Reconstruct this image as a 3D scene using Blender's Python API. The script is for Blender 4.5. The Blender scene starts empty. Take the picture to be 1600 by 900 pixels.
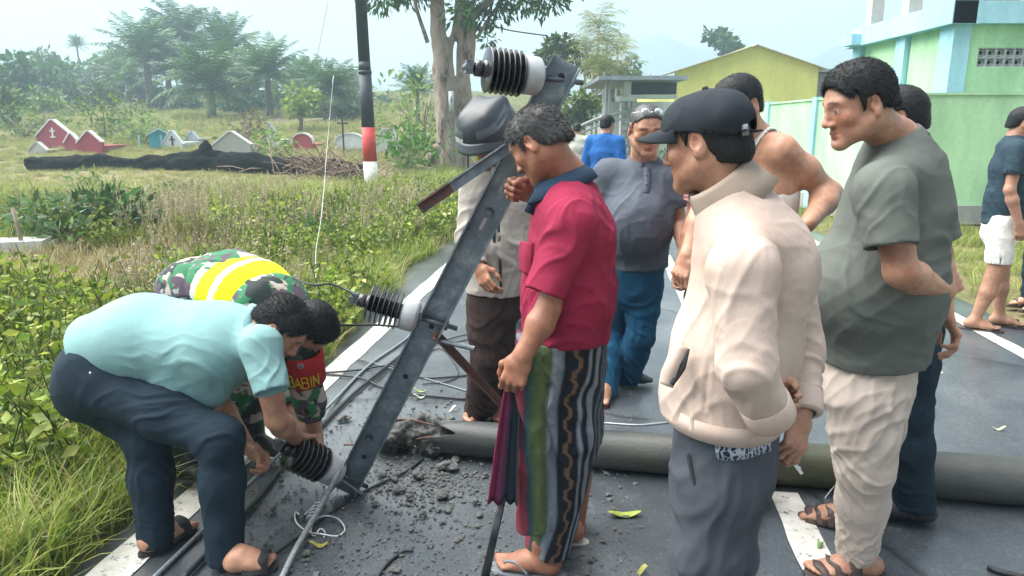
import bpy, math, random, numpy as np
from math import radians, sin, cos, pi
from mathutils import Vector, Matrix

SC = bpy.context.scene
COL = SC.collection
# ------------------------------------------------------------------ camera
CAM_H, F_PX, PITCH = 1.5, 1110.0, math.atan(250/1110.0)
cd = bpy.data.cameras.new('camera'); cam = bpy.data.objects.new('camera', cd); COL.objects.link(cam)
cam.location = (0, 0, CAM_H); cam.rotation_euler = (pi/2 - PITCH, 0, 0)
cd.sensor_width = 36; cd.lens = F_PX/1600*36; cd.clip_start = .05; cd.clip_end = 6000
SC.camera = cam
# ------------------------------------------------------------------ sky and sun (bright overcast morning)
SUN_EL, SUN_AZ = radians(58), radians(-75)
w = bpy.data.worlds.new('World'); SC.world = w; w.use_nodes = True
nt = w.node_tree; nt.nodes.clear()
o = nt.nodes.new('ShaderNodeOutputWorld'); bg = nt.nodes.new('ShaderNodeBackground'); bg.inputs[1].default_value = .05
sky = nt.nodes.new('ShaderNodeTexSky'); sky.sky_type = 'NISHITA'; sky.sun_disc = False
sky.sun_elevation = SUN_EL; sky.sun_rotation = SUN_AZ; sky.air_density = 1.0; sky.dust_density = 3.0; sky.ozone_density = 1.5
tc = nt.nodes.new('ShaderNodeTexCoord'); mp = nt.nodes.new('ShaderNodeMapping'); mp.inputs['Scale'].default_value = (1.2, 1.2, 4.5)
nz = nt.nodes.new('ShaderNodeTexNoise'); nz.inputs['Scale'].default_value = 1.6; nz.inputs['Detail'].default_value = 5
rp = nt.nodes.new('ShaderNodeValToRGB'); rp.color_ramp.elements[0].position = .3; rp.color_ramp.elements[1].position = .75
rp.color_ramp.elements[0].color = (.91, .90, .98, 1); rp.color_ramp.elements[1].color = (1.03, 1.01, 1.06, 1)   # cloud deck, same scale as the sky texture
mx = nt.nodes.new('ShaderNodeMixRGB'); mx.inputs[0].default_value = .975
L = nt.links.new
L(tc.outputs['Generated'], mp.inputs[0]); L(mp.outputs[0], nz.inputs[0]); L(nz.outputs[0], rp.inputs[0])
L(sky.outputs[0], mx.inputs[1]); L(rp.outputs[0], mx.inputs[2]); L(mx.outputs[0], bg.inputs[0]); L(bg.outputs[0], o.inputs[0])
sd = bpy.data.lights.new('sun', 'SUN'); sd.energy = 1.05; sd.angle = radians(75); sd.color = (1, .965, .91)
sun = bpy.data.objects.new('sun', sd); COL.objects.link(sun)
sv = Vector((sin(SUN_AZ)*cos(SUN_EL), cos(SUN_AZ)*cos(SUN_EL), sin(SUN_EL)))   # towards the sun
sun.rotation_euler = sv.to_track_quat('Z', 'Y').to_euler(); sun.location = (0, 0, 30)
SC.view_settings.view_transform = 'Standard'; SC.view_settings.look = 'None'
SC.view_settings.exposure = 4.02; SC.view_settings.gamma = 1
SC.render.engine = 'CYCLES'
cy = SC.cycles; cy.use_denoising = True; cy.max_bounces = 6; cy.diffuse_bounces = 3; cy.glossy_bounces = 3
cy.transmission_bounces = 4; cy.volume_bounces = 1; cy.transparent_max_bounces = 8; cy.caustics_reflective = False; cy.caustics_refractive = False
# ------------------------------------------------------------------ geometry helpers
RNG = np.random.default_rng(7); random.seed(7)
def A(*v): return np.array(v, float)
def nrm(v):
    v = np.asarray(v, float); return v/(np.linalg.norm(v) + 1e-12)
_cp, _sp = cos(PITCH), sin(PITCH)
def ray(px, py):
    x, y = (px-800)/F_PX, -(py-450)/F_PX
    return A(x, _cp + y*_sp, -_sp + y*_cp)
def P(px, py, Y):
    "the point of the place seen at photo pixel px,py that lies Y metres ahead"
    d = ray(px, py); return A(0, 0, CAM_H) + d*(Y/d[1])
def G(px, py, z=0.):
    "the point of the ground (height z) seen at photo pixel px,py"
    d = ray(px, py); return A(0, 0, CAM_H) + d*((z-CAM_H)/d[2])
def pxm(Y, z=1.0): return F_PX/(Y*_cp + (CAM_H-z)*_sp)

def _hash(ix, iy, iz, s):
    n = (ix*374761393 + iy*668265263 + iz*1013904223 + s*974711).astype(np.int64) & 0xffffffff
    n = ((n ^ (n >> 13))*1274126177) & 0xffffffff
    return ((n ^ (n >> 16)) & 0xffff)/65535.*2-1
def noise(p, sc=1., seed=0):
    p = np.asarray(p, float)*sc; i = np.floor(p).astype(np.int64); f = p-i; f = f*f*(3-2*f); r = 0
    for a in (0, 1):
        for b in (0, 1):
            for c in (0, 1):
                wgt = (f[:, 0] if a else 1-f[:, 0])*(f[:, 1] if b else 1-f[:, 1])*(f[:, 2] if c else 1-f[:, 2])
                r = r + wgt*_hash(i[:, 0]+a, i[:, 1]+b, i[:, 2]+c, seed)
    return r
def fbm(p, sc, n=3, seed=0):
    return sum(noise(p, sc*2**k, seed+k)*.5**k for k in range(n))

def link(ob, parent=None, loc=None):
    COL.objects.link(ob)
    if parent is not None: ob.parent = parent
    if loc is not None: ob.location = loc
    return ob
def setp(ob, label=None, cat=None, group=None, kind=None):
    for k, v in (('label', label), ('category', cat), ('group', group), ('kind', kind)):
        if v: ob[k] = v
    return ob
def empty(name, loc, label, cat, group=None, rz=0):
    o = bpy.data.objects.new(name, None); link(o, None, tuple(loc)); o.rotation_euler = (0, 0, rz); o.empty_display_size = .1
    return setp(o, label, cat, group)
def npmesh(name, V, F, m=None, smooth=True, col=None, uv=None):
    "mesh from arrays; F is (n,3) or (n,4) or a list of such"
    Fs = F if isinstance(F, list) else [F]
    me = bpy.data.meshes.new(name); V = np.asarray(V, np.float32)
    me.vertices.add(len(V)); me.vertices.foreach_set('co', V.ravel())
    fl = [np.asarray(f, np.int32).reshape(-1, np.asarray(f).shape[-1]) for f in Fs if len(f)]
    lo = np.concatenate([f.ravel() for f in fl]); tot = np.concatenate([np.full(len(f), f.shape[1], np.int32) for f in fl])
    me.loops.add(len(lo)); me.loops.foreach_set('vertex_index', lo)
    me.polygons.add(len(tot)); me.polygons.foreach_set('loop_start', np.concatenate([[0], np.cumsum(tot)[:-1]]).astype(np.int32))
    me.polygons.foreach_set('loop_total', tot)
    me.polygons.foreach_set('use_smooth', np.full(len(tot), smooth))
    if col is not None:
        at = me.color_attributes.new('col', 'FLOAT_COLOR', 'POINT')
        c = np.ones((len(V), 4), np.float32); c[:, :3] = col; at.data.foreach_set('color', c.ravel())
    if uv is not None:
        at = me.attributes.new('cuv', 'FLOAT_VECTOR', 'POINT'); at.data.foreach_set('vector', np.asarray(uv, np.float32).ravel())
    me.update(calc_edges=True); me.validate()
    if m: me.materials.append(m)
    return me
def obj(name, V, F, m, parent=None, smooth=True, col=None, origin=None, uv=None):
    V = np.asarray(V, float)
    if parent is not None and origin is None: origin = wloc(parent)
    loc = None
    if parent is None and origin is None: origin = A((V[:, 0].min()+V[:, 0].max())/2, (V[:, 1].min()+V[:, 1].max())/2, V[:, 2].min()); loc = origin
    ob = bpy.data.objects.new(name, npmesh(name, V-origin, F, m, smooth, col, uv)); link(ob, parent, None if loc is None else tuple(loc))
    return ob
def wloc(o):
    "world location of a thing or a part (things are not rotated while they are built)"
    l = A(0, 0, 0)
    while o is not None: l = l + np.array(o.location); o = o.parent
    return l
class MB:
    "collects polygons into one mesh"
    def __init__(s): s.V = []; s.F3 = []; s.F4 = []; s.n = 0; s.C = []
    def add(s, V, F, c=None):
        V = np.asarray(V, float); F = np.asarray(F); (s.F3 if F.shape[1] == 3 else s.F4).append(F+s.n); s.V.append(V)
        s.C.append(np.tile(np.asarray(c if c is not None else (1, 1, 1), float), (len(V), 1)) if c is None or np.ndim(c) == 1 else c); s.n += len(V); return s
    def box(s, c, size, R=None, c_=None):
        h = np.asarray(size, float)/2
        v = A(*[[x, y, z] for x in (-1, 1) for y in (-1, 1) for z in (-1, 1)])*h
        if R is not None: v = v@np.asarray(R).T
        return s.add(v+np.asarray(c), [[0, 1, 3, 2], [4, 6, 7, 5], [0, 4, 5, 1], [2, 3, 7, 6], [0, 2, 6, 4], [1, 5, 7, 3]], c_)
    def bar(s, a, b, wx, wy, up=(0, 0, 1)):
        a, b = np.asarray(a, float), np.asarray(b, float); R = frame(b-a, up); return s.box((a+b)/2, (wx, wy, np.linalg.norm(b-a)), R)
    def tube(s, pts, r, n=8, caps=True, c=None):
        V, F, T = tube(pts, r, n, caps); s.add(V, F, c)
        if len(T): s.F3.append(np.asarray(T)+s.n-len(V))
        return s
    def prism(s, poly, z0, z1, R=None, t=None):
        "extrude a 2-D outline (counter-clockwise) along the local z"
        p = np.asarray(poly, float); n = len(p)
        v = np.vstack([np.c_[p, np.full(n, z0)], np.c_[p, np.full(n, z1)], [[*p.mean(0), z0]], [[*p.mean(0), z1]]])
        if R is not None: v = v@np.asarray(R).T
        if t is not None: v = v+np.asarray(t)
        i = np.arange(n); j = (i+1) % n
        s.add(v, np.c_[i, j, j+n, i+n]); k = s.n-len(v)
        s.F3.append(np.vstack([np.c_[j, i, np.full(n, 2*n)], np.c_[i+n, j+n, np.full(n, 2*n+1)]])+k); return s
    def get(s):
        F = []
        if s.F4: F.append(np.vstack(s.F4))
        if s.F3: F.append(np.vstack(s.F3))
        return np.vstack(s.V), F
    def build(s, name, m, parent=None, smooth=False, col=False):
        V, F = s.get(); return obj(name, V, F, m, parent, smooth, np.vstack(s.C) if col else None)
def nrm_rows(a): return a/(np.linalg.norm(a, axis=1)[:, None]+1e-12)
def frame(w, up=(0, 0, 1)):
    "columns u, v, w with w along the direction and v as near up as can be"
    w = nrm(w); up = np.asarray(up, float)
    if abs(w@nrm(up)) > .98: up = A(0, 1, 0) if abs(w[1]) < .9 else A(1, 0, 0)
    u = nrm(np.cross(up, w)); v = np.cross(w, u); return np.c_[u, v, w]
def tube(pts, r, n=8, caps=True):
    pts = np.asarray(pts, float); m = len(pts); r = np.broadcast_to(np.asarray(r, float), (m,))
    t = np.gradient(pts, axis=0); t /= np.linalg.norm(t, axis=1)[:, None]+1e-12
    R = frame(t[0]); u = R[:, 0]; V = []
    a = np.arange(n)*2*pi/n
    for i in range(m):
        u = nrm(u-t[i]*(u@t[i])); v = np.cross(t[i], u)
        V.append(pts[i]+r[i]*(np.cos(a)[:, None]*u+np.sin(a)[:, None]*v))
    V = np.vstack(V); i = np.arange(n); j = (i+1) % n
    F = np.vstack([np.c_[i+k*n, j+k*n, j+(k+1)*n, i+(k+1)*n] for k in range(m-1)]); T = []
    if caps:
        V = np.vstack([V, pts[0], pts[-1]]); b = m*n
        T = np.vstack([np.c_[j, i, np.full(n, b)], np.c_[i+(m-1)*n, j+(m-1)*n, np.full(n, b+1)]])
    return V, F, T
def spline(pts, n=8):
    "Catmull-Rom through the points"
    p = np.asarray(pts, float); p = np.vstack([2*p[0]-p[1], p, 2*p[-1]-p[-2]]); out = []
    for i in range(1, len(p)-2):
        for t in np.arange(n)/n:
            out.append(.5*((2*p[i])+(-p[i-1]+p[i+1])*t+(2*p[i-1]-5*p[i]+4*p[i+1]-p[i+2])*t*t+(-p[i-1]+3*p[i]-3*p[i+1]+p[i+2])*t**3))
    out.append(p[-2]); return np.array(out)
def lathe(prof, n=24, c=(0, 0, 0), axis=(0, 0, 1)):
    "turn a profile (r, z) about an axis"
    prof = np.asarray(prof, float); R = frame(axis); a = np.arange(n)*2*pi/n; m = len(prof)
    V = np.vstack([np.c_[r*np.cos(a), r*np.sin(a), np.full(n, z)] for r, z in prof])@R.T+np.asarray(c)
    i = np.arange(n); j = (i+1) % n
    return V, np.vstack([np.c_[i+k*n, j+k*n, j+(k+1)*n, i+(k+1)*n] for k in range(m-1)])

# ------------------------------------------------------------------ implicit surfaces (for bodies and clothes)
class SDF:
    def __init__(s): s.ops = []; s.R = np.eye(3); s.t = np.zeros(3); s.sc = 1.
    def at(s, R, t, sc=1.): s.R = np.asarray(R, float); s.t = np.asarray(t, float); s.sc = sc; return s
    def w(s, p): return s.R@(np.asarray(p, float)*s.sc)+s.t
    def cone(s, a, b, ra, rb=None, k=.02, op='+', right=None, fa=False, fb=False, cap=1., bn=None):
        rb = ra if rb is None else rb
        ra = np.atleast_1d(np.asarray(ra, float))*s.sc; rb = np.atleast_1d(np.asarray(rb, float))*s.sc
        a, b = s.w(a), s.w(b); Lg = np.linalg.norm(b-a)+1e-9; wv = (b-a)/Lg; en = wv if bn is None else nrm(s.R@np.asarray(bn, float))
        if len(ra) == 1 and len(rb) == 1:
            r0, r1 = ra[0], rb[0]
            def f(p):
                q = p-a; pw = q@wv; t = np.clip(pw/Lg, 0, 1); rr = r0+(r1-r0)*t
                if fa or fb:
                    tt = np.clip(pw/Lg, -9 if fa else 0, 9 if fb else 1)
                    d = np.sqrt(np.maximum((q*q).sum(1)-pw*pw, 0)+(pw-tt*Lg)**2)-rr
                    if fb: d = np.maximum(d, (p-b)@en)
                    if fa: d = np.maximum(d, -pw)
                    return d
                return np.sqrt(np.maximum((q*q).sum(1)-pw*pw, 0)+(pw-t*Lg)**2)-rr
        else:
            ra = np.broadcast_to(ra, (2,)); rb = np.broadcast_to(rb, (2,))
            rt = s.R@np.asarray(right, float) if right is not None else frame(wv)[:, 0]
            u = nrm(rt-wv*(rt@wv)); v = np.cross(wv, u)
            def f(p):
                q = p-a; pw = q@wv; t = np.clip(pw/Lg, 0, 1); x, y = q@u, q@v
                rx = ra[0]+(rb[0]-ra[0])*t; ry = ra[1]+(rb[1]-ra[1])*t; rz = np.minimum(rx, ry)*cap
                tt = np.clip(pw/Lg, -9 if fa else 0, 9 if fb else 1); e = pw-tt*Lg
                k0 = np.sqrt((x/rx)**2+(y/ry)**2+(e/rz)**2); k1 = np.sqrt((x/rx**2)**2+(y/ry**2)**2+(e/rz**2)**2)+1e-9
                d = k0*(k0-1)/k1
                d = np.where(k0 < .25, -np.minimum(rx, ry)*.9, d)
                if fb: d = np.maximum(d, (p-b)@en)
                if fa: d = np.maximum(d, -pw)
                return d
        s.ops.append((op, f, k, (a+b)/2, Lg/2+max(ra.max(), rb.max()))); return s
    def chain(s, pts, rs, k=.02, op='+', **kw):
        for i in range(len(pts)-1): s.cone(pts[i], pts[i+1], rs[i], rs[i+1], k if i == 0 else min(k, .012), op, **kw)
        return s
    def ell(s, c, r, k=.02, op='+', R=None):
        c = s.w(c); r = np.broadcast_to(np.asarray(r, float), (3,))*s.sc; M = s.R if R is None else s.R@np.asarray(R, float)
        def f(p):
            q = (p-c)@M; k0 = np.sqrt(((q/r)**2).sum(1)); k1 = np.sqrt(((q/r**2)**2).sum(1))+1e-9
            return np.where(k0 < .2, -r.min()*.9, k0*(k0-1)/k1)
        s.ops.append((op, f, k, c, r.max())); return s
    def func(s, fn, k=.005, op='&'):
        "fn works in the local frame"
        R, t, sc = s.R, s.t, s.sc
        s.ops.append((op, lambda p: fn(((p-t)@R)/sc)*sc, k, None, 0)); return s
    def half(s, pt, n, k=.004, op='&'):
        "keep the side n points away from"
        pt = s.w(pt); n = s.R@nrm(n); s.ops.append((op, lambda p: (p-pt)@n, k, None, 0)); return s
    @staticmethod
    def _mix(d, e, k, op):
        if op == '+':
            h = np.maximum(k-np.abs(d-e), 0)/k; return np.minimum(d, e)-h*h*k/4
        if op == '-': e = -e
        h = np.maximum(k-np.abs(d-e), 0)/k; return np.maximum(d, e)+h*h*k/4
    def mesh(s, h):
        B = 8; bs = B*h; adds = [o for o in s.ops if o[0] == '+']
        lo = np.min([o[3]-o[4] for o in adds], 0)-3*h; hi = np.max([o[3]+o[4] for o in adds], 0)+3*h
        nb = np.ceil((hi-lo)/bs).astype(int)
        bi = np.stack(np.meshgrid(*[np.arange(n) for n in nb], indexing='ij'), -1).reshape(-1, 3)
        c = lo+(bi+.5)*bs; rad = bs*.87; keep = np.zeros(len(c), bool)
        for o in adds: keep |= ((c-o[3])**2).sum(1) < (o[4]+rad*1.6)**2
        bi, c = bi[keep], c[keep]; d = np.full(len(c), 9.); E = []
        for op, f, k, _, _ in s.ops: e = f(c); E.append(e); d = s._mix(d, e, k, op)
        m = np.abs(d) < rad*1.9+.004; bi = bi[m]; c = c[m]; E = [e[m] for e in E]
        g = np.arange(B+1)*h; off = np.stack(np.meshgrid(g, g, g, indexing='ij'), -1).reshape(-1, 3)
        n = len(bi); D = np.full((n, len(off)), 9., np.float64); org = lo+bi*bs
        for (op, f, k, _, _), e in zip(s.ops, E):
            idx = np.where(e < 3.2*rad+k)[0] if op in '+-' else np.arange(n)
            for q in range(0, len(idx), 400):
                ii = idx[q:q+400]; pts = (org[ii][:, None]+off[None]).reshape(-1, 3)
                D[ii] = s._mix(D[ii], f(pts).reshape(len(ii), -1), k, op)
        D = D.reshape(n, B+1, B+1, B+1)
        cs = [(a, b, e) for a in (0, 1) for b in (0, 1) for e in (0, 1)]
        C = np.stack([D[:, a:a+B, b:b+B, e:e+B] for a, b, e in cs], -1)
        ins = C < 0; act = ins.any(-1) & ~ins.all(-1)
        ab = np.argwhere(act); vals = C[act]; cell = bi[ab[:, 0]]*B+ab[:, 1:]
        pos = np.zeros((len(ab), 3)); cnt = np.zeros(len(ab))
        cv = np.array(cs, float)
        for i in range(8):
            for j in range(i+1, 8):
                if np.abs(cv[i]-cv[j]).sum() == 1:
                    va, vb = vals[:, i], vals[:, j]; x = (va < 0) != (vb < 0)
                    t = np.where(x, va/np.where(x, va-vb, 1), 0)
                    pos += np.where(x[:, None], cv[i]+(cv[j]-cv[i])*t[:, None], 0); cnt += x
        V = lo+(cell+pos/cnt[:, None])*h
        S = (nb*B+2); key = lambda q: ((q[:, 0]+1)*S[1]+(q[:, 1]+1))*S[2]+q[:, 2]+1
        kid = key(cell); od = np.argsort(kid); ks = kid[od]; Q = []
        for ax, e in ((0, 4), (1, 2), (2, 1)):
            x = (vals[:, 0] < 0) != (vals[:, e] < 0); cc = cell[x]; fl = vals[x, 0] < 0
            b1, b2 = [(1, 2), (2, 0), (0, 1)][ax]; u1 = np.eye(3, dtype=int)[b1]; u2 = np.eye(3, dtype=int)[b2]
            ids = []; ok = np.ones(len(cc), bool)
            for dd in (0*u1, -u1, -u1-u2, -u2):
                kk = key(cc+dd); p = np.clip(np.searchsorted(ks, kk), 0, len(ks)-1); ok &= ks[p] == kk; ids.append(od[p])
            q = np.stack(ids, 1); q[~fl] = q[~fl][:, ::-1]; Q.append(q[ok])
        return V, np.vstack(Q)
def vnormals(V, F):
    n = np.cross(V[F[:, 2]]-V[F[:, 0]], V[F[:, 3]]-V[F[:, 1]]); N = np.zeros_like(V)
    for k in range(3):
        for j in range(4): N[:, k] += np.bincount(F[:, j], n[:, k], len(V))
    return N/(np.linalg.norm(N, axis=1)[:, None]+1e-12)
def relax(V, F, it=1, lam=.5):
    for _ in range(it):
        S = np.zeros_like(V); c = np.zeros(len(V))
        for a, b in ((0, 1), (1, 2), (2, 3), (3, 0)):
            for k in range(3):
                S[:, k] += np.bincount(F[:, a], V[F[:, b], k], len(V))+np.bincount(F[:, b], V[F[:, a], k], len(V))
            c += np.bincount(F[:, a], minlength=len(V))+np.bincount(F[:, b], minlength=len(V))
        V = V+(S/np.maximum(c, 1)[:, None]-V)*lam
    return V
def polydist(V, pts):
    pts = np.asarray(pts, float); d = np.full(len(V), 9.)
    for a, b in zip(pts[:-1], pts[1:]):
        ab = b-a; t = np.clip((V-a)@ab/(ab@ab+1e-12), 0, 1); d = np.minimum(d, np.linalg.norm(V-a-t[:, None]*ab, axis=1))
    return d
def folds(V, F, spec, base=.0015, seed=0, seams=()):
    """cloth creases: each spec is (centre, direction the crease runs, amplitude, spacing, reach); seams are stitched lines"""
    N = vnormals(V, F); rg = lambda sc, sd: np.maximum(0, 1-2.2*np.abs(noise(V+.02*np.c_[noise(V, 9, sd+1), noise(V, 9, sd+2), noise(V, 9, sd+3)], sc, sd)))**2
    d = base*(.9*fbm(V, 10, 2, seed)+1.3*rg(9, seed+70)+.7*rg(21, seed+71)-.6)
    for i, (c, run, amp, wl, rad) in enumerate(spec):
        run = nrm(run); q = V-c; al = q@run; perp = q-al[:, None]*run; e = frame(run)[:, 0]; g = frame(run)[:, 1]
        ph = (perp@e+.7*(perp@g))/wl+1.0*noise(V, 1/(wl*3.), seed+i)+.35*noise(V, 1/(wl*1.3), seed+9+i); k = np.floor(ph); f = ph-k
        h = _hash(k.astype(np.int64), k.astype(np.int64)*0, k.astype(np.int64)*0+i, seed); x = np.abs(f-.5-.12*h)*2; r = np.exp(-(x/.30)**2)+.35*np.exp(-(x/.75)**2)        # narrow ridge, broad hollow
        fall = np.exp(-((al/(rad*1.25))**2+((perp**2).sum(1))/(rad*rad))); d += 1.15*amp*(r-.45)*fall*(.55+.45*noise(V, 1/(wl*2.0), seed+40+i))*(.75+.5*h)
    for pts in seams:
        x = polydist(V, pts); d += -.0030*np.exp(-(x/.0045)**2)+.0016*np.exp(-((x-.011)/.006)**2)
    return V+N*d[:, None]

# ------------------------------------------------------------------ materials
def mat(name, base=(.5, .5, .5), rough=.6, noise_sc=0, var=.12, bump=0, bump_sc=60, metal=0, spec=.5, attr=False, sss=0, det=4, sheen=0, trans=0, stain=None, fine=0):
    m = bpy.data.materials.new(name); m.use_nodes = True; t = m.node_tree; b = t.nodes['Principled BSDF']
    b.inputs['Roughness'].default_value = rough; b.inputs['Metallic'].default_value = metal; b.inputs['Specular IOR Level'].default_value = spec
    tc = t.nodes.new('ShaderNodeTexCoord'); src = None
    if attr:
        a = t.nodes.new('ShaderNodeVertexColor'); a.layer_name = 'col'; src = a.outputs[0]
    else:
        a = t.nodes.new('ShaderNodeRGB'); a.outputs[0].default_value = (*base, 1); src = a.outputs[0]
    if noise_sc:
        n = t.nodes.new('ShaderNodeTexNoise'); n.inputs['Scale'].default_value = noise_sc; n.inputs['Detail'].default_value = det
        t.links.new(tc.outputs['Object'], n.inputs[0])
        mr = t.nodes.new('ShaderNodeMapRange'); mr.inputs[1].default_value = .3; mr.inputs[2].default_value = .7; mr.inputs[3].default_value = 1-var; mr.inputs[4].default_value = 1+var
        t.links.new(n.outputs[0], mr.inputs[0])
        mm = t.nodes.new('ShaderNodeMixRGB'); mm.blend_type = 'MULTIPLY'; mm.inputs[0].default_value = 1
        t.links.new(src, mm.inputs[1]); t.links.new(mr.outputs[0], mm.inputs[2]); src = mm.outputs[0]
    if stain:
        n = t.nodes.new('ShaderNodeTexNoise'); n.inputs['Scale'].default_value = stain[1]; n.inputs['Detail'].default_value = 6; n.inputs['Roughness'].default_value = .65; t.links.new(tc.outputs['Object'], n.inputs[0])
        mr = t.nodes.new('ShaderNodeMapRange'); mr.inputs[1].default_value = .50; mr.inputs[2].default_value = .72; mr.inputs[4].default_value = stain[2]; t.links.new(n.outputs[0], mr.inputs[0])
        mm = t.nodes.new('ShaderNodeMixRGB'); mm.blend_type = 'MULTIPLY'; t.links.new(mr.outputs[0], mm.inputs[0]); t.links.new(src, mm.inputs[1]); mm.inputs[2].default_value = (*stain[0], 1); src = mm.outputs[0]
    if fine:
        n = t.nodes.new('ShaderNodeTexNoise'); n.inputs['Scale'].default_value = fine; n.inputs['Detail'].default_value = 2; t.links.new(tc.outputs['Object'], n.inputs[0])
        mr = t.nodes.new('ShaderNodeMapRange'); mr.inputs[1].default_value = .3; mr.inputs[2].default_value = .7; mr.inputs[3].default_value = .90; mr.inputs[4].default_value = 1.1; t.links.new(n.outputs[0], mr.inputs[0])
        mm = t.nodes.new('ShaderNodeMixRGB'); mm.blend_type = 'MULTIPLY'; mm.inputs[0].default_value = 1; t.links.new(src, mm.inputs[1]); t.links.new(mr.outputs[0], mm.inputs[2]); src = mm.outputs[0]
    t.links.new(src, b.inputs['Base Color'])
    if bump:
        n2 = t.nodes.new('ShaderNodeTexNoise'); n2.inputs['Scale'].default_value = bump_sc; n2.inputs['Detail'].default_value = 5
        t.links.new(tc.outputs['Object'], n2.inputs[0])
        bp = t.nodes.new('ShaderNodeBump'); bp.inputs['Strength'].default_value = bump; bp.inputs['Distance'].default_value = .01
        t.links.new(n2.outputs[0], bp.inputs['Height']); t.links.new(bp.outputs[0], b.inputs['Normal'])
    if sss: b.inputs['Subsurface Weight'].default_value = sss; b.inputs['Subsurface Radius'].default_value = (.012, .005, .003); b.inputs['Subsurface Scale'].default_value = 1
    if sheen: b.inputs['Sheen Weight'].default_value = sheen
    if trans: b.inputs['Transmission Weight'].default_value = trans
    return m
# ------------------------------------------------------------------ ground, road, hills, air
RA = radians(7.0); RDIR = A(sin(RA), cos(RA), 0); RN = A(cos(RA), -sin(RA), 0)
def RP(s, l, z=0.): return RN*s+RDIR*l+A(0, 0, z)
def sl(x, y): return x*RN[0]+y*RN[1], x*RDIR[0]+y*RDIR[1]
EDGE_L, EDGE_R = -2.02, 3.25
def terr(x, y):
    "height of the ground"
    x, y = np.asarray(x, float), np.asarray(y, float); s, l = sl(x, y)
    b = np.clip((-s-3.0)/6, 0, 1); b = b*b*(3-2*b)
    up = .04*np.clip(y-14, 0, 12)+.07*np.clip(y-26, 0, 90)
    p = np.c_[x.ravel(), y.ravel(), np.zeros(x.size)]; bump = (fbm(p, .35, 3, 5)*.10).reshape(x.shape)*np.clip((-s-2.3)/1.5, 0, 1)
    dip = -.05*np.clip((-s-2.0)/.5, 0, 1)+.10*np.clip((-s-2.6)/2.5, 0, 1)
    return up*b+bump+dip-.012+(-.03)*np.clip((s-3.2)/1., 0, 1)
def GT(px, py, y1=150.):
    "the point of the sloping field seen at a photo pixel"
    d = ray(px, py); Y = np.linspace(2, y1, 4000); x = d[0]/d[1]*Y; z = CAM_H+d[2]/d[1]*Y; h = terr(x, Y); k = np.argmax(z < h) if (z < h).any() else len(Y)-1
    return A(x[k], Y[k], h[k])
def on(x, y): return A(x, y, float(terr(A(x), A(y))[0]))

def nodes(name, rough=.8):
    m = bpy.data.materials.new(name); m.use_nodes = True; t = m.node_tree; return m, t, t.nodes['Principled BSDF'], t.links.new
def ramp(t, src, stops):
    r = t.nodes.new('ShaderNodeValToRGB'); e = r.color_ramp.elements
    while len(e) < len(stops): e.new(.5)
    for q, (p, c) in zip(e, stops): q.position = p; q.color = (*c, 1) if len(c) == 3 else c
    t.links.new(src, r.inputs[0]); return r.outputs[0]
def tnoise(t, sc, det=4, rough=.55, dist=0, coord='Object', loc=None):
    tc = t.nodes.new('ShaderNodeTexCoord'); n = t.nodes.new('ShaderNodeTexNoise'); n.inputs['Scale'].default_value = sc; n.inputs['Detail'].default_value = det; n.inputs['Roughness'].default_value = rough; n.inputs['Distortion'].default_value = dist
    if loc is not None:
        mp = t.nodes.new('ShaderNodeMapping'); mp.inputs['Scale'].default_value = loc; t.links.new(tc.outputs[coord], mp.inputs[0]); t.links.new(mp.outputs[0], n.inputs[0])
    else: t.links.new(tc.outputs[coord], n.inputs[0])
    return n.outputs[0]
def mixc(t, f, a, b, mode='MIX'):
    m = t.nodes.new('ShaderNodeMixRGB'); m.blend_type = mode
    for i, v in zip((0, 1, 2), (f, a, b)):
        if hasattr(v, 'links') or hasattr(v, 'is_linked'): t.links.new(v, m.inputs[i])
        else: m.inputs[i].default_value = v if i == 0 else (*v, 1)
    return m.outputs[0]
def grid(xs, ys, zf):
    X, Y = np.meshgrid(xs, ys); V = np.c_[X.ravel(), Y.ravel(), zf(X, Y).ravel()]; n = len(xs); i = np.arange(len(xs)-1); j = np.arange(len(ys)-1); I, J = np.meshgrid(i, j); k = (J*n+I).ravel()
    return V, np.c_[k, k+1, k+n+1, k+n]
gm, t, b, LK = nodes('field_soil')
c1 = ramp(t, tnoise(t, .55, 6), [(.35, (.105, .12, .038)), (.5, (.17, .155, .065)), (.66, (.23, .19, .105))]); c2 = ramp(t, tnoise(t, 9, 6, .7), [(.3, (.55, .55, .5)), (.7, (1.15, 1.1, 1.0))])
LK(mixc(t, 1., c1, c2, 'MULTIPLY'), b.inputs['Base Color']); b.inputs['Roughness'].default_value = .95; bp = t.nodes.new('ShaderNodeBump'); bp.inputs['Strength'].default_value = .6; bp.inputs['Distance'].default_value = .05; LK(tnoise(t, 22, 6, .7), bp.inputs['Height']); LK(bp.outputs[0], b.inputs['Normal'])
xs = np.concatenate([np.linspace(-420, -60, 30), np.linspace(-56, -10, 60), np.linspace(-9.6, 6, 60), np.linspace(7, 60, 30), np.linspace(70, 420, 24)]); ys = np.concatenate([np.linspace(-30, 0, 12), np.linspace(.4, 14, 70), np.linspace(14.5, 60, 60), np.linspace(62, 130, 40), np.linspace(140, 620, 30)])
V, F = grid(xs, ys, lambda x, y: terr(x, y)-.02*(np.abs(sl(x, y)[0]-.6) < 2.9)); setp(obj('ground', V, F, gm), kind='structure')
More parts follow.
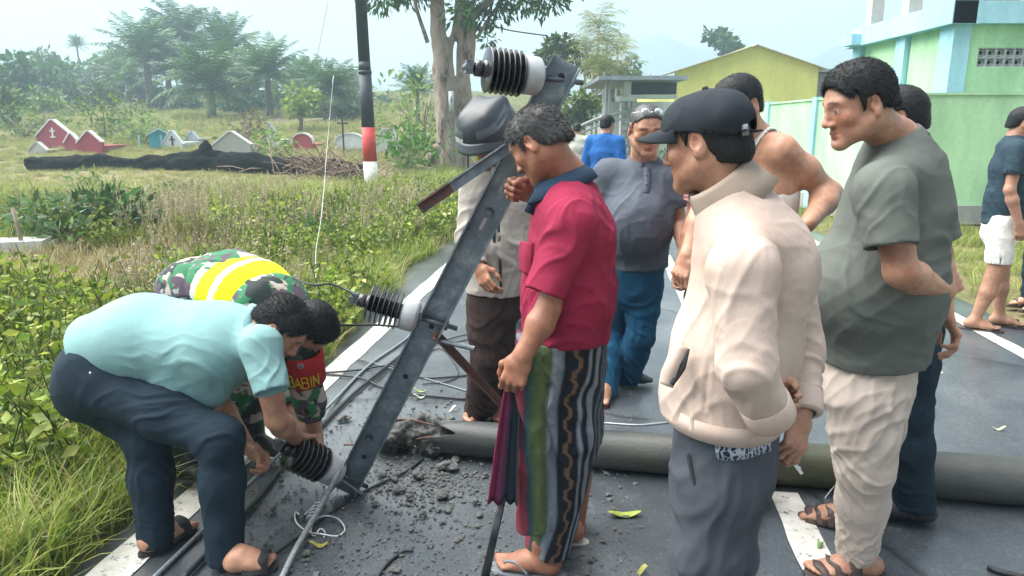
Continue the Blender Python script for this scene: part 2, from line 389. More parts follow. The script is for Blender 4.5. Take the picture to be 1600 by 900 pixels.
# wet asphalt
am, t, b, LK = nodes('wet_asphalt')
grain = tnoise(t, 85, 6, .8); big = tnoise(t, 1.3, 5, .6, .4); mid = tnoise(t, 7, 5, .65)
c = mixc(t, 1., ramp(t, big, [(.32, (.026, .035, .044)), (.5, (.058, .072, .085)), (.68, (.105, .12, .132))]), ramp(t, grain, [(.3, (.35, .35, .35)), (.58, (1.0, 1.0, 1.0)), (.70, (3.2, 3.2, 3.1))]), 'MULTIPLY'); vo = t.nodes.new('ShaderNodeTexVoronoi'); vo.feature = 'DISTANCE_TO_EDGE'; vo.inputs['Scale'].default_value = .55; wv_ = t.nodes.new('ShaderNodeTexCoord'); wn = t.nodes.new('ShaderNodeTexNoise'); wn.inputs['Scale'].default_value = 2.2; wn.inputs['Detail'].default_value = 5; LK(wv_.outputs['Object'], wn.inputs[0]); LK(mixc(t, .22, wv_.outputs['Object'], wn.outputs[1]), vo.inputs[0])
c = mixc(t, ramp(t, vo.outputs[0], [(.0, (.85,)*3), (.010, (0,)*3)]), c, (.006, .008, .010)); c = mixc(t, ramp(t, mid, [(.56, (0,)*3), (.66, (.25,)*3)]), c, (.095, .105, .112))
LK(c, b.inputs['Base Color'])
ad = t.nodes.new('ShaderNodeMath'); ad.operation = 'ADD'; LK(big, ad.inputs[0]); LK(mid, ad.inputs[1]); LK(ramp(t, ad.outputs[0], [(.38, (.24,)*3), (.5, (.36,)*3), (.62, (.5,)*3)]), b.inputs['Roughness'])
hs = t.nodes.new('ShaderNodeMath'); hs.operation = 'MULTIPLY_ADD'; LK(mid, hs.inputs[0]); hs.inputs[1].default_value = .5; LK(grain, hs.inputs[2])
bp = t.nodes.new('ShaderNodeBump'); bp.inputs['Strength'].default_value = .45; bp.inputs['Distance'].default_value = .0035; LK(hs.outputs[0], bp.inputs['Height']); LK(bp.outputs[0], b.inputs['Normal']); b.inputs['Specular IOR Level'].default_value = .6; LK(ramp(t, ad.outputs[0], [(.38, (1.,)*3), (.64, (.55,)*3)]), b.inputs['Coat Weight']); LK(ramp(t, ad.outputs[0], [(.38, (.05,)*3), (.62, (.20,)*3)]), b.inputs['Coat Roughness']); b2 = t.nodes.new('ShaderNodeBump'); b2.inputs['Strength'].default_value = .14; b2.inputs['Distance'].default_value = .0035; LK(hs.outputs[0], b2.inputs['Height']); LK(b2.outputs[0], b.inputs['Coat Normal']); b.inputs['Coat IOR'].default_value = 1.5
def bend(l): q = np.clip(l-10, 0, 14); return -.030*q*q-.84*np.clip(l-24, 0, 400)          # the road turns left beyond the crowd
def road_z(s): u = np.clip((s+1.6)/4.8, 0, 1); return .006+.010*(1-(2*u-1)**2)
ls = np.concatenate([np.linspace(-14, 12, 130), np.linspace(12.4, 120, 90)]); V = []; us = [0, .006, .03, .08, .2, .35, .5, .65, .8, .92, .97, .994, 1]; n_ = len(us)
for l in ls:
    e0 = np.interp(l, [4.2, 7.5], [-1.80, -2.06])+.035*noise(A([l*1.9, 0, 1]))[0]+.025*noise(A([l*7, 3, 1]))[0]; e1 = EDGE_R+.06*noise(A([l*1.7, 9, 1]))[0]
    for k, u in enumerate(us): s_ = e0+(e1-e0)*u; V.append(RP(s_+bend(l), l, road_z(s_)-(.035 if k in (0, n_-1) else 0)))
F = np.array([[j*n_+i, j*n_+i+1, (j+1)*n_+i+1, (j+1)*n_+i] for j in range(len(ls)-1) for i in range(n_-1)]); setp(obj('road', V, F, am), kind='structure')
pm, t, b, LK = nodes('road_paint'); wear = tnoise(t, 24, 6, .75); dirt = tnoise(t, 5, 5, .65)
LK(mixc(t, ramp(t, wear, [(.36, (1,)*3), (.44, (0,)*3)]), ramp(t, dirt, [(.3, (.40, .39, .36)), (.6, (.66, .65, .61))]), (.05, .055, .06)), b.inputs['Base Color']); b.inputs['Roughness'].default_value = .45
def stripe(s, l0, l1, wd, name='road_marking', crook=.012):
    L_ = np.arange(l0, l1+.01, .12); V = []
    for l in L_:
        for k, e in enumerate((-.5, -.17, .17, .5)): q = s+e*wd+crook*noise(A([l*5, s*7+k*(k in (0, 3)), 2]))[0]; V.append(RP(q+bend(l), l, road_z(q)+.0045))
    F = [[j*4+i, j*4+i+1, (j+1)*4+i+1, (j+1)*4+i] for j in range(len(L_)-1) for i in range(3)]; return setp(obj(name, V, F, pm), kind='structure')
stripe(-1.63, -6, 40, .145, crook=.010); stripe(2.87, -6, 40, .12)
for l0, l1 in ((-.9, 2.86), (5.9, 8.6), (11.7, 14.7), (17.6, 20.6), (23.6, 26.6), (29.6, 32.6)): stripe(.79, l0, l1, .125)
# far hills, almost lost in the haze
hm = mat('hill_forest', (.05, .085, .06), .95, .05, .3)
def ridge(y0, prof, seed):
    X = np.linspace(-520, 520, 150); Z = np.interp(X, *zip(*prof))+8*fbm(np.c_[X*.02, X*0, X*0], 1, 4, seed); V = []
    for k, (dy, f) in enumerate(((-90, 0), (-50, .45), (0, 1), (60, .9), (160, 0))): V += [A(x, y0+dy+10*noise(A([x*.02, k, seed]))[0], max(z*f, -2)-1) for x, z in zip(X, Z)]
    n = len(X); return np.array(V), np.array([[j*n+i, j*n+i+1, (j+1)*n+i+1, (j+1)*n+i] for j in range(4) for i in range(n-1)])
V, F = ridge(520, [(-520, 26), (-300, 30), (-120, 24), (-20, 30), (40, 44), (100, 62), (150, 50), (190, 40), (260, 72), (520, 60)], 3); setp(obj('hill', V, F, hm), kind='structure')
# the humid air between here and the hills
hz = bpy.data.materials.new('humid_air'); hz.use_nodes = True; t = hz.node_tree; t.nodes.clear(); o_ = t.nodes.new('ShaderNodeOutputMaterial'); pv = t.nodes.new('ShaderNodeVolumePrincipled')
pv.inputs['Color'].default_value = (.46, .62, .72, 1); pv.inputs['Density'].default_value = .0033; pv.inputs['Anisotropy'].default_value = .25; t.links.new(pv.outputs[0], o_.inputs['Volume'])
bx = MB().box((0, 300, 48), (1300, 760, 104)); o_ = bx.build('haze', hz); setp(o_, kind='stuff')
# ------------------------------------------------------------------ vegetation
def leafmat(name, rough=.55, rnd=.35, transl=.35, hue=True):
    m, t, b, LK = nodes(name); a = t.nodes.new('ShaderNodeVertexColor'); a.layer_name = 'col'; oi = t.nodes.new('ShaderNodeObjectInfo')
    mr = t.nodes.new('ShaderNodeMapRange'); mr.inputs[3].default_value = 1-rnd; mr.inputs[4].default_value = 1+rnd; LK(oi.outputs['Random'], mr.inputs[0])
    c = mixc(t, 1., a.outputs[0], mr.outputs[0], 'MULTIPLY'); LK(c, b.inputs['Base Color']); b.inputs['Roughness'].default_value = rough; b.inputs['Specular IOR Level'].default_value = .3
    tr = t.nodes.new('ShaderNodeBsdfTranslucent'); LK(mixc(t, 1., c, (1.25, 1.35, .7), 'MULTIPLY'), tr.inputs[0]); mx = t.nodes.new('ShaderNodeMixShader'); mx.inputs[0].default_value = transl
    LK(b.outputs[0], mx.inputs[1]); LK(tr.outputs[0], mx.inputs[2]); LK(mx.outputs[0], t.nodes['Material Output'].inputs[0]); return m
M_LEAF = leafmat('leaf'); M_GRASS = leafmat('grass_blade', transl=.3); M_DRY = leafmat('dry_stem', .8, .3, .15)
M_BARK = mat('bark', (.21, .165, .14), .9, 7, .35, .8, 18); M_TWIG = mat('dry_wood', (.24, .19, .15), .9, 20, .3, .4, 40)
PV = np.random.default_rng(17)
def blades(n, rad, ln, wd, cols, lean=.5, seg=3, rng=PV, curl=.6):
    "a tuft of bent blades; returns vertices, quads, colours"
    a = rng.uniform(0, 2*pi, n); r = rad*np.sqrt(rng.uniform(0, 1, n)); p = np.c_[r*np.cos(a), r*np.sin(a), np.zeros(n)]
    az = rng.uniform(0, 2*pi, n); L_ = ln*rng.uniform(.45, 1.1, n); th = rng.uniform(.05, lean, n); d = np.c_[np.cos(az), np.sin(az)]; sd = np.c_[-np.sin(az), np.cos(az), np.zeros(n)]; tw = rng.uniform(-.8, .8, n); sd = sd*np.cos(tw)[:, None]+np.c_[d*np.sin(tw)[:, None], np.zeros(n)]
    V = []; C = []; cols = np.asarray(cols, float); base = cols[rng.integers(0, len(cols), n)]*rng.uniform(.75, 1.25, (n, 1))
    for k in range(seg+1):
        e = k/seg; w_ = wd*(1-.92*e**1.6)*(.6+.4*min(1, e*4))
        V += [p-sd*w_/2, p+sd*w_/2]; C += [base, base]
        th2 = th+curl*e*1.6; p = p+np.c_[d*(np.sin(th2)*L_/seg)[:, None], np.cos(th2)*L_/seg]
    V = np.stack(V, 1).reshape(-1, 3); C = np.stack(C, 1).reshape(-1, 3); m = 2*(seg+1); k = np.arange(n)[:, None]*m
    F = np.concatenate([np.c_[k+2*q, k+2*q+1, k+2*q+3, k+2*q+2] for q in range(seg)]); return V, F, C
def leafcloud(cen, nrmv, size, cols, rng=PV, aspect=.42, droop=.3):
    "pointed leaves (two quads, folded along the rib) at the given places"
    n = len(cen); ax = nrm_rows(nrmv+rng.normal(0, .55, (n, 3))-A(0, 0, droop)); sd = nrm_rows(np.cross(ax, rng.normal(0, 1, (n, 3)))); up = np.cross(sd, ax); size = np.broadcast_to(size, (n,))*rng.uniform(.6, 1.25, n); s1 = size[:, None]
    b = cen; tip = cen+ax*s1; m1 = cen+ax*s1*.45
    V = np.stack([b, m1-sd*s1*aspect/2+up*s1*.07, tip-up*s1*.06, m1+sd*s1*aspect/2+up*s1*.07, m1-up*s1*.02], 1).reshape(-1, 3); k = np.arange(n)*5
    F = np.vstack([np.c_[k, k+4, k+2, k+1], np.c_[k, k+3, k+2, k+4]]); cols = np.asarray(cols, float); C = np.repeat(cols[rng.integers(0, len(cols), n)]*rng.uniform(.7, 1.3, (n, 1)), 5, 0); return V, F, C
GREENS = [(.15, .215, .035), (.20, .275, .045), (.28, .34, .07), (.10, .165, .04), (.33, .35, .11)]; DRYS = [(.38, .32, .18), (.44, .38, .24), (.29, .24, .13)]
CL = bpy.data.collections
def clumpset(name, fn, n):
    c = CL.new(name)
    for i in range(n):
        V, F, C, m = fn(); o = bpy.data.objects.new(name, npmesh(name, V, F, m, True, C)); c.objects.link(o)
    return c
def join(parts):
    V, F, C, n = [], [], [], 0
    for v, f, c in parts: V.append(v); F.append(f+n); C.append(c); n += len(v)
    return np.vstack(V), np.vstack(F), np.vstack(C)
def weed(h=.32, leaf=.056, cols=GREENS):
    parts = []
    for _ in range(PV.integers(5, 9)):
        a = PV.uniform(0, 2*pi); ln = h*PV.uniform(.6, 1.15); tip = A(cos(a)*.14, sin(a)*.14, ln)*PV.uniform(.7, 1.1); p0 = A(PV.uniform(-.06, .06), PV.uniform(-.06, .06), 0); m = 11
        tt = PV.uniform(.15, 1, m)[:, None]; cen = p0+tip*tt; out = np.c_[PV.normal(0, 1, (m, 2)), PV.uniform(-.1, .6, m)]; parts.append(leafcloud(cen, nrm_rows(out), leaf, cols, aspect=.5))
        sv, sf, _ = tube([p0, p0+tip*.5+A(0, 0, .02), p0+tip], .0022, 4, False); parts.append((sv, sf, np.tile(A(.10, .13, .04), (len(sv), 1))))
    return join(parts)
def stalks(h=.55):
    parts = []
    for _ in range(7):
        a = PV.uniform(0, 2*pi); tip = A(cos(a)*.12, sin(a)*.12, h*PV.uniform(.6, 1.1)); p0 = A(*PV.uniform(-.07, .07, 2), 0); sv, sf, _ = tube([p0, p0+tip*.5+A(0, 0, .03), p0+tip], .0020, 4, False); c = DRYS[PV.integers(0, 3)]; parts.append((sv, sf, np.tile(c, (len(sv), 1))))
        m = 16; cen = p0+tip*(1-PV.uniform(0, .22, m)[:, None]); parts.append(leafcloud(cen, nrm_rows(PV.normal(0, 1, (m, 3))+A(0, 0, .7)), .022, [(.46, .40, .33), (.40, .35, .26), (.48, .42, .36)], aspect=.35))
    parts.append(blades(8, .08, h*.5, .007, GREENS+DRYS)); return join(parts)
K_GRASS = clumpset('grass_tuft', lambda: (*blades(46, .13, .34, .0075, GREENS+GREENS[:3]+DRYS[:1], .8), M_GRASS), 7)
K_WEED = clumpset('weed', lambda: (*weed(), M_LEAF), 7)
K_STALK = clumpset('seed_stalks', lambda: (*stalks(), M_DRY), 5)
K_LITTER = clumpset('dry_litter', lambda: (*blades(40, .17, .26, .006, DRYS+[(.16, .15, .06)], 1.45, curl=.5), M_DRY), 5)
K_FIELD = clumpset('field_grass', lambda: (*blades(60, .30, .34, .012, [(.20, .23, .065), (.27, .25, .10), (.32, .28, .14), (.15, .21, .05)], .9), M_GRASS), 6)
def scatter(name, pts, scale, coll, label=None):
    "geometry-nodes scatter of uncountable ground cover"
    pts = np.asarray(pts); n = len(pts); o_ = pts.mean(0); me = bpy.data.meshes.new(name); me.vertices.add(n); me.vertices.foreach_set('co', (pts-o_).astype(np.float32).ravel())
    at = me.attributes.new('scl', 'FLOAT', 'POINT'); at.data.foreach_set('value', np.asarray(scale, np.float32)); at = me.attributes.new('rot', 'FLOAT_VECTOR', 'POINT'); at.data.foreach_set('vector', np.c_[PV.normal(0, .12, (n, 2)), PV.uniform(0, 6.28, n)].astype(np.float32).ravel())
    ob = link(bpy.data.objects.new(name, me), None, tuple(o_)); ng = bpy.data.node_groups.new(name, 'GeometryNodeTree'); ng.interface.new_socket('Geometry', in_out='INPUT', socket_type='NodeSocketGeometry'); ng.interface.new_socket('Geometry', in_out='OUTPUT', socket_type='NodeSocketGeometry')
    N = ng.nodes.new; gi, go, ip, ci = N('NodeGroupInput'), N('NodeGroupOutput'), N('GeometryNodeInstanceOnPoints'), N('GeometryNodeCollectionInfo'); ci.inputs[0].default_value = coll; ci.inputs['Separate Children'].default_value = True; ci.inputs['Reset Children'].default_value = True; ip.inputs['Pick Instance'].default_value = True
    a1 = N('GeometryNodeInputNamedAttribute'); a1.data_type = 'FLOAT'; a1.inputs[0].default_value = 'scl'; a2 = N('GeometryNodeInputNamedAttribute'); a2.data_type = 'FLOAT_VECTOR'; a2.inputs[0].default_value = 'rot'; er = N('FunctionNodeEulerToRotation')
    l = ng.links.new; l(gi.outputs[0], ip.inputs['Points']); l(ci.outputs[0], ip.inputs['Instance']); l(a2.outputs[0], er.inputs[0]); l(er.outputs[0], ip.inputs['Rotation']); l(a1.outputs[0], ip.inputs['Scale']); l(ip.outputs[0], go.inputs[0])
    md = ob.modifiers.new('scatter', 'NODES'); md.node_group = ng; return setp(ob, label, kind='stuff')
def zone(n, s0, s1, l0, l1, keep=None, power=1.):
    "random ground points left of the road, denser near the camera when power > 1"
    s = PV.uniform(s0, s1, n); l = l0+(l1-l0)*PV.uniform(0, 1, n)**power; p = RN*s[:, None]+RDIR*l[:, None]; p[:, 2] = terr(p[:, 0], p[:, 1])
    if keep is not None: p = p[keep(p, s, l)]
    return p
def inview(p, m=420):
    v = p-A(0, 0, CAM_H); dep = v[:, 1]*_cp-v[:, 2]*_sp; return (np.abs(v[:, 0]/np.maximum(dep, .1)*F_PX) < 800+m) & (dep > .8)
dryn = lambda p: fbm(p*A(1, 1, 0), .55, 3, 77)
edge = lambda s, l: s < np.interp(l, [3.5, 7.5], [-1.76, -2.12])+.12*noise(np.c_[l*1.1, l*0, l*0], 1, 4)
kp = lambda f: (lambda p, s, l: inview(p) & edge(s, l) & f(p, s, l))
drypatch = lambda p: (dryn(p)+.6*np.exp(-(((p[:, 0]+4.1)/1.5)**2+((p[:, 1]-7.0)/1.7)**2))) > .40
p = zone(9000, -9, -1.85, 1.2, 11, kp(lambda p, s, l: ~drypatch(p)), 1.2); scatter('grass', p, PV.uniform(.6, 1.25, len(p)), K_GRASS)
p = zone(5600, -9, -1.95, 1.2, 12, kp(lambda p, s, l: ~drypatch(p) & (noise(p, .9, 8) > -.25)), 1.2); scatter('leafy_weeds', p, PV.uniform(.45, 1.6, len(p)), K_WEED)
p = zone(5200, -10, -2.0, 1.5, 12, kp(lambda p, s, l: drypatch(p) | (PV.uniform(0, 1, len(p)) < .05))); scatter('dry_grass', p, PV.uniform(.6, 1.2, len(p)), K_LITTER)
p = zone(1000, -9, -2.3, 4.5, 15, kp(lambda p, s, l: (fbm(p, .4, 2, 31)+.55*np.exp(-((s+3.3)/1.4)**2-((l-8.5)/3.5)**2)) > .22)); scatter('seeding_grass', p, PV.uniform(.7, 1.3, len(p)), K_STALK)
p = zone(9000, -26, -2.0, 9, 30, kp(lambda p, s, l: (l > 10) & ((s > -5.0) | ((p[:, 1] < 15) & (noise(p, .3, 9) > .0))))); scatter('verge_grass', p, PV.uniform(.8, 1.7, len(p))*np.interp(p[:, 1], [9, 18, 21, 30], [1.3, 1.2, .75, .8]), K_GRASS)
p = zone(5000, -26, -2.0, 8, 16, kp(lambda p, s, l: ((noise(p, .5, 19) > .1) & (p[:, 1] < 13.5)) | (s > -4.5))); scatter('verge_weeds', p, PV.uniform(.8, 1.8, len(p))*np.where(p[:, 0] < -3.2, .6, 1.), K_WEED)
p = zone(9000, -34, -6.0, 14, 40, kp(lambda p, s, l: noise(p, .2, 4) > -.45)); scatter('field_grass', p, PV.uniform(.7, 1.3, len(p))*np.where(p[:, 1] < 24, .38, .6), K_FIELD)
p = zone(9000, -90, -7.0, 36, 120, kp(lambda p, s, l: noise(p, .08, 6) > -.5)); scatter('far_field_grass', p, PV.uniform(1., 2., len(p)), K_FIELD)
p = zone(1500, 3.3, 5.5, 4, 18, lambda p, s, l: inview(p) & (PV.uniform(0, 1, len(p)) < np.interp(s, [3.3, 5.5], [.12, .8]))); scatter('wall_foot_grass', p, PV.uniform(.4, .9, len(p)), K_GRASS)

def plant(name, label, cat, base, V, F, C, m=None, group=None, stems=None, stem_m=None, part='foliage'):
    t = empty(name, base, label, cat, group); obj(part, V+np.asarray(base), F, m or M_LEAF, t, True, C)
    if stems: b_ = MB(); [b_.tube(np.asarray(q)+np.asarray(base), r, 7) for q, r in stems]; b_.build('stem', stem_m or M_TWIG, t, True)
    return t
def bushgeo(r, h, n, leaf, cols, lumps=9, aspect=.4, rng=PV):
    c = np.c_[rng.normal(0, r*.42, (lumps, 2)), rng.uniform(.25, .8, lumps)*h]; pick = rng.integers(0, lumps, n); d = nrm_rows(rng.normal(0, 1, (n, 3))); rad = rng.uniform(.55, 1, (n, 1))**.5*np.minimum(r*.55, h*.42); cen = c[pick]+d*rad*A(1.15, 1.15, .85); cen[:, 2] = np.maximum(cen[:, 2], .02)
    st = [([A(0, 0, 0), q*A(.5, .5, .6), q], .012*max(.4, h)) for q in c]; return *leafcloud(cen, d+A(0, 0, .25), leaf, cols, rng, aspect), st
BUSH = 'wild bushes in the field'
for px, py, r, h, leaf, n, cols, lab in ((190, 376, .44, .60, .18, 520, [(.05, .11, .05), (.08, .16, .07), (.14, .24, .13)], 'rounded dark green bush with long drooping leaves on the verge'), (92, 384, .42, .52, .15, 420, [(.10, .17, .09), (.18, .26, .17), (.07, .13, .05)], 'pale silvery green bush left of the rounded dark bush'),
        (140, 312, .45, .62, .12, 300, [(.11, .18, .05), (.18, .25, .09)], 'light green leafy shrub in front of the burnt log'), (285, 325, .40, .45, .12, 300, [(.10, .19, .06), (.15, .24, .09)], 'low green shrub in the field right of the rounded dark bush'),
        (165, 218, 1.5, 1.9, .3, 420, [(.08, .15, .04), (.14, .21, .06)], 'broad bush behind the red and the turquoise graves'), (385, 238, .8, 1.5, .26, 260, [(.10, .075, .07), (.14, .10, .08), (.09, .10, .06)], 'reddish brown shrub beside the grey gabled grave'),
        (640, 262, 1.1, 1.2, .26, 420, [(.07, .16, .03), (.10, .21, .045)], 'bright green bush between the striped pole and the big tree'), (520, 400, .38, .45, .10, 320, [(.04, .10, .04), (.07, .14, .05)], 'small dark bush in the tall grass near the road'),
        (40, 215, 1.3, 1.6, .26, 420, [(.08, .14, .04), (.12, .18, .06)], 'dense bush at the left edge beside the red graves'), (225, 225, .9, 1.3, .24, 260, [(.10, .18, .05), (.15, .23, .07)], 'small bright bush touching the turquoise grave'),
        (440, 250, .9, 1.0, .2, 260, [(.11, .19, .05), (.17, .24, .08)], 'light bush behind the right end of the burnt log'), (660, 235, 1.6, 2.8, .3, 520, [(.12, .18, .07), (.17, .23, .11)], 'tall pale green shrub left of the big tree trunk')):
    b0 = GT(px, py); V, F, C, st = bushgeo(r, h, n, leaf, cols); plant('bush', lab, 'bush', b0, V, F, C, None, BUSH, st)
# palms
M_PALM = leafmat('palm_frond', .5, .25, .25); M_PTRUNK = mat('palm_trunk', (.13, .105, .085), .95, 6, .4, .9, 14)
def palmgeo(n=34, ln=4.2, wd=.9, cols=((.035, .10, .035), (.055, .13, .05), (.09, .165, .065)), droop=1.25, leaf=30, rng=PV, up=1.35):
    parts = []
    for i in range(n):
        az = i*2.399963+rng.uniform(-.2, .2); el = up-(i/n)**1.15*1.55+rng.uniform(-.1, .1); L_ = ln*rng.uniform(.8, 1.1); p = A(0, 0, 0); pts = [p]; m = 9; th = el
        for k in range(m): p = p+A(cos(az)*cos(th), sin(az)*cos(th), sin(th))*L_/m; pts.append(p); th -= droop/m*(.5+1.1*k/m)
        pts = np.array(pts); c = np.asarray(cols[rng.integers(0, len(cols))])*rng.uniform(.8, 1.2)*(A(1.5, 1.2, .7) if i > n*.88 else 1); sv, sf, _ = tube(pts, np.linspace(.035, .01, m+1)*ln/4, 4, False); parts.append((sv, sf, np.tile(c*1.2, (len(sv), 1))))
        t_ = np.repeat(np.linspace(.14, .99, leaf), 2); side = np.tile([-1, 1], leaf); idx = t_*m; i0 = np.minimum(idx.astype(int), m-1); fr = (idx-i0)[:, None]; q = pts[i0]*(1-fr)+pts[i0+1]*fr; tg = nrm_rows(pts[i0+1]-pts[i0]); sd = nrm_rows(np.cross(tg, A(0, 0, 1)))*side[:, None]
        le = (wd*np.sin(np.clip(t_*1.02, 0, 1)*pi)**.6*rng.uniform(.8, 1.15, len(t_))+.08)[:, None]; d = nrm_rows(sd+tg*.65+A(0, 0, -.28)+rng.normal(0, .12, (len(t_), 3))); w_ = tg*.062*ln/4; dr = A(0, 0, -.30)
        Vq = np.stack([q-w_*.5, q+w_*.5, q+d*le*.6+w_*.5+dr*le*.12, q+d*le*.6-w_*.5+dr*le*.12, q+d*le+dr*le*.55], 1).reshape(-1, 3); k = np.arange(len(t_))*5; parts.append((Vq, np.vstack([np.c_[k, k+1, k+2, k+3], np.c_[k+3, k+2, k+4, k+4]]), np.tile(c, (len(Vq), 1))*rng.uniform(.85, 1.15, (len(Vq), 1))))
    return join(parts)
def fixquads(F):
    d = F[:, 2] == F[:, 3]; return [x for x in (F[~d], F[d][:, :3]) if len(x)]
def trunkgeo(h, r0, r1, lean=(0, 0), n=10, m=9, knob=.06):
    z = np.linspace(0, 1, m); pts = np.c_[lean[0]*z**1.6, lean[1]*z**1.6, h*z]; V, F, T = tube(pts, r0+(r1-r0)*z**.7+knob*r0*np.sin(z*40), n); return V, [F, T]
_palms = [(palmgeo(44, 4.6, .95, droop=1.0, up=1.45), 4.6), (palmgeo(46, 4.4, .95, droop=1.25, up=1.45), 4.4), (palmgeo(40, 4.4, .9, droop=.8, up=1.5), 4.4)]; _pm = [npmesh('frond_crown', g[0][0], fixquads(g[0][1]), M_PALM, True, g[0][2]) for g in _palms]
def palm(px, py, Y, rpx, kind, label, name='oil_palm', group='palms beyond the graves', base=None):
    c = P(px, py, Y); h = terr(A(c[0]), A(Y))[0]; rad = rpx/F_PX*Y; t = empty(name, A(c[0], Y, h), label, 'palm tree', group); o = bpy.data.objects.new('crown', _pm[kind]); link(o, t, (0, 0, c[2]-h)); k = rad/_palms[kind][1]*1.25; o.scale = (k,)*3; o.rotation_euler = (0, 0, PV.uniform(0, 6))
    V, F = trunkgeo(max(c[2]-h, .6), .34*k*1.1, .26*k, (0, 0)); obj('trunk', V+A(c[0], Y, h), F, M_PTRUNK, t); return t
for a in ((228, 92, 62, 62, 0, 'spiky oil palm left of the tallest palm pair'), (287, 72, 70, 66, 1, 'tallest oil palm, behind the middle of the palm row'), (352, 84, 66, 58, 2, 'oil palm at the right shoulder of the tallest palm'), (328, 140, 48, 72, 1, 'big drooping oil palm standing in front of the palm row'), (418, 122, 52, 60, 0, 'oil palm with long fronds right of the big drooping one'),
          (518, 150, 46, 56, 1, 'low spreading oil palm left of the striped pole'), (476, 128, 60, 36, 2, 'yellowish young palm between the long fronded and the spreading palms'), (652, 142, 44, 38, 2, 'lone palm between the striped pole and the big tree'), (120, 72, 95, 16, 2, 'tiny far palm top above the left tree line'), (385, 150, 58, 50, 0, 'shaded oil palm behind the long fronded palm'), (262, 118, 64, 52, 2, 'dark oil palm under the tallest palm'), (200, 128, 70, 40, 1, 'shaggy palm at the left end of the palm row'), (545, 135, 75, 30, 0, 'distant palm just left of the striped pole')):
    palm(*a)
# broad-leaved trees
def crown(lumps, n, leaf, cols, rng=PV, fill=.55, flat=.8, aspect=.5):
    lumps = np.asarray(lumps, float); wgt = lumps[:, 3]**2; pick = rng.choice(len(lumps), n, p=wgt/wgt.sum()); d = nrm_rows(rng.normal(0, 1, (n, 3))); rad = (fill+(1-fill)*rng.uniform(0, 1, (n, 1)))*lumps[pick, 3:4]; cen = lumps[pick, :3]+d*rad*A(1, 1, flat)
    tone = rng.uniform(.75, 1.25, len(lumps))[pick][:, None]; V, F, C = leafcloud(cen, d+A(0, 0, -.1), leaf, cols, rng, aspect); return V, F, C*np.repeat(tone, 5, 0)
def tree(px, py, Y, rpx, hpx, label, cols, n=900, leaf=.45, group='trees along the far edge of the field', name='broadleaf_tree', nl=14, trunk=True, seed=0, flat=.8, ground=None):
    rng = np.random.default_rng(seed+px); c = P(px, py, Y); h0 = terr(A(c[0]), A(Y))[0] if ground is None else ground; R_, H_ = rpx/F_PX*Y, hpx/F_PX*Y; b0 = A(c[0], Y, h0); t = empty(name, b0, label, 'tree', group); top = c[2]-h0
    l = np.c_[rng.normal(0, R_*.42, nl), rng.normal(0, R_*.42, nl), top+rng.uniform(-.8, .8, nl)*H_*.75, rng.uniform(.22, .42, nl)*min(R_, H_*1.3)]; V, F, C = crown(l, n, leaf, cols, rng, .45, flat); obj('crown', V+b0, F, M_LEAF, t, True, C)
    tr = MB(); r0 = max(.10, R_*.06); tr.tube([A(0, 0, 0), A(r0, 0, top*.4), A(0, 0, top)]+b0, [r0*1.3, r0, r0*.5], 7)
    for q in l[:6]: tr.tube([A(0, 0, top*.55), A(q[0]*.4, q[1]*.4, top*.8), q[:3]]+b0, [r0*.55, r0*.4, r0*.15], 5)
    tr.build('trunk', M_BARK, t, True); return t
DK = [(.034, .088, .036), (.048, .112, .046), (.026, .07, .034)]; MD = [(.08, .13, .04), (.11, .17, .055), (.06, .10, .035)]
for a in ((22, 118, 55, 50, 55, 'dark tree at the left edge of the picture', DK, 1200, .55), (72, 105, 80, 44, 28, 'flat topped tree left of the tiny far palm', MD, 800, .7), (112, 112, 85, 38, 28, 'spreading tree on tall bare trunks under the tiny far palm', DK, 700, .7), (160, 112, 82, 36, 34, 'rounded tree right of the spreading tree', MD, 800, .65), (185, 96, 90, 26, 36, 'tall thin tree between the rounded tree and the palms', DK, 420, .7),
          (45, 138, 62, 46, 34, 'dark bushy tree below the flat topped one', DK, 900, .6), (100, 140, 70, 50, 26, 'dark undergrowth tree under the spreading one', DK, 800, .6), (215, 140, 72, 50, 26, 'dark low tree among the palm trunks', DK, 800, .6), (440, 140, 72, 54, 28, 'dark low tree behind the light green young tree', DK, 800, .6), (545, 150, 62, 36, 28, 'green tree touching the striped pole on its left', MD, 700, .5), (375, 100, 92, 46, 34, 'hazy tree between the right hand palms', DK, 700, .8),
          (150, 150, 58, 44, 24, 'leafy tree standing low behind the grave hut', MD, 700, .5), (270, 158, 60, 46, 24, 'dark scrub tree left of the big drooping palm', DK, 800, .5), (60, 158, 52, 40, 24, 'leafy scrub tree behind the red graves', MD, 700, .45), (400, 165, 56, 46, 24, 'dark scrub tree right of the big drooping palm', DK, 800, .5), (495, 172, 50, 40, 24, 'green scrub tree behind the white tiled grave', MD, 700, .45), (550, 178, 48, 34, 24, 'green scrub tree just left of the pole', MD, 600, .45),
          (305, 128, 85, 70, 36, 'dark tree mass behind the palm row', DK, 900, .8), (470, 112, 88, 40, 26, 'open crowned tree behind the young palm', MD, 500, .8), (590, 180, 60, 34, 22, 'low tree behind the striped pole', MD, 600, .5), (10, 165, 40, 40, 34, 'low leafy tree at the left edge above the red graves', MD, 900, .4), (700, 190, 60, 60, 34, 'bushy tree behind the big tree trunk', MD, 800, .5), (612, 165, 75, 46, 22, 'hazy tree beyond the striped pole', DK, 500, .6)):
    tree(*a)
tree(466, 158, 38, 34, 26, 'young light green tree with pale forked trunk behind the black cross', [(.15, .22, .05), (.20, .27, .07)], 520, .36)
tree(1135, 66, 60, 32, 26, 'dark round tree behind the yellow-green gable', DK, 900, .5, ground=0., group='trees beyond the road')
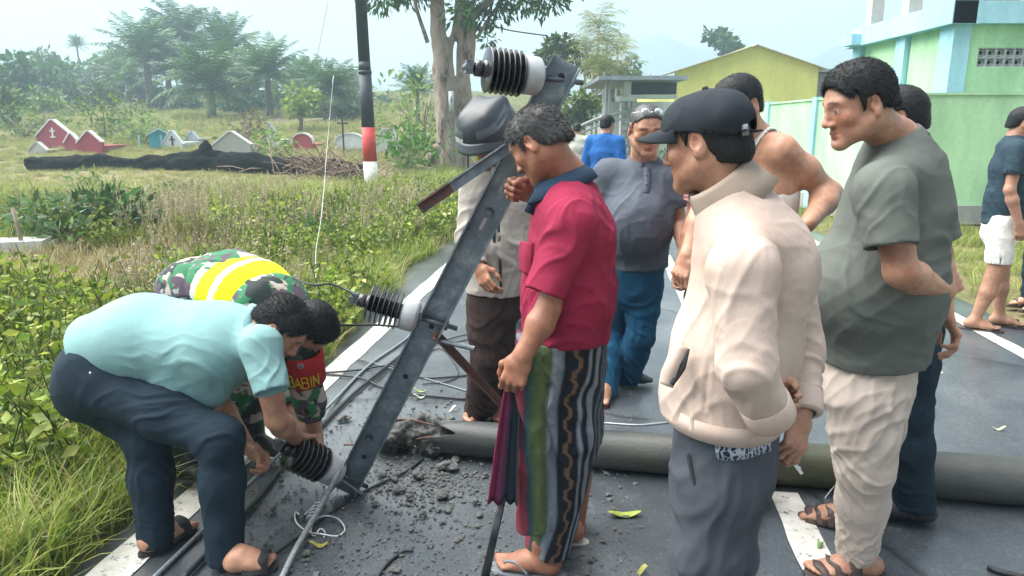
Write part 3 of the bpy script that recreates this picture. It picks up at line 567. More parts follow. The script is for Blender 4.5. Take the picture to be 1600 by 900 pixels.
tree(870, 108, 34, 34, 60, 'leafy tree behind the top of the crossarm', MD, 900, .35, ground=0., group='trees beyond the road'); tree(955, 132, 46, 44, 52, 'dark tree behind the slender areca palms', DK, 1000, .4, ground=0., group='trees beyond the road'); tree(905, 170, 30, 36, 34, 'low bright bush tree left of the porch', [(.13, .2, .05), (.17, .24, .07)], 800, .32, ground=0., group='trees beyond the road')
tree(985, 150, 60, 60, 40, 'hazy tree beyond the porch roof', DK, 600, .6, ground=0., group='trees beyond the road')
_ar = palmgeo(15, 1.5, .55, ((.12, .17, .05), (.17, .21, .08), (.22, .20, .09)), 1.5, 16, PV, 1.45); _arm = npmesh('frond_crown', _ar[0], fixquads(_ar[1]), M_PALM, True, _ar[2]); M_ATR = mat('areca_trunk', (.30, .29, .24), .8, 6, .25)
for i, (px, py, Y, k, lab) in enumerate(((935, 44, 34, 1., 'tallest slender areca palm of the roadside clump'), (915, 84, 33, .95, 'areca palm leaning at the left of the clump'), (965, 84, 36, .95, 'areca palm at the right of the clump'), (948, 70, 35, .9, 'areca palm just right of the tallest one'), (926, 108, 32, .85, 'lower areca palm in front of the clump'), (972, 118, 33, .85, 'short areca palm close to the porch roof'), (944, 112, 31, .8, 'shortest areca palm in the middle of the clump'))):
    c = P(px, py, Y); t = empty('areca_palm', A(c[0], Y, 0), lab, 'palm tree', 'areca palms by the roadside'); o = bpy.data.objects.new('crown', _arm); link(o, t, (0, 0, c[2])); o.scale = (k,)*3; o.rotation_euler = (0, 0, i*1.3); V, F = trunkgeo(c[2], .075, .055, (0, 0), 7, 6, .0); obj('trunk', V+A(c[0], Y, 0), F, M_ATR, t)
# the big roadside tree with two trunks
def big_tree():
    Y = 24.; b0 = P(700, 262, Y); b0[2] = terr(A(b0[0]), A(Y))[0]; t = empty('roadside_tree', b0, 'big roadside tree with two peeling trunks and a wide leafy crown', 'tree'); q = lambda px, py, dy=0: P(px, py, Y+dy)
    s = SDF(); s.chain([q(702, 262), q(696, 200), q(690, 110), q(684, 30), q(680, -50)], [.42, .35, .30, .26, .22], .3); s.chain([q(715, 255, .2), q(726, 160, .3), q(724, 80, .3), q(722, 10, .3), q(728, -60, .3)], [.30, .25, .22, .20, .17], .3)
    s.chain([q(706, 150, .1), q(700, 80, .1), q(716, 30, .2), q(740, -30, .2)], [.16, .15, .13, .1], .15); s.chain([q(715, 140, .2), q(735, 95, .1), q(736, 40, 0), q(742, -40, 0)], [.15, .15, .14, .1], .15)
    for px in (680, 722): s.cone(q(px, 235), q(px+(px-702)*.9, 268), .2, .12, .2)
    V, F = s.mesh(.055); V = relax(V, F, 1); N = vnormals(V, F); V = V+N*(.07*fbm(V*A(1, 1, .35), 2.2, 3, 3)+.03*noise(V*A(1, 1, .3), 9, 8))[:, None]
    bm, tt, b, LK = nodes('peeling_bark'); sc = (1, 1, .35); c = ramp(tt, tnoise(tt, 2.6, 6, .65, .3, 'Object', sc), [(.36, (.08, .06, .048)), (.45, (.28, .22, .18)), (.58, (.42, .35, .295)), (.68, (.17, .13, .105))]); LK(c, b.inputs['Base Color']); b.inputs['Roughness'].default_value = .9
    bp = tt.nodes.new('ShaderNodeBump'); bp.inputs['Strength'].default_value = .9; bp.inputs['Distance'].default_value = .06; LK(tnoise(tt, 7, 6, .7, 0, 'Object', sc), bp.inputs['Height']); LK(bp.outputs[0], b.inputs['Normal']); obj('trunk', V, F, bm, t)
    for pts, r in (([(668, 66, -.3), (650, 10, -.8), (636, -60, -1)], .07), ([(690, 10, 0), (640, -30, -1), (590, -40, -1.5)], .12), ([(736, 30, 0), (790, -20, -1), (860, -30, -1.5)], .14), ([(745, 60, 0), (770, 20, -.4), (800, -20, -.6)], .06), ([(725, 0, .3), (760, -60, .4)], .12)):
        V, F, T = tube(spline([q(*p) for p in pts], 5), np.linspace(r, r*.5, 5*(len(pts)-1)+1), 8); obj('limb', V, [F, T], bm, t)
    lum = []; rng = np.random.default_rng(5)
    for px, py, r in ((600, -10, .9), (640, -25, 1.0), (590, -55, 1.2), (660, -60, 1.2), (720, -50, 1.1), (770, 4, .85), (800, -14, 1.0), (845, -8, .9), (868, -22, .8), (820, -60, 1.3), (760, -70, 1.3), (700, -110, 1.8), (610, -120, 1.9), (800, -130, 2.), (700, -190, 2.), (860, -90, 1.2), (650, -30, .7), (745, 30, .6), (762, 60, .35), (720, 20, .5)):
        c = P(px, py, Y+rng.uniform(-1.5, 1.5)); lum.append([*(c-b0), r])
    V, F, C = crown(lum, 9000, .30, [(.045, .10, .028), (.065, .14, .035), (.09, .18, .045), (.035, .075, .025)], rng, .35, .75, .34); obj('crown', V+b0, F, M_LEAF, t, True, C)
    n_ = empty('tree_tag', q(704, 160, -.5), 'small white tag nailed to the big tree trunk', 'tag'); obj('plate', *MB().box(q(705, 158, -.45), (.16, .02, .62)).get(), mat('tag_plate', (.62, .66, .66), .5, 20, .15), n_); obj('plate_mark', *MB().box(q(705, 155, -.47), (.05, .02, .2)).get(), mat('tag_mark', (.2, .25, .26), .6), n_)
big_tree()
# ------------------------------------------------------------------ walls, houses, graves, pole
def wallmat(name, c, dirt=.34, rough=.8):
    m, t, b, LK = nodes(name); n = tnoise(t, 1.1, 6, .65, 0, 'Object', (1.2, 1.2, .40)); n2 = tnoise(t, 14, 4, .6); c1 = mixc(t, 1., ramp(t, n, [(.3, tuple(1-dirt*x for x in (1, .9, .9))), (.62, (1.03, 1.03, 1.03))]), ramp(t, n2, [(.3, (.93,)*3), (.7, (1.05,)*3)]), 'MULTIPLY')
    LK(mixc(t, 1., c1, c, 'MULTIPLY'), b.inputs['Base Color']); b.inputs['Roughness'].default_value = rough; bp = t.nodes.new('ShaderNodeBump'); bp.inputs['Strength'].default_value = .25; bp.inputs['Distance'].default_value = .01; LK(tnoise(t, 40, 5, .6), bp.inputs['Height']); LK(bp.outputs[0], b.inputs['Normal']); return m
M_MINT = wallmat('mint_green_paint', (.43, .71, .42)); M_CYAN = wallmat('pale_cyan_paint', (.38, .68, .80)); M_GREYC = wallmat('grey_concrete', (.32, .33, .32), .35); M_WHITEP = wallmat('white_paint', (.72, .74, .74))
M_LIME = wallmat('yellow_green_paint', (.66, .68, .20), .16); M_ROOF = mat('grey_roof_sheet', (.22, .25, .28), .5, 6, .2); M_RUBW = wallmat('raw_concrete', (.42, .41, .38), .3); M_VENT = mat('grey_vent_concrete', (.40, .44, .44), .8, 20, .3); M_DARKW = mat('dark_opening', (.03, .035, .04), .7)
# mint boundary wall: along the road, then turning the corner
wl = empty('boundary_wall', A(5.72, 11.5, 0), 'long mint green boundary wall with pale blue pillars beside the road', 'wall')
WX, WY, WH = 5.72, 11.5, 2.0
def wpanel(x0, y0, x1, y1, h=WH, th=.14):
    a, b = A(x0, y0, 0), A(x1, y1, 0); m_ = MB(); c = (a+b)/2; Ln = np.linalg.norm(b-a); R = frame(b-a); R2 = np.c_[nrm(b-a), np.cross(A(0, 0, 1), nrm(b-a)), A(0, 0, 1)]
    m_.box(c+A(0, 0, .28+(h-.28)/2), (Ln, th, h-.28), R2); m_.build('wall_panel', M_MINT, wl); MB().box(c+A(0, 0, .14), (Ln+.004, th+.10, .29), R2).build('plinth', M_GREYC, wl); MB().box(c+A(0, 0, h+.018), (Ln-.003, th+.05, .036), R2).build('coping', M_MINT, wl)
ys_ = [11.5, 13.6, 16.1, 18.8, 21.8, 25.]
for y0, y1 in zip(ys_[:-1], ys_[1:]): wpanel(WX, y0+.09, WX, y1-.09)
for y in ys_[1:]: MB().box((WX-.01, y, WH/2+.03), (.22, .18, WH+.06)).build('pillar', M_CYAN, wl)
MB().box((WX, WY, WH/2+.03), (.20, .20, WH+.06)).build('pillar', M_MINT, wl)
xs_ = [5.72, 8.95, 12.2, 15.5]
for x0, x1 in zip(xs_[:-1], xs_[1:]): wpanel(x0+.10, WY, x1-.09, WY)
for x in xs_[1:]: MB().box((x, WY-.01, WH/2+.03), (.18, .22, WH+.06)).build('pillar', M_CYAN, wl)
# two storey mint building
def building():
    X0, Y0, X1, Y1 = 7.72, 13., 17.0, 16.6; zb = 3.25; zt = 3.62; t = empty('mint_building', A(X0, Y0, 0), 'mint green building with pale blue frame and an unfinished upper floor', 'building')
    ys = [Y0, 14.75, Y1]; cw = .42
    for y0, y1 in zip(ys[:-1], ys[1:]): MB().box((X0+.12, (y0+y1)/2, zb/2), (.14, y1-y0-cw+.004, zb)).build('wall_panel', M_MINT, t)
    for y in ys: MB().box((X0+.10, y+(.21 if y == Y0 else 0), zb/2), (.30, cw if y == Y0 else .34, zb)).build('column', M_CYAN, t)
    xs = [X0, 10.6, 13.6, X1]
    # front bay with the pierced vent blocks: wall pieces round the opening
    vx0, vx1, vz0, vz1 = 8.17, 9.46, 2.55, 2.87
    f0, f1 = X0+.25, xs[1]-.15
    MB().box(((f0+f1)/2, Y0+.12, vz0/2), (f1-f0, .14, vz0)).build('wall_panel', M_MINT, t); MB().box(((f0+f1)/2, Y0+.12, (vz1+zb)/2), (f1-f0, .14, zb-vz1)).build('wall_panel', M_MINT, t)
    MB().box(((f0+vx0)/2, Y0+.12, (vz0+vz1)/2), (vx0-f0, .14, vz1-vz0-.002)).build('wall_panel', M_MINT, t); MB().box(((vx1+f1)/2, Y0+.12, (vz0+vz1)/2), (f1-vx1, .14, vz1-vz0-.002)).build('wall_panel', M_MINT, t)
    for x0, x1 in zip(xs[1:-1], xs[2:]): MB().box(((x0+x1)/2, Y0+.12, zb/2), (x1-x0-.3, .14, zb)).build('wall_panel', M_MINT, t)
    for x in xs[1:]: MB().box((x, Y0+.10, zb/2), (.30, .30, zb)).build('column', M_CYAN, t)
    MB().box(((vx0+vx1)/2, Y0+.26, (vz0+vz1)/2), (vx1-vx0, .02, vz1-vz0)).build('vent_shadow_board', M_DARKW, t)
    m1 = None; sz = (vz1-vz0)/2-.004; nx = int((vx1-vx0)/(sz+.004))
    for i in range(nx):
        for j in range(2):
            c = A(vx0+(i+.5)*(vx1-vx0)/nx, Y0+.11, vz0+(j+.5)*(vz1-vz0)/2)
            if m1 is None:
                b = MB(); h = sz/2; w_ = .013
                for s_ in (-1, 1): b.box(c+A(s_*(h-w_/2), 0, 0), (w_, .09, sz)); b.box(c+A(0, .001, s_*(h-w_/2)), (sz-2*w_, .088, w_))
                a = np.linspace(0, 2*pi, 21); b.tube([c+A(cos(x)*h*.52, 0, sin(x)*h*.60) for x in a], .009, 5, False)
                for x in (pi/4, 3*pi/4, 5*pi/4, 7*pi/4): b.bar(c+A(cos(x)*h*.55, .003, sin(x)*h*.55), c+A(cos(x)*h*1.15, .003, sin(x)*h*1.2), .012, .05, (0, 1, 0))
                ob = b.build('vent_block', M_VENT, t); m1 = (ob.data, c)
            else: o = bpy.data.objects.new('vent_block', m1[0]); link(o, t, tuple(c-m1[1]))
    # beams and slab edge
    MB().box((X0+.02, (Y0+Y1)/2+.1, (zb+zt)/2), (.40, Y1-Y0+.5, zt-zb)).build('edge_beam', M_CYAN, t); MB().box(((X0+X1)/2+.2, Y0+.06, (zb+zt)/2), (X1-X0-.02, .40, zt-zb-.004)).build('edge_beam', M_CYAN, t); MB().box((X0+.05, Y0+.1, (zb+zt)/2+.012), (.50, .50, zt-zb+.03)).build('corner_block', M_CYAN, t)
    MB().box(((X0+X1)/2+.2, (Y0+Y1)/2+.3, zt-.06), (X1-X0-.1, Y1-Y0-.1, .1)).build('roof_slab', M_RUBW, t); MB().box((X0-.02, Y1-.2, zb+.12), (.72, .5, .22)).build('canopy', M_CYAN, t)
    for y in (Y0+.3, 14.9, 16.4): # unfinished columns of the floor above, bars standing out
        k = MB().box((X0+.18, y, zt+.70), (.26, .26, 1.42)).build('unfinished_column', M_RUBW, t)
    for x in (10.6, 13.6): MB().box((x, Y0+.4, zt+.70), (.24, .26, 1.42)).build('unfinished_column', M_RUBW, t)
    br = mat('red_brick', (.30, .12, .08), .9, 20, .3)
    for k in range(4):
        for j in range(3): MB().box((X0+.30+.22*k+.1*(j % 2), Y0+.12, zt+.045+.07*j), (.20, .10, .062)).build('brick', br, t)
building()
# yellow-green gable house
def gable():
    Y = 31.; a, b, p = P(1055, 112, Y), P(1278, 106, Y), P(1180, 72, Y); g = A((a[0]+b[0])/2, Y, 0); t = empty('gable_house', g, 'house with plain yellow-green gable wall behind the mint wall', 'house'); D = 9.
    poly = [(a[0], 0), (b[0], 0), (b[0], b[2]), (p[0]+.25, p[2]), (p[0]-.25, p[2]), (a[0], a[2])]; m = MB(); m.prism(poly, -.1, .1, np.c_[A(1, 0, 0), A(0, 0, 1), A(0, -1, 0)], A(0, Y, 0)); m.build('gable_wall', M_LIME, t)
    for x in (a[0]+.1, b[0]-.1): MB().box((x, Y+D/2+.1, 1.6), (.2, D, 3.2)).build('side_wall', M_LIME, t)
    for (u, v), nm in (((a, p), 0), ((p, b), 1)):
        d = nrm(A(v[0]-u[0], 0, v[2]-u[2])); n = np.cross(d, A(0, 1, 0)); n = n if n[2] > 0 else -n; L_ = np.linalg.norm(A(v[0]-u[0], 0, v[2]-u[2]))+.35; c = A((u[0]+v[0])/2, Y+D/2-.15, (u[2]+v[2])/2)+n*.05-d*(.12 if nm == 0 else -.12)
        MB().box(c-n*.02, (L_, D+.34, .03), np.c_[d, A(0, 1, 0), n]).build('roof_sheet', M_WHITEP, t)
    MB().box(P(1190, 163, Y-.2), (.9, .3, .25)).build('window_ledge', M_WHITEP, t); MB().box((b[0]+1.6, Y+3, 1.9), (3, 4, 3.8)).build('annex', M_GREYC, t); MB().box((b[0]+1.5, Y+2.9, 3.9), (3.6, 4.6, .12)).build('annex_roof', M_ROOF, t)
gable()
# house with stone-faced pillar and dark slatted parapet
def porch():
    Y = 20.; t = empty('porch_house', A(P(1000, 200, Y)[0], Y, 0), 'house front with stone faced pillar, dark slatted band and flat canopy', 'house'); q = lambda px, py, d=0.: P(px, py, Y+d)
    st = mat('pillar_stone', (.36, .37, .37), .85, 9, .35, .5, 20); dk = mat('slate_slats', (.05, .07, .09), .7, 12, .2); mo = mat('pillar_mortar', (.55, .56, .55), .9)
    def bx(x0, y0, x1, y1, d0, d1, name, m): a, b = q(x0, y0), q(x1, y1); return MB().box(((a[0]+b[0])/2, Y+(d0+d1)/2, (a[2]+b[2])/2), (b[0]-a[0], d1-d0, a[2]-b[2])).build(name, m, t)
    bx(930, 122, 1062, 128, -.9, 3.5, 'canopy', M_ROOF); bx(976, 128, 986, 150, 0, .3, 'pillar_head', M_WHITEP); bx(966, 150, 994, 158, -.06, .40, 'pillar_cap', M_WHITEP); a, b = q(970, 158), q(990, 240); zb = 0.; za = a[2]
    MB().box(((a[0]+b[0])/2, Y+.17, za/2), (b[0]-a[0]-.04, .30, za)).build('pillar_core', mo, t); rng = np.random.default_rng(3); nz_ = 11; hh = za/nz_
    for i in range(nz_):
        cut = np.sort(np.r_[0, rng.uniform(.3, .7), 1]) if i % 2 else np.r_[0, .33+rng.uniform(-.1, .1), .7, 1]
        for u, v in zip(cut[:-1], cut[1:]):
            x0, x1 = a[0]+(b[0]-a[0])*u, a[0]+(b[0]-a[0])*v; k = MB(); k.box(((x0+x1)/2, Y-.005, (i+.5)*hh), (x1-x0-.025, .07+rng.uniform(0, .03), hh-.025)); k.build('stone', st, t)
    for k in range(13):
        x0 = 988+k*5.2; bx(x0, 130, x0+4.2, 146, .02, .06, 'slat', dk)
    bx(986, 129, 1058, 147, .09, .3, 'parapet', dk); bx(986, 148, 1058, 154, 0, .35, 'beam', M_WHITEP); a, b = q(990, 154), q(1062, 240); MB().box(((a[0]+b[0])/2, Y+2.6, a[2]/2), (b[0]-a[0]+1., .2, a[2])).build('house_wall', M_WHITEP, t); bx(1004, 168, 1030, 215, 2.4, 2.49, 'door', M_DARKW); bx(996, 154, 1004, 215, 2.35, 2.48, 'door_post', M_GREYC)
    for x in (942, 947): k = MB(); k.tube([A(q(x, 126)[0], Y-.7, 0), A(q(x, 126)[0], Y-.7, q(x, 126)[2])], .035, 8); k.build('canopy_post', M_GREYC, t)
    V, F, T = tube([q(890, 205, -1), q(932, 186, -.8), q(985, 172, -.4)], .05, 7); obj('rail', V, [F, T], M_GREYC, t); V, F, T = tube([q(893, 215, -1), q(935, 196, -.8), q(985, 182, -.4)], .03, 7); obj('rail', V, [F, T], M_GREYC, t)
    for k in range(4):
        bb = P(1026+k*3, 214+k, Y-3.+.1*k)
    b0 = P(1022, 232, 18.8); b0[2] = 0; V, F, C, s_ = bushgeo(.5, .9, 420, .13, MD); plant('bush', 'clipped round bush below the porch pillar', 'bush', b0, V, F, C, None, None, s_)
porch()
# striped roadside pole
def pole():
    b0 = GT(581, 296); Y = b0[1]; t = empty('utility_pole', b0, 'tall utility pole painted black, red and white at its foot', 'utility pole'); ax0, ax1 = b0, P(563, -10, Y); d = nrm(ax1-ax0); z = lambda py: ax0+(ax1-ax0)*((296-py)/306.)
    W_, R_, K_ = mat('white_pole_paint', (.70, .70, .68), .7, 12, .2), mat('red_pole_paint', (.55, .05, .045), .6, 10, .15), mat('black_pole_paint', (.022, .030, .042), .55, 8, .3)
    def seg(p0, p1, r0, r1, n, m): a, b = z(p0), z(p1); L_ = np.linalg.norm(b-a); V, F = lathe([(.001, 0), (r0, 0), (r1, L_), (.001, L_)], 20, a, b-a); obj(n, V, F, m, t)
    seg(306, 250, .168, .160, 'white_band', W_); seg(250, 195, .1605, .150, 'red_band', R_); seg(195, 111, .1505, .142, 'black_shaft', K_); seg(111, 106, .155, .150, 'joint_collar', K_); seg(106, 93, .138, .136, 'black_shaft', K_); seg(93, -420, .133, .10, 'upper_shaft', K_)
pole()
# graves
def grave(px, py, wpx, hpx, kind, c, label, cross=None, depth=1.9, rot=0., name='grave'):
    b0 = GT(px, py); Y = b0[1]; k = Y/F_PX; w_, h = wpx*k, hpx*k; t = empty(name, b0, label, 'grave', 'graves in the field cemetery'); m = wallmat(label.split()[0]+'_grave_plaster', c, .3); R = np.array(Matrix.Rotation(rot, 3, 'Z')); RR = R@np.c_[A(1, 0, 0), A(0, 0, 1), A(0, -1, 0)]
    if kind == 'gable': poly = [(-w_/2, -.3), (w_/2, -.3), (w_/2, h*.50), (w_*.04, h), (-w_*.04, h), (-w_/2, h*.45)]
    elif kind == 'arch': poly = [(-w_/2, -.3), (w_/2, -.3)]+[(cos(a)*w_/2, h*.4+sin(a)*h*.6) for a in np.linspace(0, pi, 12)]
    elif kind == 'tri': poly = [(-w_/2, -.3), (w_/2, -.3), (w_*.40, h*.2), (0, h), (-w_*.05, h), (-w_*.42, h*.25)]
    elif kind == 'stele': poly = [(-w_*.5, -.3), (w_*.5, -.3), (w_*.42, h*.5), (w_*.15, h), (-w_*.2, h), (-w_*.42, h*.6)]
    m_ = MB(); m_.prism(poly, -.09, .09, RR, b0); m_.build('headstone', m, t)
    top = [p for p in poly if p[1] > 0]
    for (x0, z0), (x1, z1) in zip(top[:-1], top[1:]):
        a, b = b0+RR@A(x0, z0, 0), b0+RR@A(x1, z1, 0); n = nrm(np.cross(b-a, RR[:, 2])); n = n if n[2] > 0 else -n; q = MB(); q.bar(a+n*.025, b+n*.025, .05 if abs(z1-z0)+abs(x1-x0) > 0 else .05, .24, RR[:, 2]); q.build('coping', M_WHITEP if kind != 'tri' else m, t)
    q = MB(); q.box(b0+R@A(0, depth/2+.1, h*.10), (w_*.86, depth, h*.5), R); q.build('tomb', m, t)
    if cross:
        cc, ch, cz = cross; ch *= k; q = MB(); p0 = b0+RR@A(0, cz*h, .105); q.box(p0, (ch*.16, .03, ch), R); q.build('cross_upright', cc, t); q = MB(); q.box(p0+A(0, 0, ch*.14), (ch*.55, .034, ch*.16), R); q.build('cross_arm', cc, t)
        if cc is M_WHITEP: q = MB(); q.box(p0-A(0, 0, ch*.5), (ch*.5, .032, ch*.16), R); q.build('cross_foot', cc, t)
    return t
BLKC = mat('black_cross_paint', (.03, .035, .045), .6); RED = (.33, .055, .085)
grave(88, 232, 52, 42, 'gable', RED, 'tallest dark red gabled grave with a white cross', (M_WHITEP, 14, .58), 2.2); grave(115, 236, 22, 26, 'gable', RED, 'small dark red grave wedged between the two larger red ones'); grave(143, 240, 38, 33, 'gable', (.36, .05, .085), 'plain dark red gabled grave, rightmost of the red row', None, 2.)
grave(272, 232, 36, 26, 'tri', (.62, .68, .70), 'white sloping grave with a black cross', (BLKC, 14, .45), 1.6); grave(302, 222, 24, 15, 'tri', (.42, .46, .52), 'small blue grey grave behind the white sloping one'); grave(364, 246, 60, 38, 'gable', (.36, .37, .36), 'bare grey concrete gabled grave above the burnt log', None, 2.2)
grave(425, 232, 30, 38, 'tri', (.52, .56, .55), 'pale pointed grave left of the small red arch'); grave(474, 234, 32, 24, 'arch', (.42, .07, .08), 'small red arched grave'); grave(62, 240, 34, 16, 'tri', (.50, .50, .47), 'low pale grave before the tallest red one'); grave(548, 234, 46, 24, 'arch', (.64, .67, .68), 'white tiled grave right of the black cross'); grave(608, 240, 40, 36, 'stele', (.55, .58, .55), 'pale grave half hidden by the striped pole')
def hut():
    b0 = GT(236, 232); Y = b0[1]; k = Y/F_PX; w_, h = 36*k, 20*k; t = empty('grave_hut', b0, 'turquoise grave hut with a pale blue pitched roof', 'grave', 'graves in the field cemetery'); tq = wallmat('turquoise_paint', (.10, .46, .56)); rf = mat('pale_blue_roof', (.36, .62, .72), .6, 8, .15); hw, D = w_/2, 1.5; R = np.array(Matrix.Rotation(.45, 3, 'Z'))
    q = MB(); q.box(b0+A(0, D/2, h/2-.1), (w_*.8, D, h+.2), R); q.build('wall', tq, t); q = MB(); q.prism([(-w_*.4, h), (w_*.4, h), (0, h*1.4)], -D/2, D/2, R@np.c_[A(1, 0, 0), A(0, 0, 1), A(0, -1, 0)], b0+A(0, D/2, 0)); q.build('gable', tq, t)
    for s_ in (-1, 1):
        d = nrm(A(s_*w_*.4, 0, -h*.4)); n = nrm(A(s_*h*.4, 0, w_*.4)); q = MB(); q.box(b0+A(0, D/2, 0)+R@(A(s_*w_*.22, 0, h*1.19)+n*.03), (w_*.54, D+.3, .05), R@np.c_[d*s_, A(0, 1, 0), n]); q.build('roof_sheet', rf, t)
    for s_ in (-1, 1): q = MB(); q.box(b0+R@A(s_*w_*.42, -.04, h/2)+A(0, 0, 0), (.07, .07, h), R); q.build('corner_post', rf, t)
hut()
b0 = GT(538, 248); k = b0[1]/F_PX; t = empty('iron_cross', b0, 'thin black iron cross standing among the graves', 'cross'); q = MB(); q.box(b0+A(0, 0, 30*k), (.05, .05, 62*k)); q.build('upright', BLKC, t); q = MB(); q.box(b0+A(0, 0, 53*k), (17*k, .042, .05)); q.build('crossbar', BLKC, t)
# burnt log, brush heap, stake and slab
def log():
    a, b = GT(50, 268), GT(570, 280); t = empty('burnt_log', a, 'long charred tree trunk lying across the field', 'log'); d = nrm(b-a); L_ = np.linalg.norm(b-a); up = A(0, 0, 1); s = SDF(); q = lambda f, z, o=0.: a+(b-a)*f+A(0, o, z)
    s.chain([q(0, .24), q(.15, .26), q(.35, .24), q(.5, .30), q(.7, .30), q(.85, .24), q(1, .2)], [.22, .27, .26, .33, .33, .30, .22], .2); s.cone(q(.53, .45), q(.545, .98), .16, .03, .2); s.cone(q(-.01, .30), q(.07, .40), .11, .07, .1); s.cone(q(.20, .42), q(.28, .46), .09, .06, .1); s.cone(q(.40, .44), q(.44, .50), .10, .06, .1); s.cone(q(.60, .4), q(.64, .52), .12, .07, .1); s.cone(q(.02, .1), q(.03, .3), .22, .1, .1); s.cone(q(.72, .35), q(.80, .5), .12, .06, .1)
    V, F = s.mesh(.045); V = relax(V, F, 1); N = vnormals(V, F); V = V+N*(.09*fbm(V*A(.5, 1, 1), 4, 3, 3))[:, None]; m, tt, bs, LK = nodes('charred_wood'); LK(ramp(tt, tnoise(tt, 5, 6, .7, 0, 'Object', (.4, 1, 1)), [(.45, (.004, .005, .006)), (.66, (.010, .012, .014)), (.82, (.08, .07, .06))]), bs.inputs['Base Color']); bs.inputs['Roughness'].default_value = .9; bs.inputs['Specular IOR Level'].default_value = .1
    bp = tt.nodes.new('ShaderNodeBump'); bp.inputs['Strength'].default_value = 1; bp.inputs['Distance'].default_value = .08; LK(tnoise(tt, 12, 5, .7), bp.inputs['Height']); LK(bp.outputs[0], bs.inputs['Normal']); obj('trunk', V, F, m, t)
log()
rng = np.random.default_rng(8); c0 = GT(545, 285); m_ = MB()
for _ in range(150):
    p = c0+A(rng.normal(-.3, .85), rng.normal(.2, .6), 0); a = rng.uniform(0, 2*pi); L_ = rng.uniform(.5, 1.5); e = rng.uniform(.05, .9); dd = A(cos(a)*cos(e), sin(a)*cos(e), sin(e)); p[2] = float(terr(A(p[0]), A(p[1]))[0])+rng.uniform(0, .25); m_.tube([p, p+dd*L_*.5+A(0, 0, .05), p+dd*L_], [.016, .013, .006], 5)
hp = m_.build('brush_heap', mat('brush_twigs', (.24, .17, .13), .9, 6, .45), None, True); setp(hp, 'heap of cut brown branches at the foot of the striped pole', 'brush heap', kind='stuff')
b0 = GT(38, 398); t = empty('wooden_stake', b0, 'thin grey wooden stake standing in the weeds at the left edge', 'stake'); q = MB(); q.tube([b0, b0+A(-.02, 0, .26), b0+A(-.05, 0, .52)], [.024, .022, .018], 7); q.build('stick', M_TWIG, t, True)
b0 = GT(2, 402); t = empty('concrete_slab', b0, 'pale concrete slab lying behind the wooden stake', 'slab'); q = MB(); q.box(b0+A(-.1, .2, .10), (.9, .4, .12), np.array(Matrix.Rotation(.25, 3, 'Z'))); q.build('slab', M_WHITEP, t)
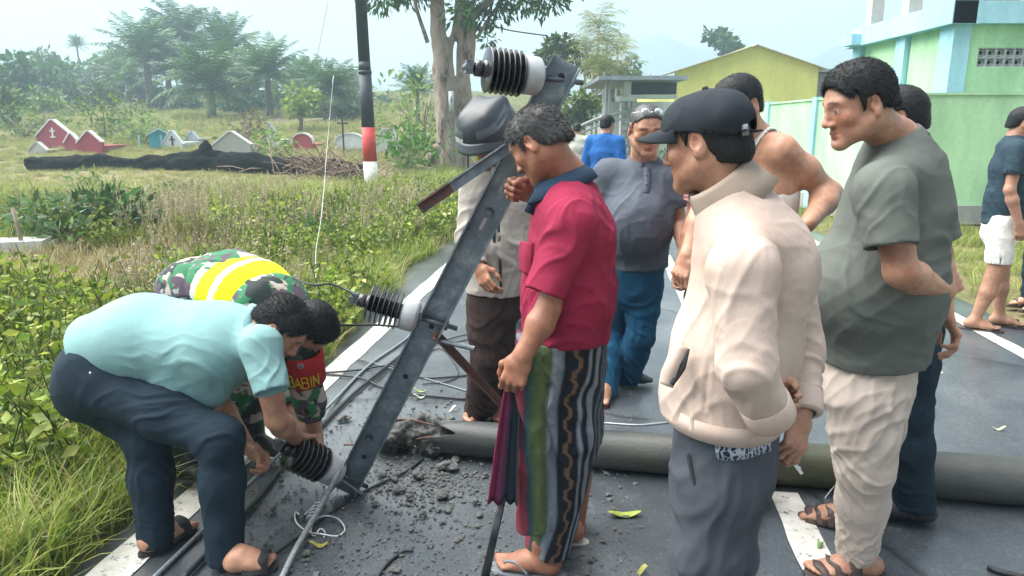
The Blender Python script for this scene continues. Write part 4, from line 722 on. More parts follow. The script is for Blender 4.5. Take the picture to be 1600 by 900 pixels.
# ------------------------------------------------------------------ people: shared builders
SKIN_A = A(.43, .230, .150); SKIN_B = A(.37, .175, .105); SKIN_C = A(.30, .135, .082)
M_SKIN = mat('skin', rough=.42, attr=True, noise_sc=38, var=.15, bump=.22, bump_sc=300, sss=.10, spec=.45, stain=((.74, .58, .54), 9, 1.), fine=330)
M_HAIR = mat('black_hair', (.010, .011, .013), .6, 90, .4, spec=.25)
M_HAIRG = mat('greying_hair', (.035, .036, .038), .5, 160, .6, spec=.5)
def hframe(f, u=(0, 0, 1)):
    "columns right, forward, up"
    f = nrm(f); r = nrm(np.cross(f, u)); return np.c_[r, f, np.cross(r, f)]
HS = .94
def head_ops(s, R, c, sc=1., jaw=1., nose=1., neck=None, neck_r=(.056, .066), brow=1.):
    s.at(R, c, sc*HS)
    s.ell((0, -.012, .027), (.076, .090, .081), .03)
    s.ell((0, .040, .016), (.063, .051, .068), .03)
    s.ell((0, .048, -.035), (.049, .040, .052), .03)
    s.ell((0, .030, -.066), (.053*jaw, .050, .037), .03)
    for x in (-1, 1):
        s.cone((x*.054*jaw, .002, -.052), (x*.016, .074, -.097), .017, .014, .028)
        s.ell((x*.047, .060, -.022), (.021, .020, .018), .022)
        s.cone((x*.012, .0885, .024), (x*.045, .074, .026), .0085*brow, .0085, .016)
    s.ell((0, .079, -.100), (.021, .015, .015), .022)
    s.cone((0, .090, .016), (0, .1075, -.028), .0075, .0105*nose, .012)
    s.ell((0, .109, -.032), (.0125*nose, .0105, .010), .008)
    for x in (-1, 1):
        s.ell((x*.0145*nose, .0985, -.036), (.0085, .0105, .0075), .007)
        s.ell((x*.032, .0985, .003), (.018, .0125, .0105), .012, '-')
        s.ell((x*.032, .0755, .002), (.0155, .0145, .0125), .004)          # eyeball with its lids
        s.cone((x*.018, .0885, -.0045), (x*.045, .082, -.0035), .0018, .0016, .004)   # lower lid
        s.cone((x*.017, .0895, .0055), (x*.046, .082, .006), .0026, .0022, .004)      # upper lid fold
    s.cone((-.019, .084, -.064), (0, .0935, -.0615), .0055, .0075, .008); s.cone((.019, .084, -.064), (0, .0935, -.0615), .0055, .0075, .008)
    s.cone((-.016, .083, -.073), (.016, .083, -.073), .0065, .0065, .009); s.ell((0, .0885, -.0735), (.012, .008, .0065), .008)
    s.cone((-.025, .082, -.0675), (0, .102, -.0675), .0016, .0016, .004, '-'); s.cone((.025, .082, -.0675), (0, .102, -.0675), .0016, .0016, .004, '-')
    s.ell((0, .094, -.0835), (.014, .006, .004), .01, '-')
    s.cone((-.006, .1035, -.041), (-.008, .094, -.040), .0028, .0028, .003, '-'); s.cone((.006, .1035, -.041), (.008, .094, -.040), .0028, .0028, .003, '-')
    for x in (-1, 1):                                                        # ears
        e = np.c_[nrm((x*.93, -.36, 0)), nrm((.36*x, .93, -.18)), nrm(np.cross((x*.93, -.36, 0), (.36*x, .93, -.18)))]
        s.ell((x*.079, -.010, -.006), (.0075, .0185, .031), .006, R=e)
        s.ell((x*.0835, -.006, .001), (.006, .010, .0175), .006, '-', R=e)
        s.ell((x*.0815, -.0055, -.031), (.005, .008, .009), .006, R=e)
        s.ell((x*.0765, .005, -.010), (.005, .005, .008), .005, R=e)
    if neck is not None:
        a = s.w((0, -.020, -.045)); s.at(np.eye(3), (0, 0, 0))
        s.cone(a, neck, neck_r[0], neck_r[1], .035)
def head_cols(P_, col, R, c, skin, sc=1., stubble=0., moust=0., eyes='down'):
    "skin colouring by place on the head: lips, brows, lashes, eyes, ears"
    sc = sc*HS; q = ((P_-c)@R)/sc; x, y, z = np.abs(q[:, 0]), q[:, 1], q[:, 2]; near = (np.linalg.norm(q-A(0, .02, -.01), axis=1) < .17)
    def put(m, cc, a): col[:] = col*(1-(m*a)[:, None])+np.asarray(cc)*(m*a)[:, None]
    sm = lambda v, e: 1/(1+np.exp(np.clip(v/e, -30, 30)))
    face = near & (y > .045)
    put(near*sm((x-.0)*0+np.abs(z+.066)-.010-.0*x, .0015)*sm(x-.0215, .002)*sm(.080-y, .002), skin*A(.78, .52, .52), .75)
    n1 = noise(q, 260, 3)*.0012
    brow = sm(np.abs(z-.0275+.16*(x-.03)*(x > .03)-.06*x*(x < .03)+n1)-.0042, .0009)*sm(np.abs(x-.031)-.0175, .0018)*face*(y > .062)
    put(brow, A(.015, .012, .012), .88)
    open_ = .0035 if eyes == 'open' else .0012
    eye = sm(np.abs(z-.001)-open_, .0006)*sm(np.abs(x-.032)-.0125, .001)*face*(y > .07)
    if eyes == 'open':
        put(eye, A(.55, .5, .47), .9); put(eye*sm(np.abs(x-.031)-.0055, .0006), A(.02, .012, .01), 1)
    put(sm(np.abs(z-.001-open_-.001)-.0014, .0005)*sm(np.abs(x-.032)-.0145, .001)*face*(y > .068), A(.03, .02, .018), .85)
    put(sm(np.abs(x-.0065)-.0035, .0008)*sm(np.abs(z+.0405)-.0025, .0006)*face*(y > .09), skin*.25, .8)
    ear = near*sm(.078-x, .003)*sm(np.abs(y+.01)-.03, .004); put(ear, skin*A(1.08, .88, .85), .5)
    put(near*sm(np.abs(x-.045)-.02, .006)*sm(np.abs(z+.028)-.015, .006)*face, skin*A(1.1, .92, .9), .4)
    if stubble: put(near*sm(z+.052+.35*np.maximum(x-.03, 0)*0, .006)*sm(-.115-z, .004)*(y > -.01)*(.6+.4*noise(q, 700, 5)), skin*.35, stubble)
    if moust: put(sm(np.abs(z+.052)-.006, .0015)*sm(x-.026, .003)*(y > .07)*near*(.7+.3*noise(q, 600, 6)), A(.02, .018, .018), moust)
    return col
def hair(parent, R, c, sc=1., m=None, t=.011, h=.0042, front=.078, nape=-.050, side=.02, blades=20000, blen=.016, seed=0, tuft=.004, top=0., name='hair'):
    "short hair: a tousled mat over the skull and thousands of short strands standing out of it"
    sc = sc*HS; m = m or M_HAIR; s = SDF().at(R, c, sc)
    s.ell((0, -.012, .027+top*.4), (.076+t*.75, .090+t, .081+t+top*.6), .02); s.ell((0, .036, .030+top*.5), (.064+t*.5, .051+t*.6, .060+t+top*.6), .03)
    s.cone((0, -.055, -.030), (0, -.045, -.058), .062, .054, .02)
    def cut(q):
        x, y, z = np.abs(q[:, 0]), q[:, 1], q[:, 2]
        ln = np.interp(y, [-.12, -.075, -.040, -.028, -.020, .012, .022, .040, .062, .1], [nape, nape, nape+.012, -.022, .024, .024, -.010+side*.0, side+.030, front-.016, front+.012])
        ln = ln+.010*np.maximum(0, (x-.035))/.03*(y > .045)*-1.6+noise(q, 120, seed)*.004
        return ln-z
    s.func(cut, .004)
    V, F = s.mesh(h*sc); V = relax(V, F, 1, .4); N = vnormals(V, F); q = ((V-c)@R)/sc
    flow = np.c_[q[:, 0]*.6, q[:, 1], q[:, 2]]
    V = V+N*((noise(q*A(1.6, .7, 1), 95, seed)*.5+noise(q*A(2.2, 1, 1.2), 210, seed+1)*.35)*tuft*.5)[:, None]*sc
    rng = np.random.default_rng(seed+5); pick = rng.integers(0, len(F), blades)
    B = V[F[pick]]; wgt = rng.dirichlet((1, 1, 1, 1), blades); p0 = (B*wgt[:, :, None]).sum(1); n0 = N[F[pick, 0]]
    dn = -R[:, 2]*.9+R[:, 1]*np.where(q[F[pick, 0], 1] > .0, .75, -.35)[:, None]+rng.normal(0, .38, (blades, 3)); dn -= n0*(dn*n0).sum(1)[:, None]
    fly = (rng.uniform(0, 1, (blades, 1)) < .07); d = nrm_rows(dn)*.9+n0*np.where(fly, rng.uniform(.6, 1.3, (blades, 1)), rng.uniform(.10, .5, (blades, 1))); d = nrm_rows(d)
    Ln = blen*sc*rng.uniform(.5, 1.15, (blades, 1)); sd = np.cross(d, rng.normal(0, 1, (blades, 3))); sd /= np.linalg.norm(sd, axis=1)[:, None]
    wd = .0008*sc; p0 = p0-n0*.003*sc
    b = np.stack([p0-sd*wd, p0+sd*wd, p0+d*Ln*.6+sd*wd*.7, p0+d*Ln], 1).reshape(-1, 3); k = np.arange(blades)*4+len(V)
    return obj(name, np.vstack([V, b]), [np.vstack([F, np.c_[k, k+1, k+2, k+3]])], m, parent)
def arm_ops(s, sh, el, wr, r=(.052, .044, .041, .027), k=.02):
    r = tuple(x*.94 for x in r); sh, el, wr = map(np.asarray, (sh, el, wr)); mid = sh+(el-sh)*.45; fm = el+(wr-el)*.3
    s.cone(sh, mid, r[0], r[0]*.95, k); s.cone(mid, el, r[0]*.95, r[1]*.88, k)
    s.cone(el, fm, r[1]*.90, r[2], k); s.cone(fm, wr, r[2], r[3], k)
    return s
def hand_ops(s, wr, wdir, palm, right=True, curl=(.5, .5, .5, .5), thumb=.4, spread=.05, sc=1., thumb_in=.5):
    """palm, four bent fingers of their own length and a thumb from the side of the palm.
    wdir: wrist to knuckles, palm: where the palm faces, curl: bend of index..little (0 straight .. 1 fist)"""
    w_ = nrm(wdir); n = nrm(np.asarray(palm)-w_*(np.asarray(palm)@w_)); sd = np.cross(w_, n)*(1 if right else -1)
    wr = np.asarray(wr, float); q = lambda a, b, c: wr+(w_*a+sd*b+n*c)*sc
    s.cone(q(-.012, 0, 0), q(.030, .002, 0), (.027*sc, .019*sc), (.036*sc, .016*sc), .015, right=sd)
    s.cone(q(.030, .002, 0), q(.078, .001, -.001), (.036*sc, .0155*sc), (.038*sc, .0125*sc), .014, right=sd, cap=.8)
    s.ell(q(.038, .022, .008), .018*sc, .014)
    pos = (.0285, .0095, -.0095, -.0275); lens = ((.042, .026, .021), (.046, .029, .022), (.043, .027, .021), (.034, .020, .018)); back = (.086, .089, .086, .079)
    for i in range(4):
        p = q(back[i], pos[i], -.002); fan = (1.5-i)*spread; ang = 0; c = curl[i]; pts = [q(back[i]-.014, pos[i]*.95, -.001), p]
        for L_, bend in zip(lens[i], (1.25*c, 1.55*c, 1.0*c)):
            ang += bend; d = (w_*cos(ang)+n*sin(ang))*cos(fan)+sd*sin(fan)*max(cos(ang), 0); p = p+d*L_*sc; pts.append(p)
        r = (.0098, .0096, .0086, .0078, .0066) if i < 3 else (.0088, .0084, .0074, .0068, .0058)
        s.chain(pts, [x*sc for x in r], .005)
        for j in (2, 3): s.ell(pts[j], r[j]*1.06*sc, .003)                 # knuckles
    t0 = q(.022, .026, .006); out = .75-.35*thumb_in
    d1 = nrm(w_*.72+sd*out+n*(.25+.5*thumb_in)); d2 = nrm(w_*(.95-thumb*.4)+sd*(out*.35-.55*thumb)+n*(.2+.75*thumb*thumb_in)); d3 = nrm(d2+(-sd*.45+n*.25)*thumb)
    t1 = t0+d1*.044*sc; t2 = t1+d2*.033*sc; t3 = t2+d3*.024*sc
    s.chain([t0, t1, t2, t3], [.0145*sc, .0110*sc, .0098*sc, .0078*sc], .010)
    return dict(w=w_, n=n, s=sd, grip=q(.085, 0, .03), tip=t3)
def foot_ops(s, an, heel, toe, sc=1., up=(0, 0, 1), toes=True, right=True):
    "bare foot from ankle, on the line heel to toe"
    an, heel, toe = map(lambda v: np.asarray(v, float), (an, heel, toe)); f = nrm(toe-heel); Ln = np.linalg.norm(toe-heel); up = nrm(up); sd = np.cross(f, up)
    q = lambda a, b, c: heel+f*a*Ln+sd*b*sc+up*c*sc
    s.cone(an, q(.22, 0, .045), .036*sc, .036*sc, .03); s.ell(q(.10, 0, .030), (.034*sc, .034*sc, .030*sc), .02)
    s.cone(q(.15, 0, .030), q(.50, .004, .030), (.033*sc, .030*sc), (.038*sc, .028*sc), .03, right=sd)
    s.cone(q(.25, 0, .050), q(.62, 0, .026), .030*sc, .022*sc, .03)
    s.cone(q(.50, .003, .026), q(.74, .002, .019), (.038*sc, .025*sc), (.044*sc, .018*sc), .03, right=sd)
    if toes:
        g = 1 if not right else -1
        for i, (b, l, r) in enumerate(((.030, 1.0, .0130), (.011, .985, .0095), (-.005, .955, .0088), (-.019, .915, .0082), (-.032, .865, .0078))):
            s.cone(q(.74, b*g, .017), q(l-.03, b*1.02*g, .012), r*1.05*sc, r*sc, .006)
    else: s.cone(q(.74, 0, .018), q(.94, 0, .013), (.044*sc, .018*sc), (.030*sc, .012*sc), .02, right=sd)
    return s
def components(n, F):
    lab = np.arange(n)
    while True:
        m = lab[F].min(1); new = lab.copy(); np.minimum.at(new, F.ravel(), np.repeat(m, F.shape[1])); new = new[new]
        if (new == lab).all(): return lab
        lab = new
def skin_obj(parent, parts, skin, headinfo=None, name='body', m=None, paths=()):
    """join the visible stretches of skin into the one mesh of the body; under the clothes slim limbs along
    the given joint paths (outer end first) keep it a single continuous surface"""
    Vs, Fs, n = [], [], 0
    for V, F in parts: Vs.append(V); Fs.append(F+n); n += len(V)
    V = np.vstack(Vs); F = np.vstack(Fs)
    lab = components(len(V), F); ids, cnt = np.unique(lab, return_counts=True); main = ids[cnt.argmax()]; Fl = lab[F[:, 0]]; fc = V[F].mean(1); add = []
    for c, k in zip(ids, cnt):
        if c == main or not len(paths): continue
        if k < 60: F = F[Fl != c]; fc = fc[Fl != c]; Fl = Fl[Fl != c]; continue
        cen = V[lab == c].mean(0); pl = [np.asarray(p, float) for p in min(paths, key=lambda p: np.linalg.norm(np.asarray(p[0])-cen))]
        fa, fb = np.where(Fl == c)[0], np.where(Fl == main)[0]; qa = F[fa[np.linalg.norm(fc[fa]-pl[0], axis=1).argmin()]]; qb = F[fb[np.linalg.norm(fc[fb]-pl[-1], axis=1).argmin()]]
        add.append((qa, pl, qb))
    nf = []
    for qa, pl, qb in add:
        prev = qa; pp = V[qa]-V[qa].mean(0); k0 = len(V); mid = []
        for p in pl: q = p+pp*2; idx = np.arange(len(V), len(V)+4); V = np.vstack([V, q]); mid.append(idx)
        d = [np.linalg.norm(V[mid[-1]]-V[np.roll(qb, -r)], axis=1).sum() for r in range(4)]; qb = np.roll(qb, -int(np.argmin(d)))
        for nx in mid+[qb]:
            for i in range(4): nf.append([prev[i], prev[(i+1) % 4], nx[(i+1) % 4], nx[i]])
            prev = nx
    if nf: F = np.vstack([F, nf])
    col = np.tile(skin, (len(V), 1))*(1+.07*fbm(V, 25, 2, 3))[:, None]
    if headinfo: head_cols(V, col, *headinfo[:2], skin, **headinfo[2])
    return obj(name, V, F, m or M_SKIN, parent, col=np.clip(col, .003, 1))
def leg_ops(s, hip, kn, an, r=(.094, .070, .062), k=.04, flat=True, hem=None, right=None):
    hip, kn, an = map(np.asarray, (hip, kn, an)); mid = hip+(kn-hip)*.5; cf = kn+(an-kn)*.35
    s.cone(hip, mid, r[0], (r[0]+r[1])/2*1.03, k); s.cone(mid, kn, (r[0]+r[1])/2*1.03, r[1], k)
    bn = (0, 0, -1) if (kn-an)[2] > .6*np.linalg.norm(kn-an) else None
    s.cone(kn, cf, r[1], (r[1]+r[2])/2*1.04, k); s.cone(cf, an, (r[1]+r[2])/2*1.04, hem or r[2], k, fb=flat, bn=bn)
    return s
def leg_folds(hip, kn, an, amp=.006, sd=(1, 0, 0)):
    hip, kn, an = map(np.asarray, (hip, kn, an)); d1, d2 = nrm(kn-hip), nrm(an-kn); x1 = nrm(np.cross(d1, sd)); x2 = nrm(np.cross(d2, sd))
    return [(hip+(kn-hip)*.15, nrm(x1+d1*.9), amp, .07, .16), (kn, nrm(sd+.25*d1), amp*.9, .045, .13), (hip+(kn-hip)*.55, nrm(d1+.35*x1), amp*.6, .07, .22),
            (kn+(an-kn)*.5, nrm(d2+.5*np.asarray(sd)), amp*.8, .06, .18), (an-d2*.05, nrm(np.asarray(sd)+.4*d2), amp*1.1, .035, .11)]
def sole(parent, heel, toe, width=.098, thick=.018, m=None, name='sandal_sole', z=.002, up=(0, 0, 1)):
    heel, toe = np.asarray(heel, float), np.asarray(toe, float); f = nrm(toe-heel); u = nrm(np.asarray(up)-f*(f@np.asarray(up))); sd = np.cross(f, u); Ln = np.linalg.norm(toe-heel)
    a = np.linspace(0, 2*pi, 28, endpoint=False); xs = np.cos(a); ys = np.sin(a)
    px_ = (xs*.5+.5)*(Ln+.035)-.02; wd = width/2*np.interp(xs, [-1, -.5, 0, .5, 1], [.72, .78, .80, 1.0, .92]); poly = np.c_[px_, np.sign(ys)*np.abs(ys)**.8*wd]
    b = MB(); R = np.c_[f, -sd, u]; R = np.c_[f, np.cross(u, f), u]; b.prism(poly, z-.0, z+thick, R, heel*A(1, 1, 0)+A(0, 0, heel[2]))
    return b.build(name, m, parent, False)
def strap(parent, pts, wd, th, m, name='strap', n=6, up=(0, 0, 1)):
    "a flat band along a path"
    V, F = band(pts, wd, th, n, up); return obj(name, V, F, m, parent)
def band(pts, wd, th, n=6, up=(0, 0, 1)):
    p = spline(pts, n); t = np.gradient(p, axis=0); t /= np.linalg.norm(t, axis=1)[:, None]+1e-9
    up = np.asarray(up, float); up = np.broadcast_to(up, p.shape) if up.ndim == 1 else up
    u = np.cross(t, up); u /= np.linalg.norm(u, axis=1)[:, None]+1e-9; v = np.cross(u, t)
    wd = np.broadcast_to(wd, (len(p),)) if np.ndim(wd) == 0 else np.interp(np.linspace(0, 1, len(p)), np.linspace(0, 1, len(wd)), wd)
    V = np.stack([p-u*wd[:, None]/2-v*th/2, p+u*wd[:, None]/2-v*th/2, p+u*wd[:, None]/2+v*th/2, p-u*wd[:, None]/2+v*th/2], 1).reshape(-1, 3); m_ = len(p)
    F = np.vstack([np.c_[4*k+i, 4*k+(i+1) % 4, 4*k+4+(i+1) % 4, 4*k+4+i] for k in range(m_-1) for i in range(4)]); e = 4*(m_-1)
    return V, np.vstack([F, [[0, 3, 2, 1], [e, e+1, e+2, e+3]]])
def collar(parent, rings, m, name='collar', th=.005, n=28, gap=0., fwd=None, closed=False, col=None):
    """a turned band of cloth round a neck: rings are (centre, right, front, rx, ry) from inside edge to outside edge;
    gap: half angle left open round the front"""
    a = np.linspace(gap, 2*pi-gap, n) if not closed else np.linspace(0, 2*pi, n, endpoint=False); G_ = []
    for c, rt, fr, rx, ry in rings: G_.append(np.asarray(c)+np.sin(a)[:, None]*np.asarray(rt)*rx+np.cos(a)[:, None]*np.asarray(fr)*ry)
    G_ = np.array(G_); k = len(G_); du = np.gradient(G_, axis=0); dv = np.gradient(G_, axis=1); N = np.cross(du, dv); N /= np.linalg.norm(N, axis=2)[:, :, None]+1e-9
    V = np.vstack([(G_+N*th/2).reshape(-1, 3), (G_-N*th/2).reshape(-1, 3)]); F = []; o2 = k*n; nn = n if closed else n-1
    for r in range(k-1):
        for i in range(nn):
            j = (i+1) % n; p = [r*n+i, r*n+j, (r+1)*n+j, (r+1)*n+i]; F.append(p); F.append([x+o2 for x in p[::-1]])
    for i in range(nn):
        j = (i+1) % n; F.append([j, i, i+o2, j+o2]); r = (k-1)*n; F.append([r+i, r+j, r+j+o2, r+i+o2])
    if not closed:
        for r in range(k-1): F.append([r*n, (r+1)*n, (r+1)*n+o2, r*n+o2]); e = n-1; F.append([(r+1)*n+e, r*n+e, r*n+e+o2, (r+1)*n+e+o2])
    return obj(name, V, np.array(F), m, parent, col=col)
# ------------------------------------------------------------------ people: one block each
def cloth(name, c, rough=.85, var=.10, sc=7, bump=.22, bsc=520, **k): return mat(name, c, rough, sc, var, bump, bsc, spec=.25, fine=520, stain=k.pop('stain', ((.80, .80, .80), 3.2, .7)), **k)
M_TEAL = cloth('teal_knit', (.205, .37, .375)); M_NAVY = cloth('navy_trouser_cloth', (.010, .024, .038)); M_MAG = cloth('magenta_pique', (.265, .017, .055))
M_NAVYC = cloth('navy_collar_knit', (.018, .040, .075)); M_BEIGE = cloth('beige_canvas', (.50, .40, .345), bump=.18, bsc=600, stain=((.88, .78, .72), 4, .9)); M_GREYT = cloth('grey_jersey', (.115, .128, .116), var=.12, sc=5)
M_PALE = cloth('pale_stone_cotton', (.51, .44, .385)); M_SLATE = cloth('slate_trouser_cloth', (.058, .066, .080)); M_POLO = cloth('grey_polo_knit', (.085, .098, .125))
M_BLUEJ = cloth('blue_trouser_cloth', (.005, .060, .125)); M_WIND = cloth('stone_windbreaker', (.42, .385, .345), rough=.6); M_BROWN = cloth('brown_trouser_cloth', (.036, .022, .021))
M_DPOLO = cloth('dark_polo_knit', (.020, .042, .060)); M_WHITEC = cloth('white_cotton', (.74, .73, .69)); M_CAP = cloth('black_cap_twill', (.016, .022, .030))
M_DARKIN = mat('dark_lining', (.02, .025, .03), .9); M_RUB = mat('dark_rubber', (.022, .024, .028), .6, 40, .3, .15, 90); M_STRAPG = mat('grey_strap', (.16, .18, .21), .6)
M_BRSAN = mat('brown_sandal_leather', (.060, .042, .038), .55, 30, .3, .2, 120); M_SKYSH = cloth('light_blue_cotton', (.20, .36, .45)); M_ROYAL = cloth('royal_blue_cotton', (.012, .10, .33))
M_TAN = mat('white_rubber', (.6, .58, .52), .6); M_METAL = mat('bare_metal', (.55, .56, .57), .35, metal=1)
PEOPLE = 'people gathered round the fallen pole'
def person(loc, label): return empty('person', A(loc[0], loc[1], 0), label, 'person', PEOPLE)
def sdfobj(name, s, h, m, parent, spec=(), base=.0012, seed=0, rel=1, seams=(), **k):
    V, F = s.mesh(h); V = relax(V, F, rel, .5) if rel else V
    if len(spec) or base: V = folds(V, F, spec, base, seed, seams)
    return obj(name, V, F, m, parent, **k)
def torso_ops(s, hip, waist, chest, neck, shL, shR, rh, rw, rc, rt=None, k=.06, hem=.012, sh_r=.066, flat=True, rn=(.062, .066)):
    rt = nrm(shR-shL) if rt is None else rt; rh, rw, rc = A(*rh), A(*rw), A(*rc)
    s.cone(hip, waist, rh, rw, k, right=rt, fa=flat); s.cone(waist, chest, rw, rc, k, right=rt)
    s.cone(chest, chest+(neck-chest)*.62, rc, rc*A(.80, .72), k, right=rt); s.cone(chest+(neck-chest)*.5, neck, rc*A(.62, .62), rn, k, right=rt)
    m = (shL+shR)/2; s.cone(m+(shL-m)*.86, m+(shR-m)*.86, sh_r, None, k)
    if hem and flat:
        d = nrm(waist-hip); s.ops.append(None)
    return s
def hem_cut(s, *a):
    s.ops = [o for o in s.ops if o]; return s
def sleeve(parent, sh, el, end, r0, r1, h, m, sp=(), seed=0, mid=None, dome=.0, t=.009, k=.03, inn=None):
    "a set-in sleeve, its own piece of cloth"
    s = SDF(); sleeve_ops(s, sh, el, end, r0, r1, k, True, mid, t)
    if inn is not None: s.cone(sh, inn, r0*.98, r0*.72, .03)
    return sdfobj('sleeve', s, h, m, parent, sp, .0018, seed)
def sleeve_ops(s, sh, el, end, r0, r1, k=.035, cut=True, mid=None, t=.009):
    "sleeve from shoulder to the open end (with the elbow between when given)"
    pts = [sh, end] if el is None else [sh, el, end]; rs = [r0, r1] if el is None else [r0, mid or (r0+r1)/2, r1]
    if el is None: s.cone(sh, end, r0, r1, k, fb=True)
    else: s.cone(sh, el, rs[0], rs[1], k); s.cone(el, end, rs[1], rs[2], .02, fb=True)
    if cut: d = nrm(pts[-1]-pts[-2]); s.cone(end-d*.030, end+d*.03, r1-t-.001, None, .003, '-', fa=True)
    return s

# ---- man in the magenta polo shirt and striped sarong
def magenta_man():
    f_n = G(838, 893); t = person(G(850, 880), 'man in magenta polo shirt and striped sarong gripping the steel crossarm')
    R = hframe((-.68, .40, -.60)); c = P(842, 223, 2.20); neck = P(884, 276, 2.22)
    shL, shR = P(893, 336, 2.06), P(872, 322, 2.38); elL, wrL = P(856, 484, 2.02), P(817, 556, 1.99); elR, wrR = P(858, 395, 2.46), P(836, 303, 2.44)
    s = SDF(); head_ops(s, R, c, .98, neck=neck, neck_r=(.052, .060), jaw=.95, nose=1.15); s.cone(shL, shR, .045, None, .04); s.cone(neck, (shL+shR)/2, .06, .05, .03)
    arm_ops(s, shL, elL, wrL, (.047, .042, .043, .028)); hand_ops(s, wrL, P(796, 610, 1.98)-wrL, (.25, 1, 0), False, (.62, .7, .75, .8), .45)
    arm_ops(s, shR, elR, wrR, (.045, .040, .040, .028)); hand_ops(s, wrR, (-.95, -.25, .28), (-.25, -1, -.1), True, (.78, .82, .85, .9), .7)
    parts = [s.mesh(.0041)]
    fl = SDF(); foot_ops(fl, P(850, 848, 2.16), G(872, 903)+A(0, 0, .02), G(772, 890)+A(0, 0, .02), 1.0, right=False); fl.cone(P(850, 848, 2.16), P(858, 740, 2.2), .036, .05, .03)
    foot_ops(fl, P(897, 832, 2.46), G(905, 852)+A(0, 0, .02), G(835, 838)+A(0, 0, .02), 1.0); fl.cone(P(897, 832, 2.46), P(905, 740, 2.46), .036, .05, .03)
    parts.append(fl.mesh(.004))
    skin_obj(t, parts, SKIN_C*1.05, (R, c, dict(sc=.98, stubble=.25, moust=.3)), paths=([P(858, 740, 2.2), P(880, 600, 2.22), P(890, 400, 2.22)], [P(905, 740, 2.46), P(890, 600, 2.3), P(890, 400, 2.22)]))
    hair(t, R, c, .98, M_HAIRG, t=.010, blades=20000, blen=.020, tuft=.004, seed=4, top=.002)
    hip, waist, chest = P(884, 523, 2.22), P(888, 452, 2.22), P(893, 362, 2.22); rt = nrm(shR-shL)
    s = SDF(); torso_ops(s, hip, waist, chest, P(885, 292, 2.22), shL, shR, (.172, .145), (.170, .140), (.175, .122), rt, rn=(.064, .066), sh_r=.068)
    hem_cut(s, hip, waist, (.172, .145), rt)
    sleeve_ops(s, shR, None, elR, .066, .058, .03)
    sleeve(t, shL+A(0, -.008, -.02), None, P(851, 459, 2.0), .072, .060, .005, M_MAG, [(P(868, 400, 1.96), (.25, 0, 1), .008, .05, .13), (P(880, 350, 1.98), (.8, 0, .6), .006, .05, .1)], 2, inn=(shL+shR)/2+(shL-shR)*.22+A(0, 0, .01))
    s.cone(P(884, 280, 2.22), P(890, 330, 2.22), .052, .05, .006, '-')
    sp = [(P(900, 480, 2.1), (1, 0, .25), .011, .055, .16), (P(912, 410, 2.08), (.45, 0, 1), .011, .075, .18), (P(935, 380, 2.12), (.2, 0, 1), .009, .06, .14), (P(868, 400, 2.0), (.25, 0, 1), .006, .05, .13), (P(850, 500, 2.05), (1, 0, -.2), .008, .04, .14), (P(905, 350, 2.1), (.8, 0, .7), .005, .06, .1)]
    sdfobj('polo_shirt', s, .0060, M_MAG, t, sp, .002, 1)
    nk = P(880, 284, 2.21); up = nrm(neck-chest+A(-.08, 0, .1)); fr = nrm(np.cross(up, rt)); fr = fr if fr[0] < 0 else -fr
    rr = np.cross(fr, up)
    collar(t, [(nk-up*.010, rr, fr, .066, .076), (nk+up*.020, rr, fr, .063, .074), (nk+up*.026+fr*.003, rr, fr, .069, .081), (nk+up*.004, rr, fr, .083, .096), (nk-up*.022+fr*.012, rr, fr, .097, .116)], M_NAVYC, gap=.18, th=.006)
    obj('placket', *MB().bar(P(826, 333, 2.19), P(842, 300, 2.19), .012, .03).get(), M_NAVYC, t)
    V, F = band([P(823, 378, 2.13), P(821, 400, 2.125), P(822, 428, 2.13)], .085, .006, 6, (-1, -.45, 0)); obj('pocket', V, F, M_MAG, t)
    # sarong: a striped tube of cloth, knotted in front with a fold hanging from the knot
    a0, a1, a2 = P(877, 512, 2.22), P(874, 660, 2.26), P(854, 842, 2.26)
    s = SDF(); s.cone(a0, a1, (.165, .150), (.165, .142), .05, right=rt, fa=True); s.cone(a1, a2, (.165, .142), (.150, .088), .03, right=rt, fb=True)
    s.cone(a2-A(0, 0, .05), a2+nrm(a2-a1)*.06, (.138, .076), None, .004, '-', right=rt)
    s.cone(P(826, 560, 2.04), P(832, 828, 2.10), (.028, .045), (.035, .055), .02, right=(0, 1, 0), fb=True)
    V, F = s.mesh(.0054); V = relax(V, F, 1)
    V = folds(V, F, [(P(850, 640, 2.05), (-.38, 0, 1), .016, .08, .26), (P(910, 640, 2.1), (.55, 0, 1), .016, .07, .22), (P(850, 780, 2.1), (-.06, 0, 1), .009, .055, .2), (P(905, 560, 2.05), (.9, 0, .45), .007, .05, .14)], .002, 3)
    ax = nrm(a2-a0); q = V-a0; h = q@ax; cen = a0+ax*h[:, None]; d = V-cen; ph = np.arctan2(d@rt, -(d@fr))            # round the cloth: 0 behind, towards the camera negative
    u = np.degrees(ph); u = u+6*noise(V, 9, 2)*A(1)+14*np.maximum(0, h-.12)*np.sin(h*9)
    K, GY, LG, NV = (.010, .014, .021), (.17, .20, .235), (.26, .29, .32), (.025, .05, .085)
    tab = [(-185, K), (-178, (.14, .02, .05)), (-166, (.13, .02, .05)), (-164, GY), (-146, GY), (-144, NV), (-140, GY), (-138, (.25, .045, .062)), (-124, (.21, .04, .055)), (-121, NV), (-115, (.06, .11, .05)), (-109, (.115, .14, .055)), (-104, (.085, .12, .065)), (-101, LG), (-93, GY), (-91, K), (-70, K), (-68, GY), (-66, LG), (-63, K), (-58, K), (-57, GY), (-50, LG), (-47, K), (-40, (.04, .05, .07)), (-38, GY), (-32, K), (-28, GY), (-22, (.05, .06, .08)), (-17, GY), (-10, K), (-6, GY), (2, K), (30, (.14, .03, .05)), (60, NV), (110, (.1, .13, .05)), (150, K), (185, K)]
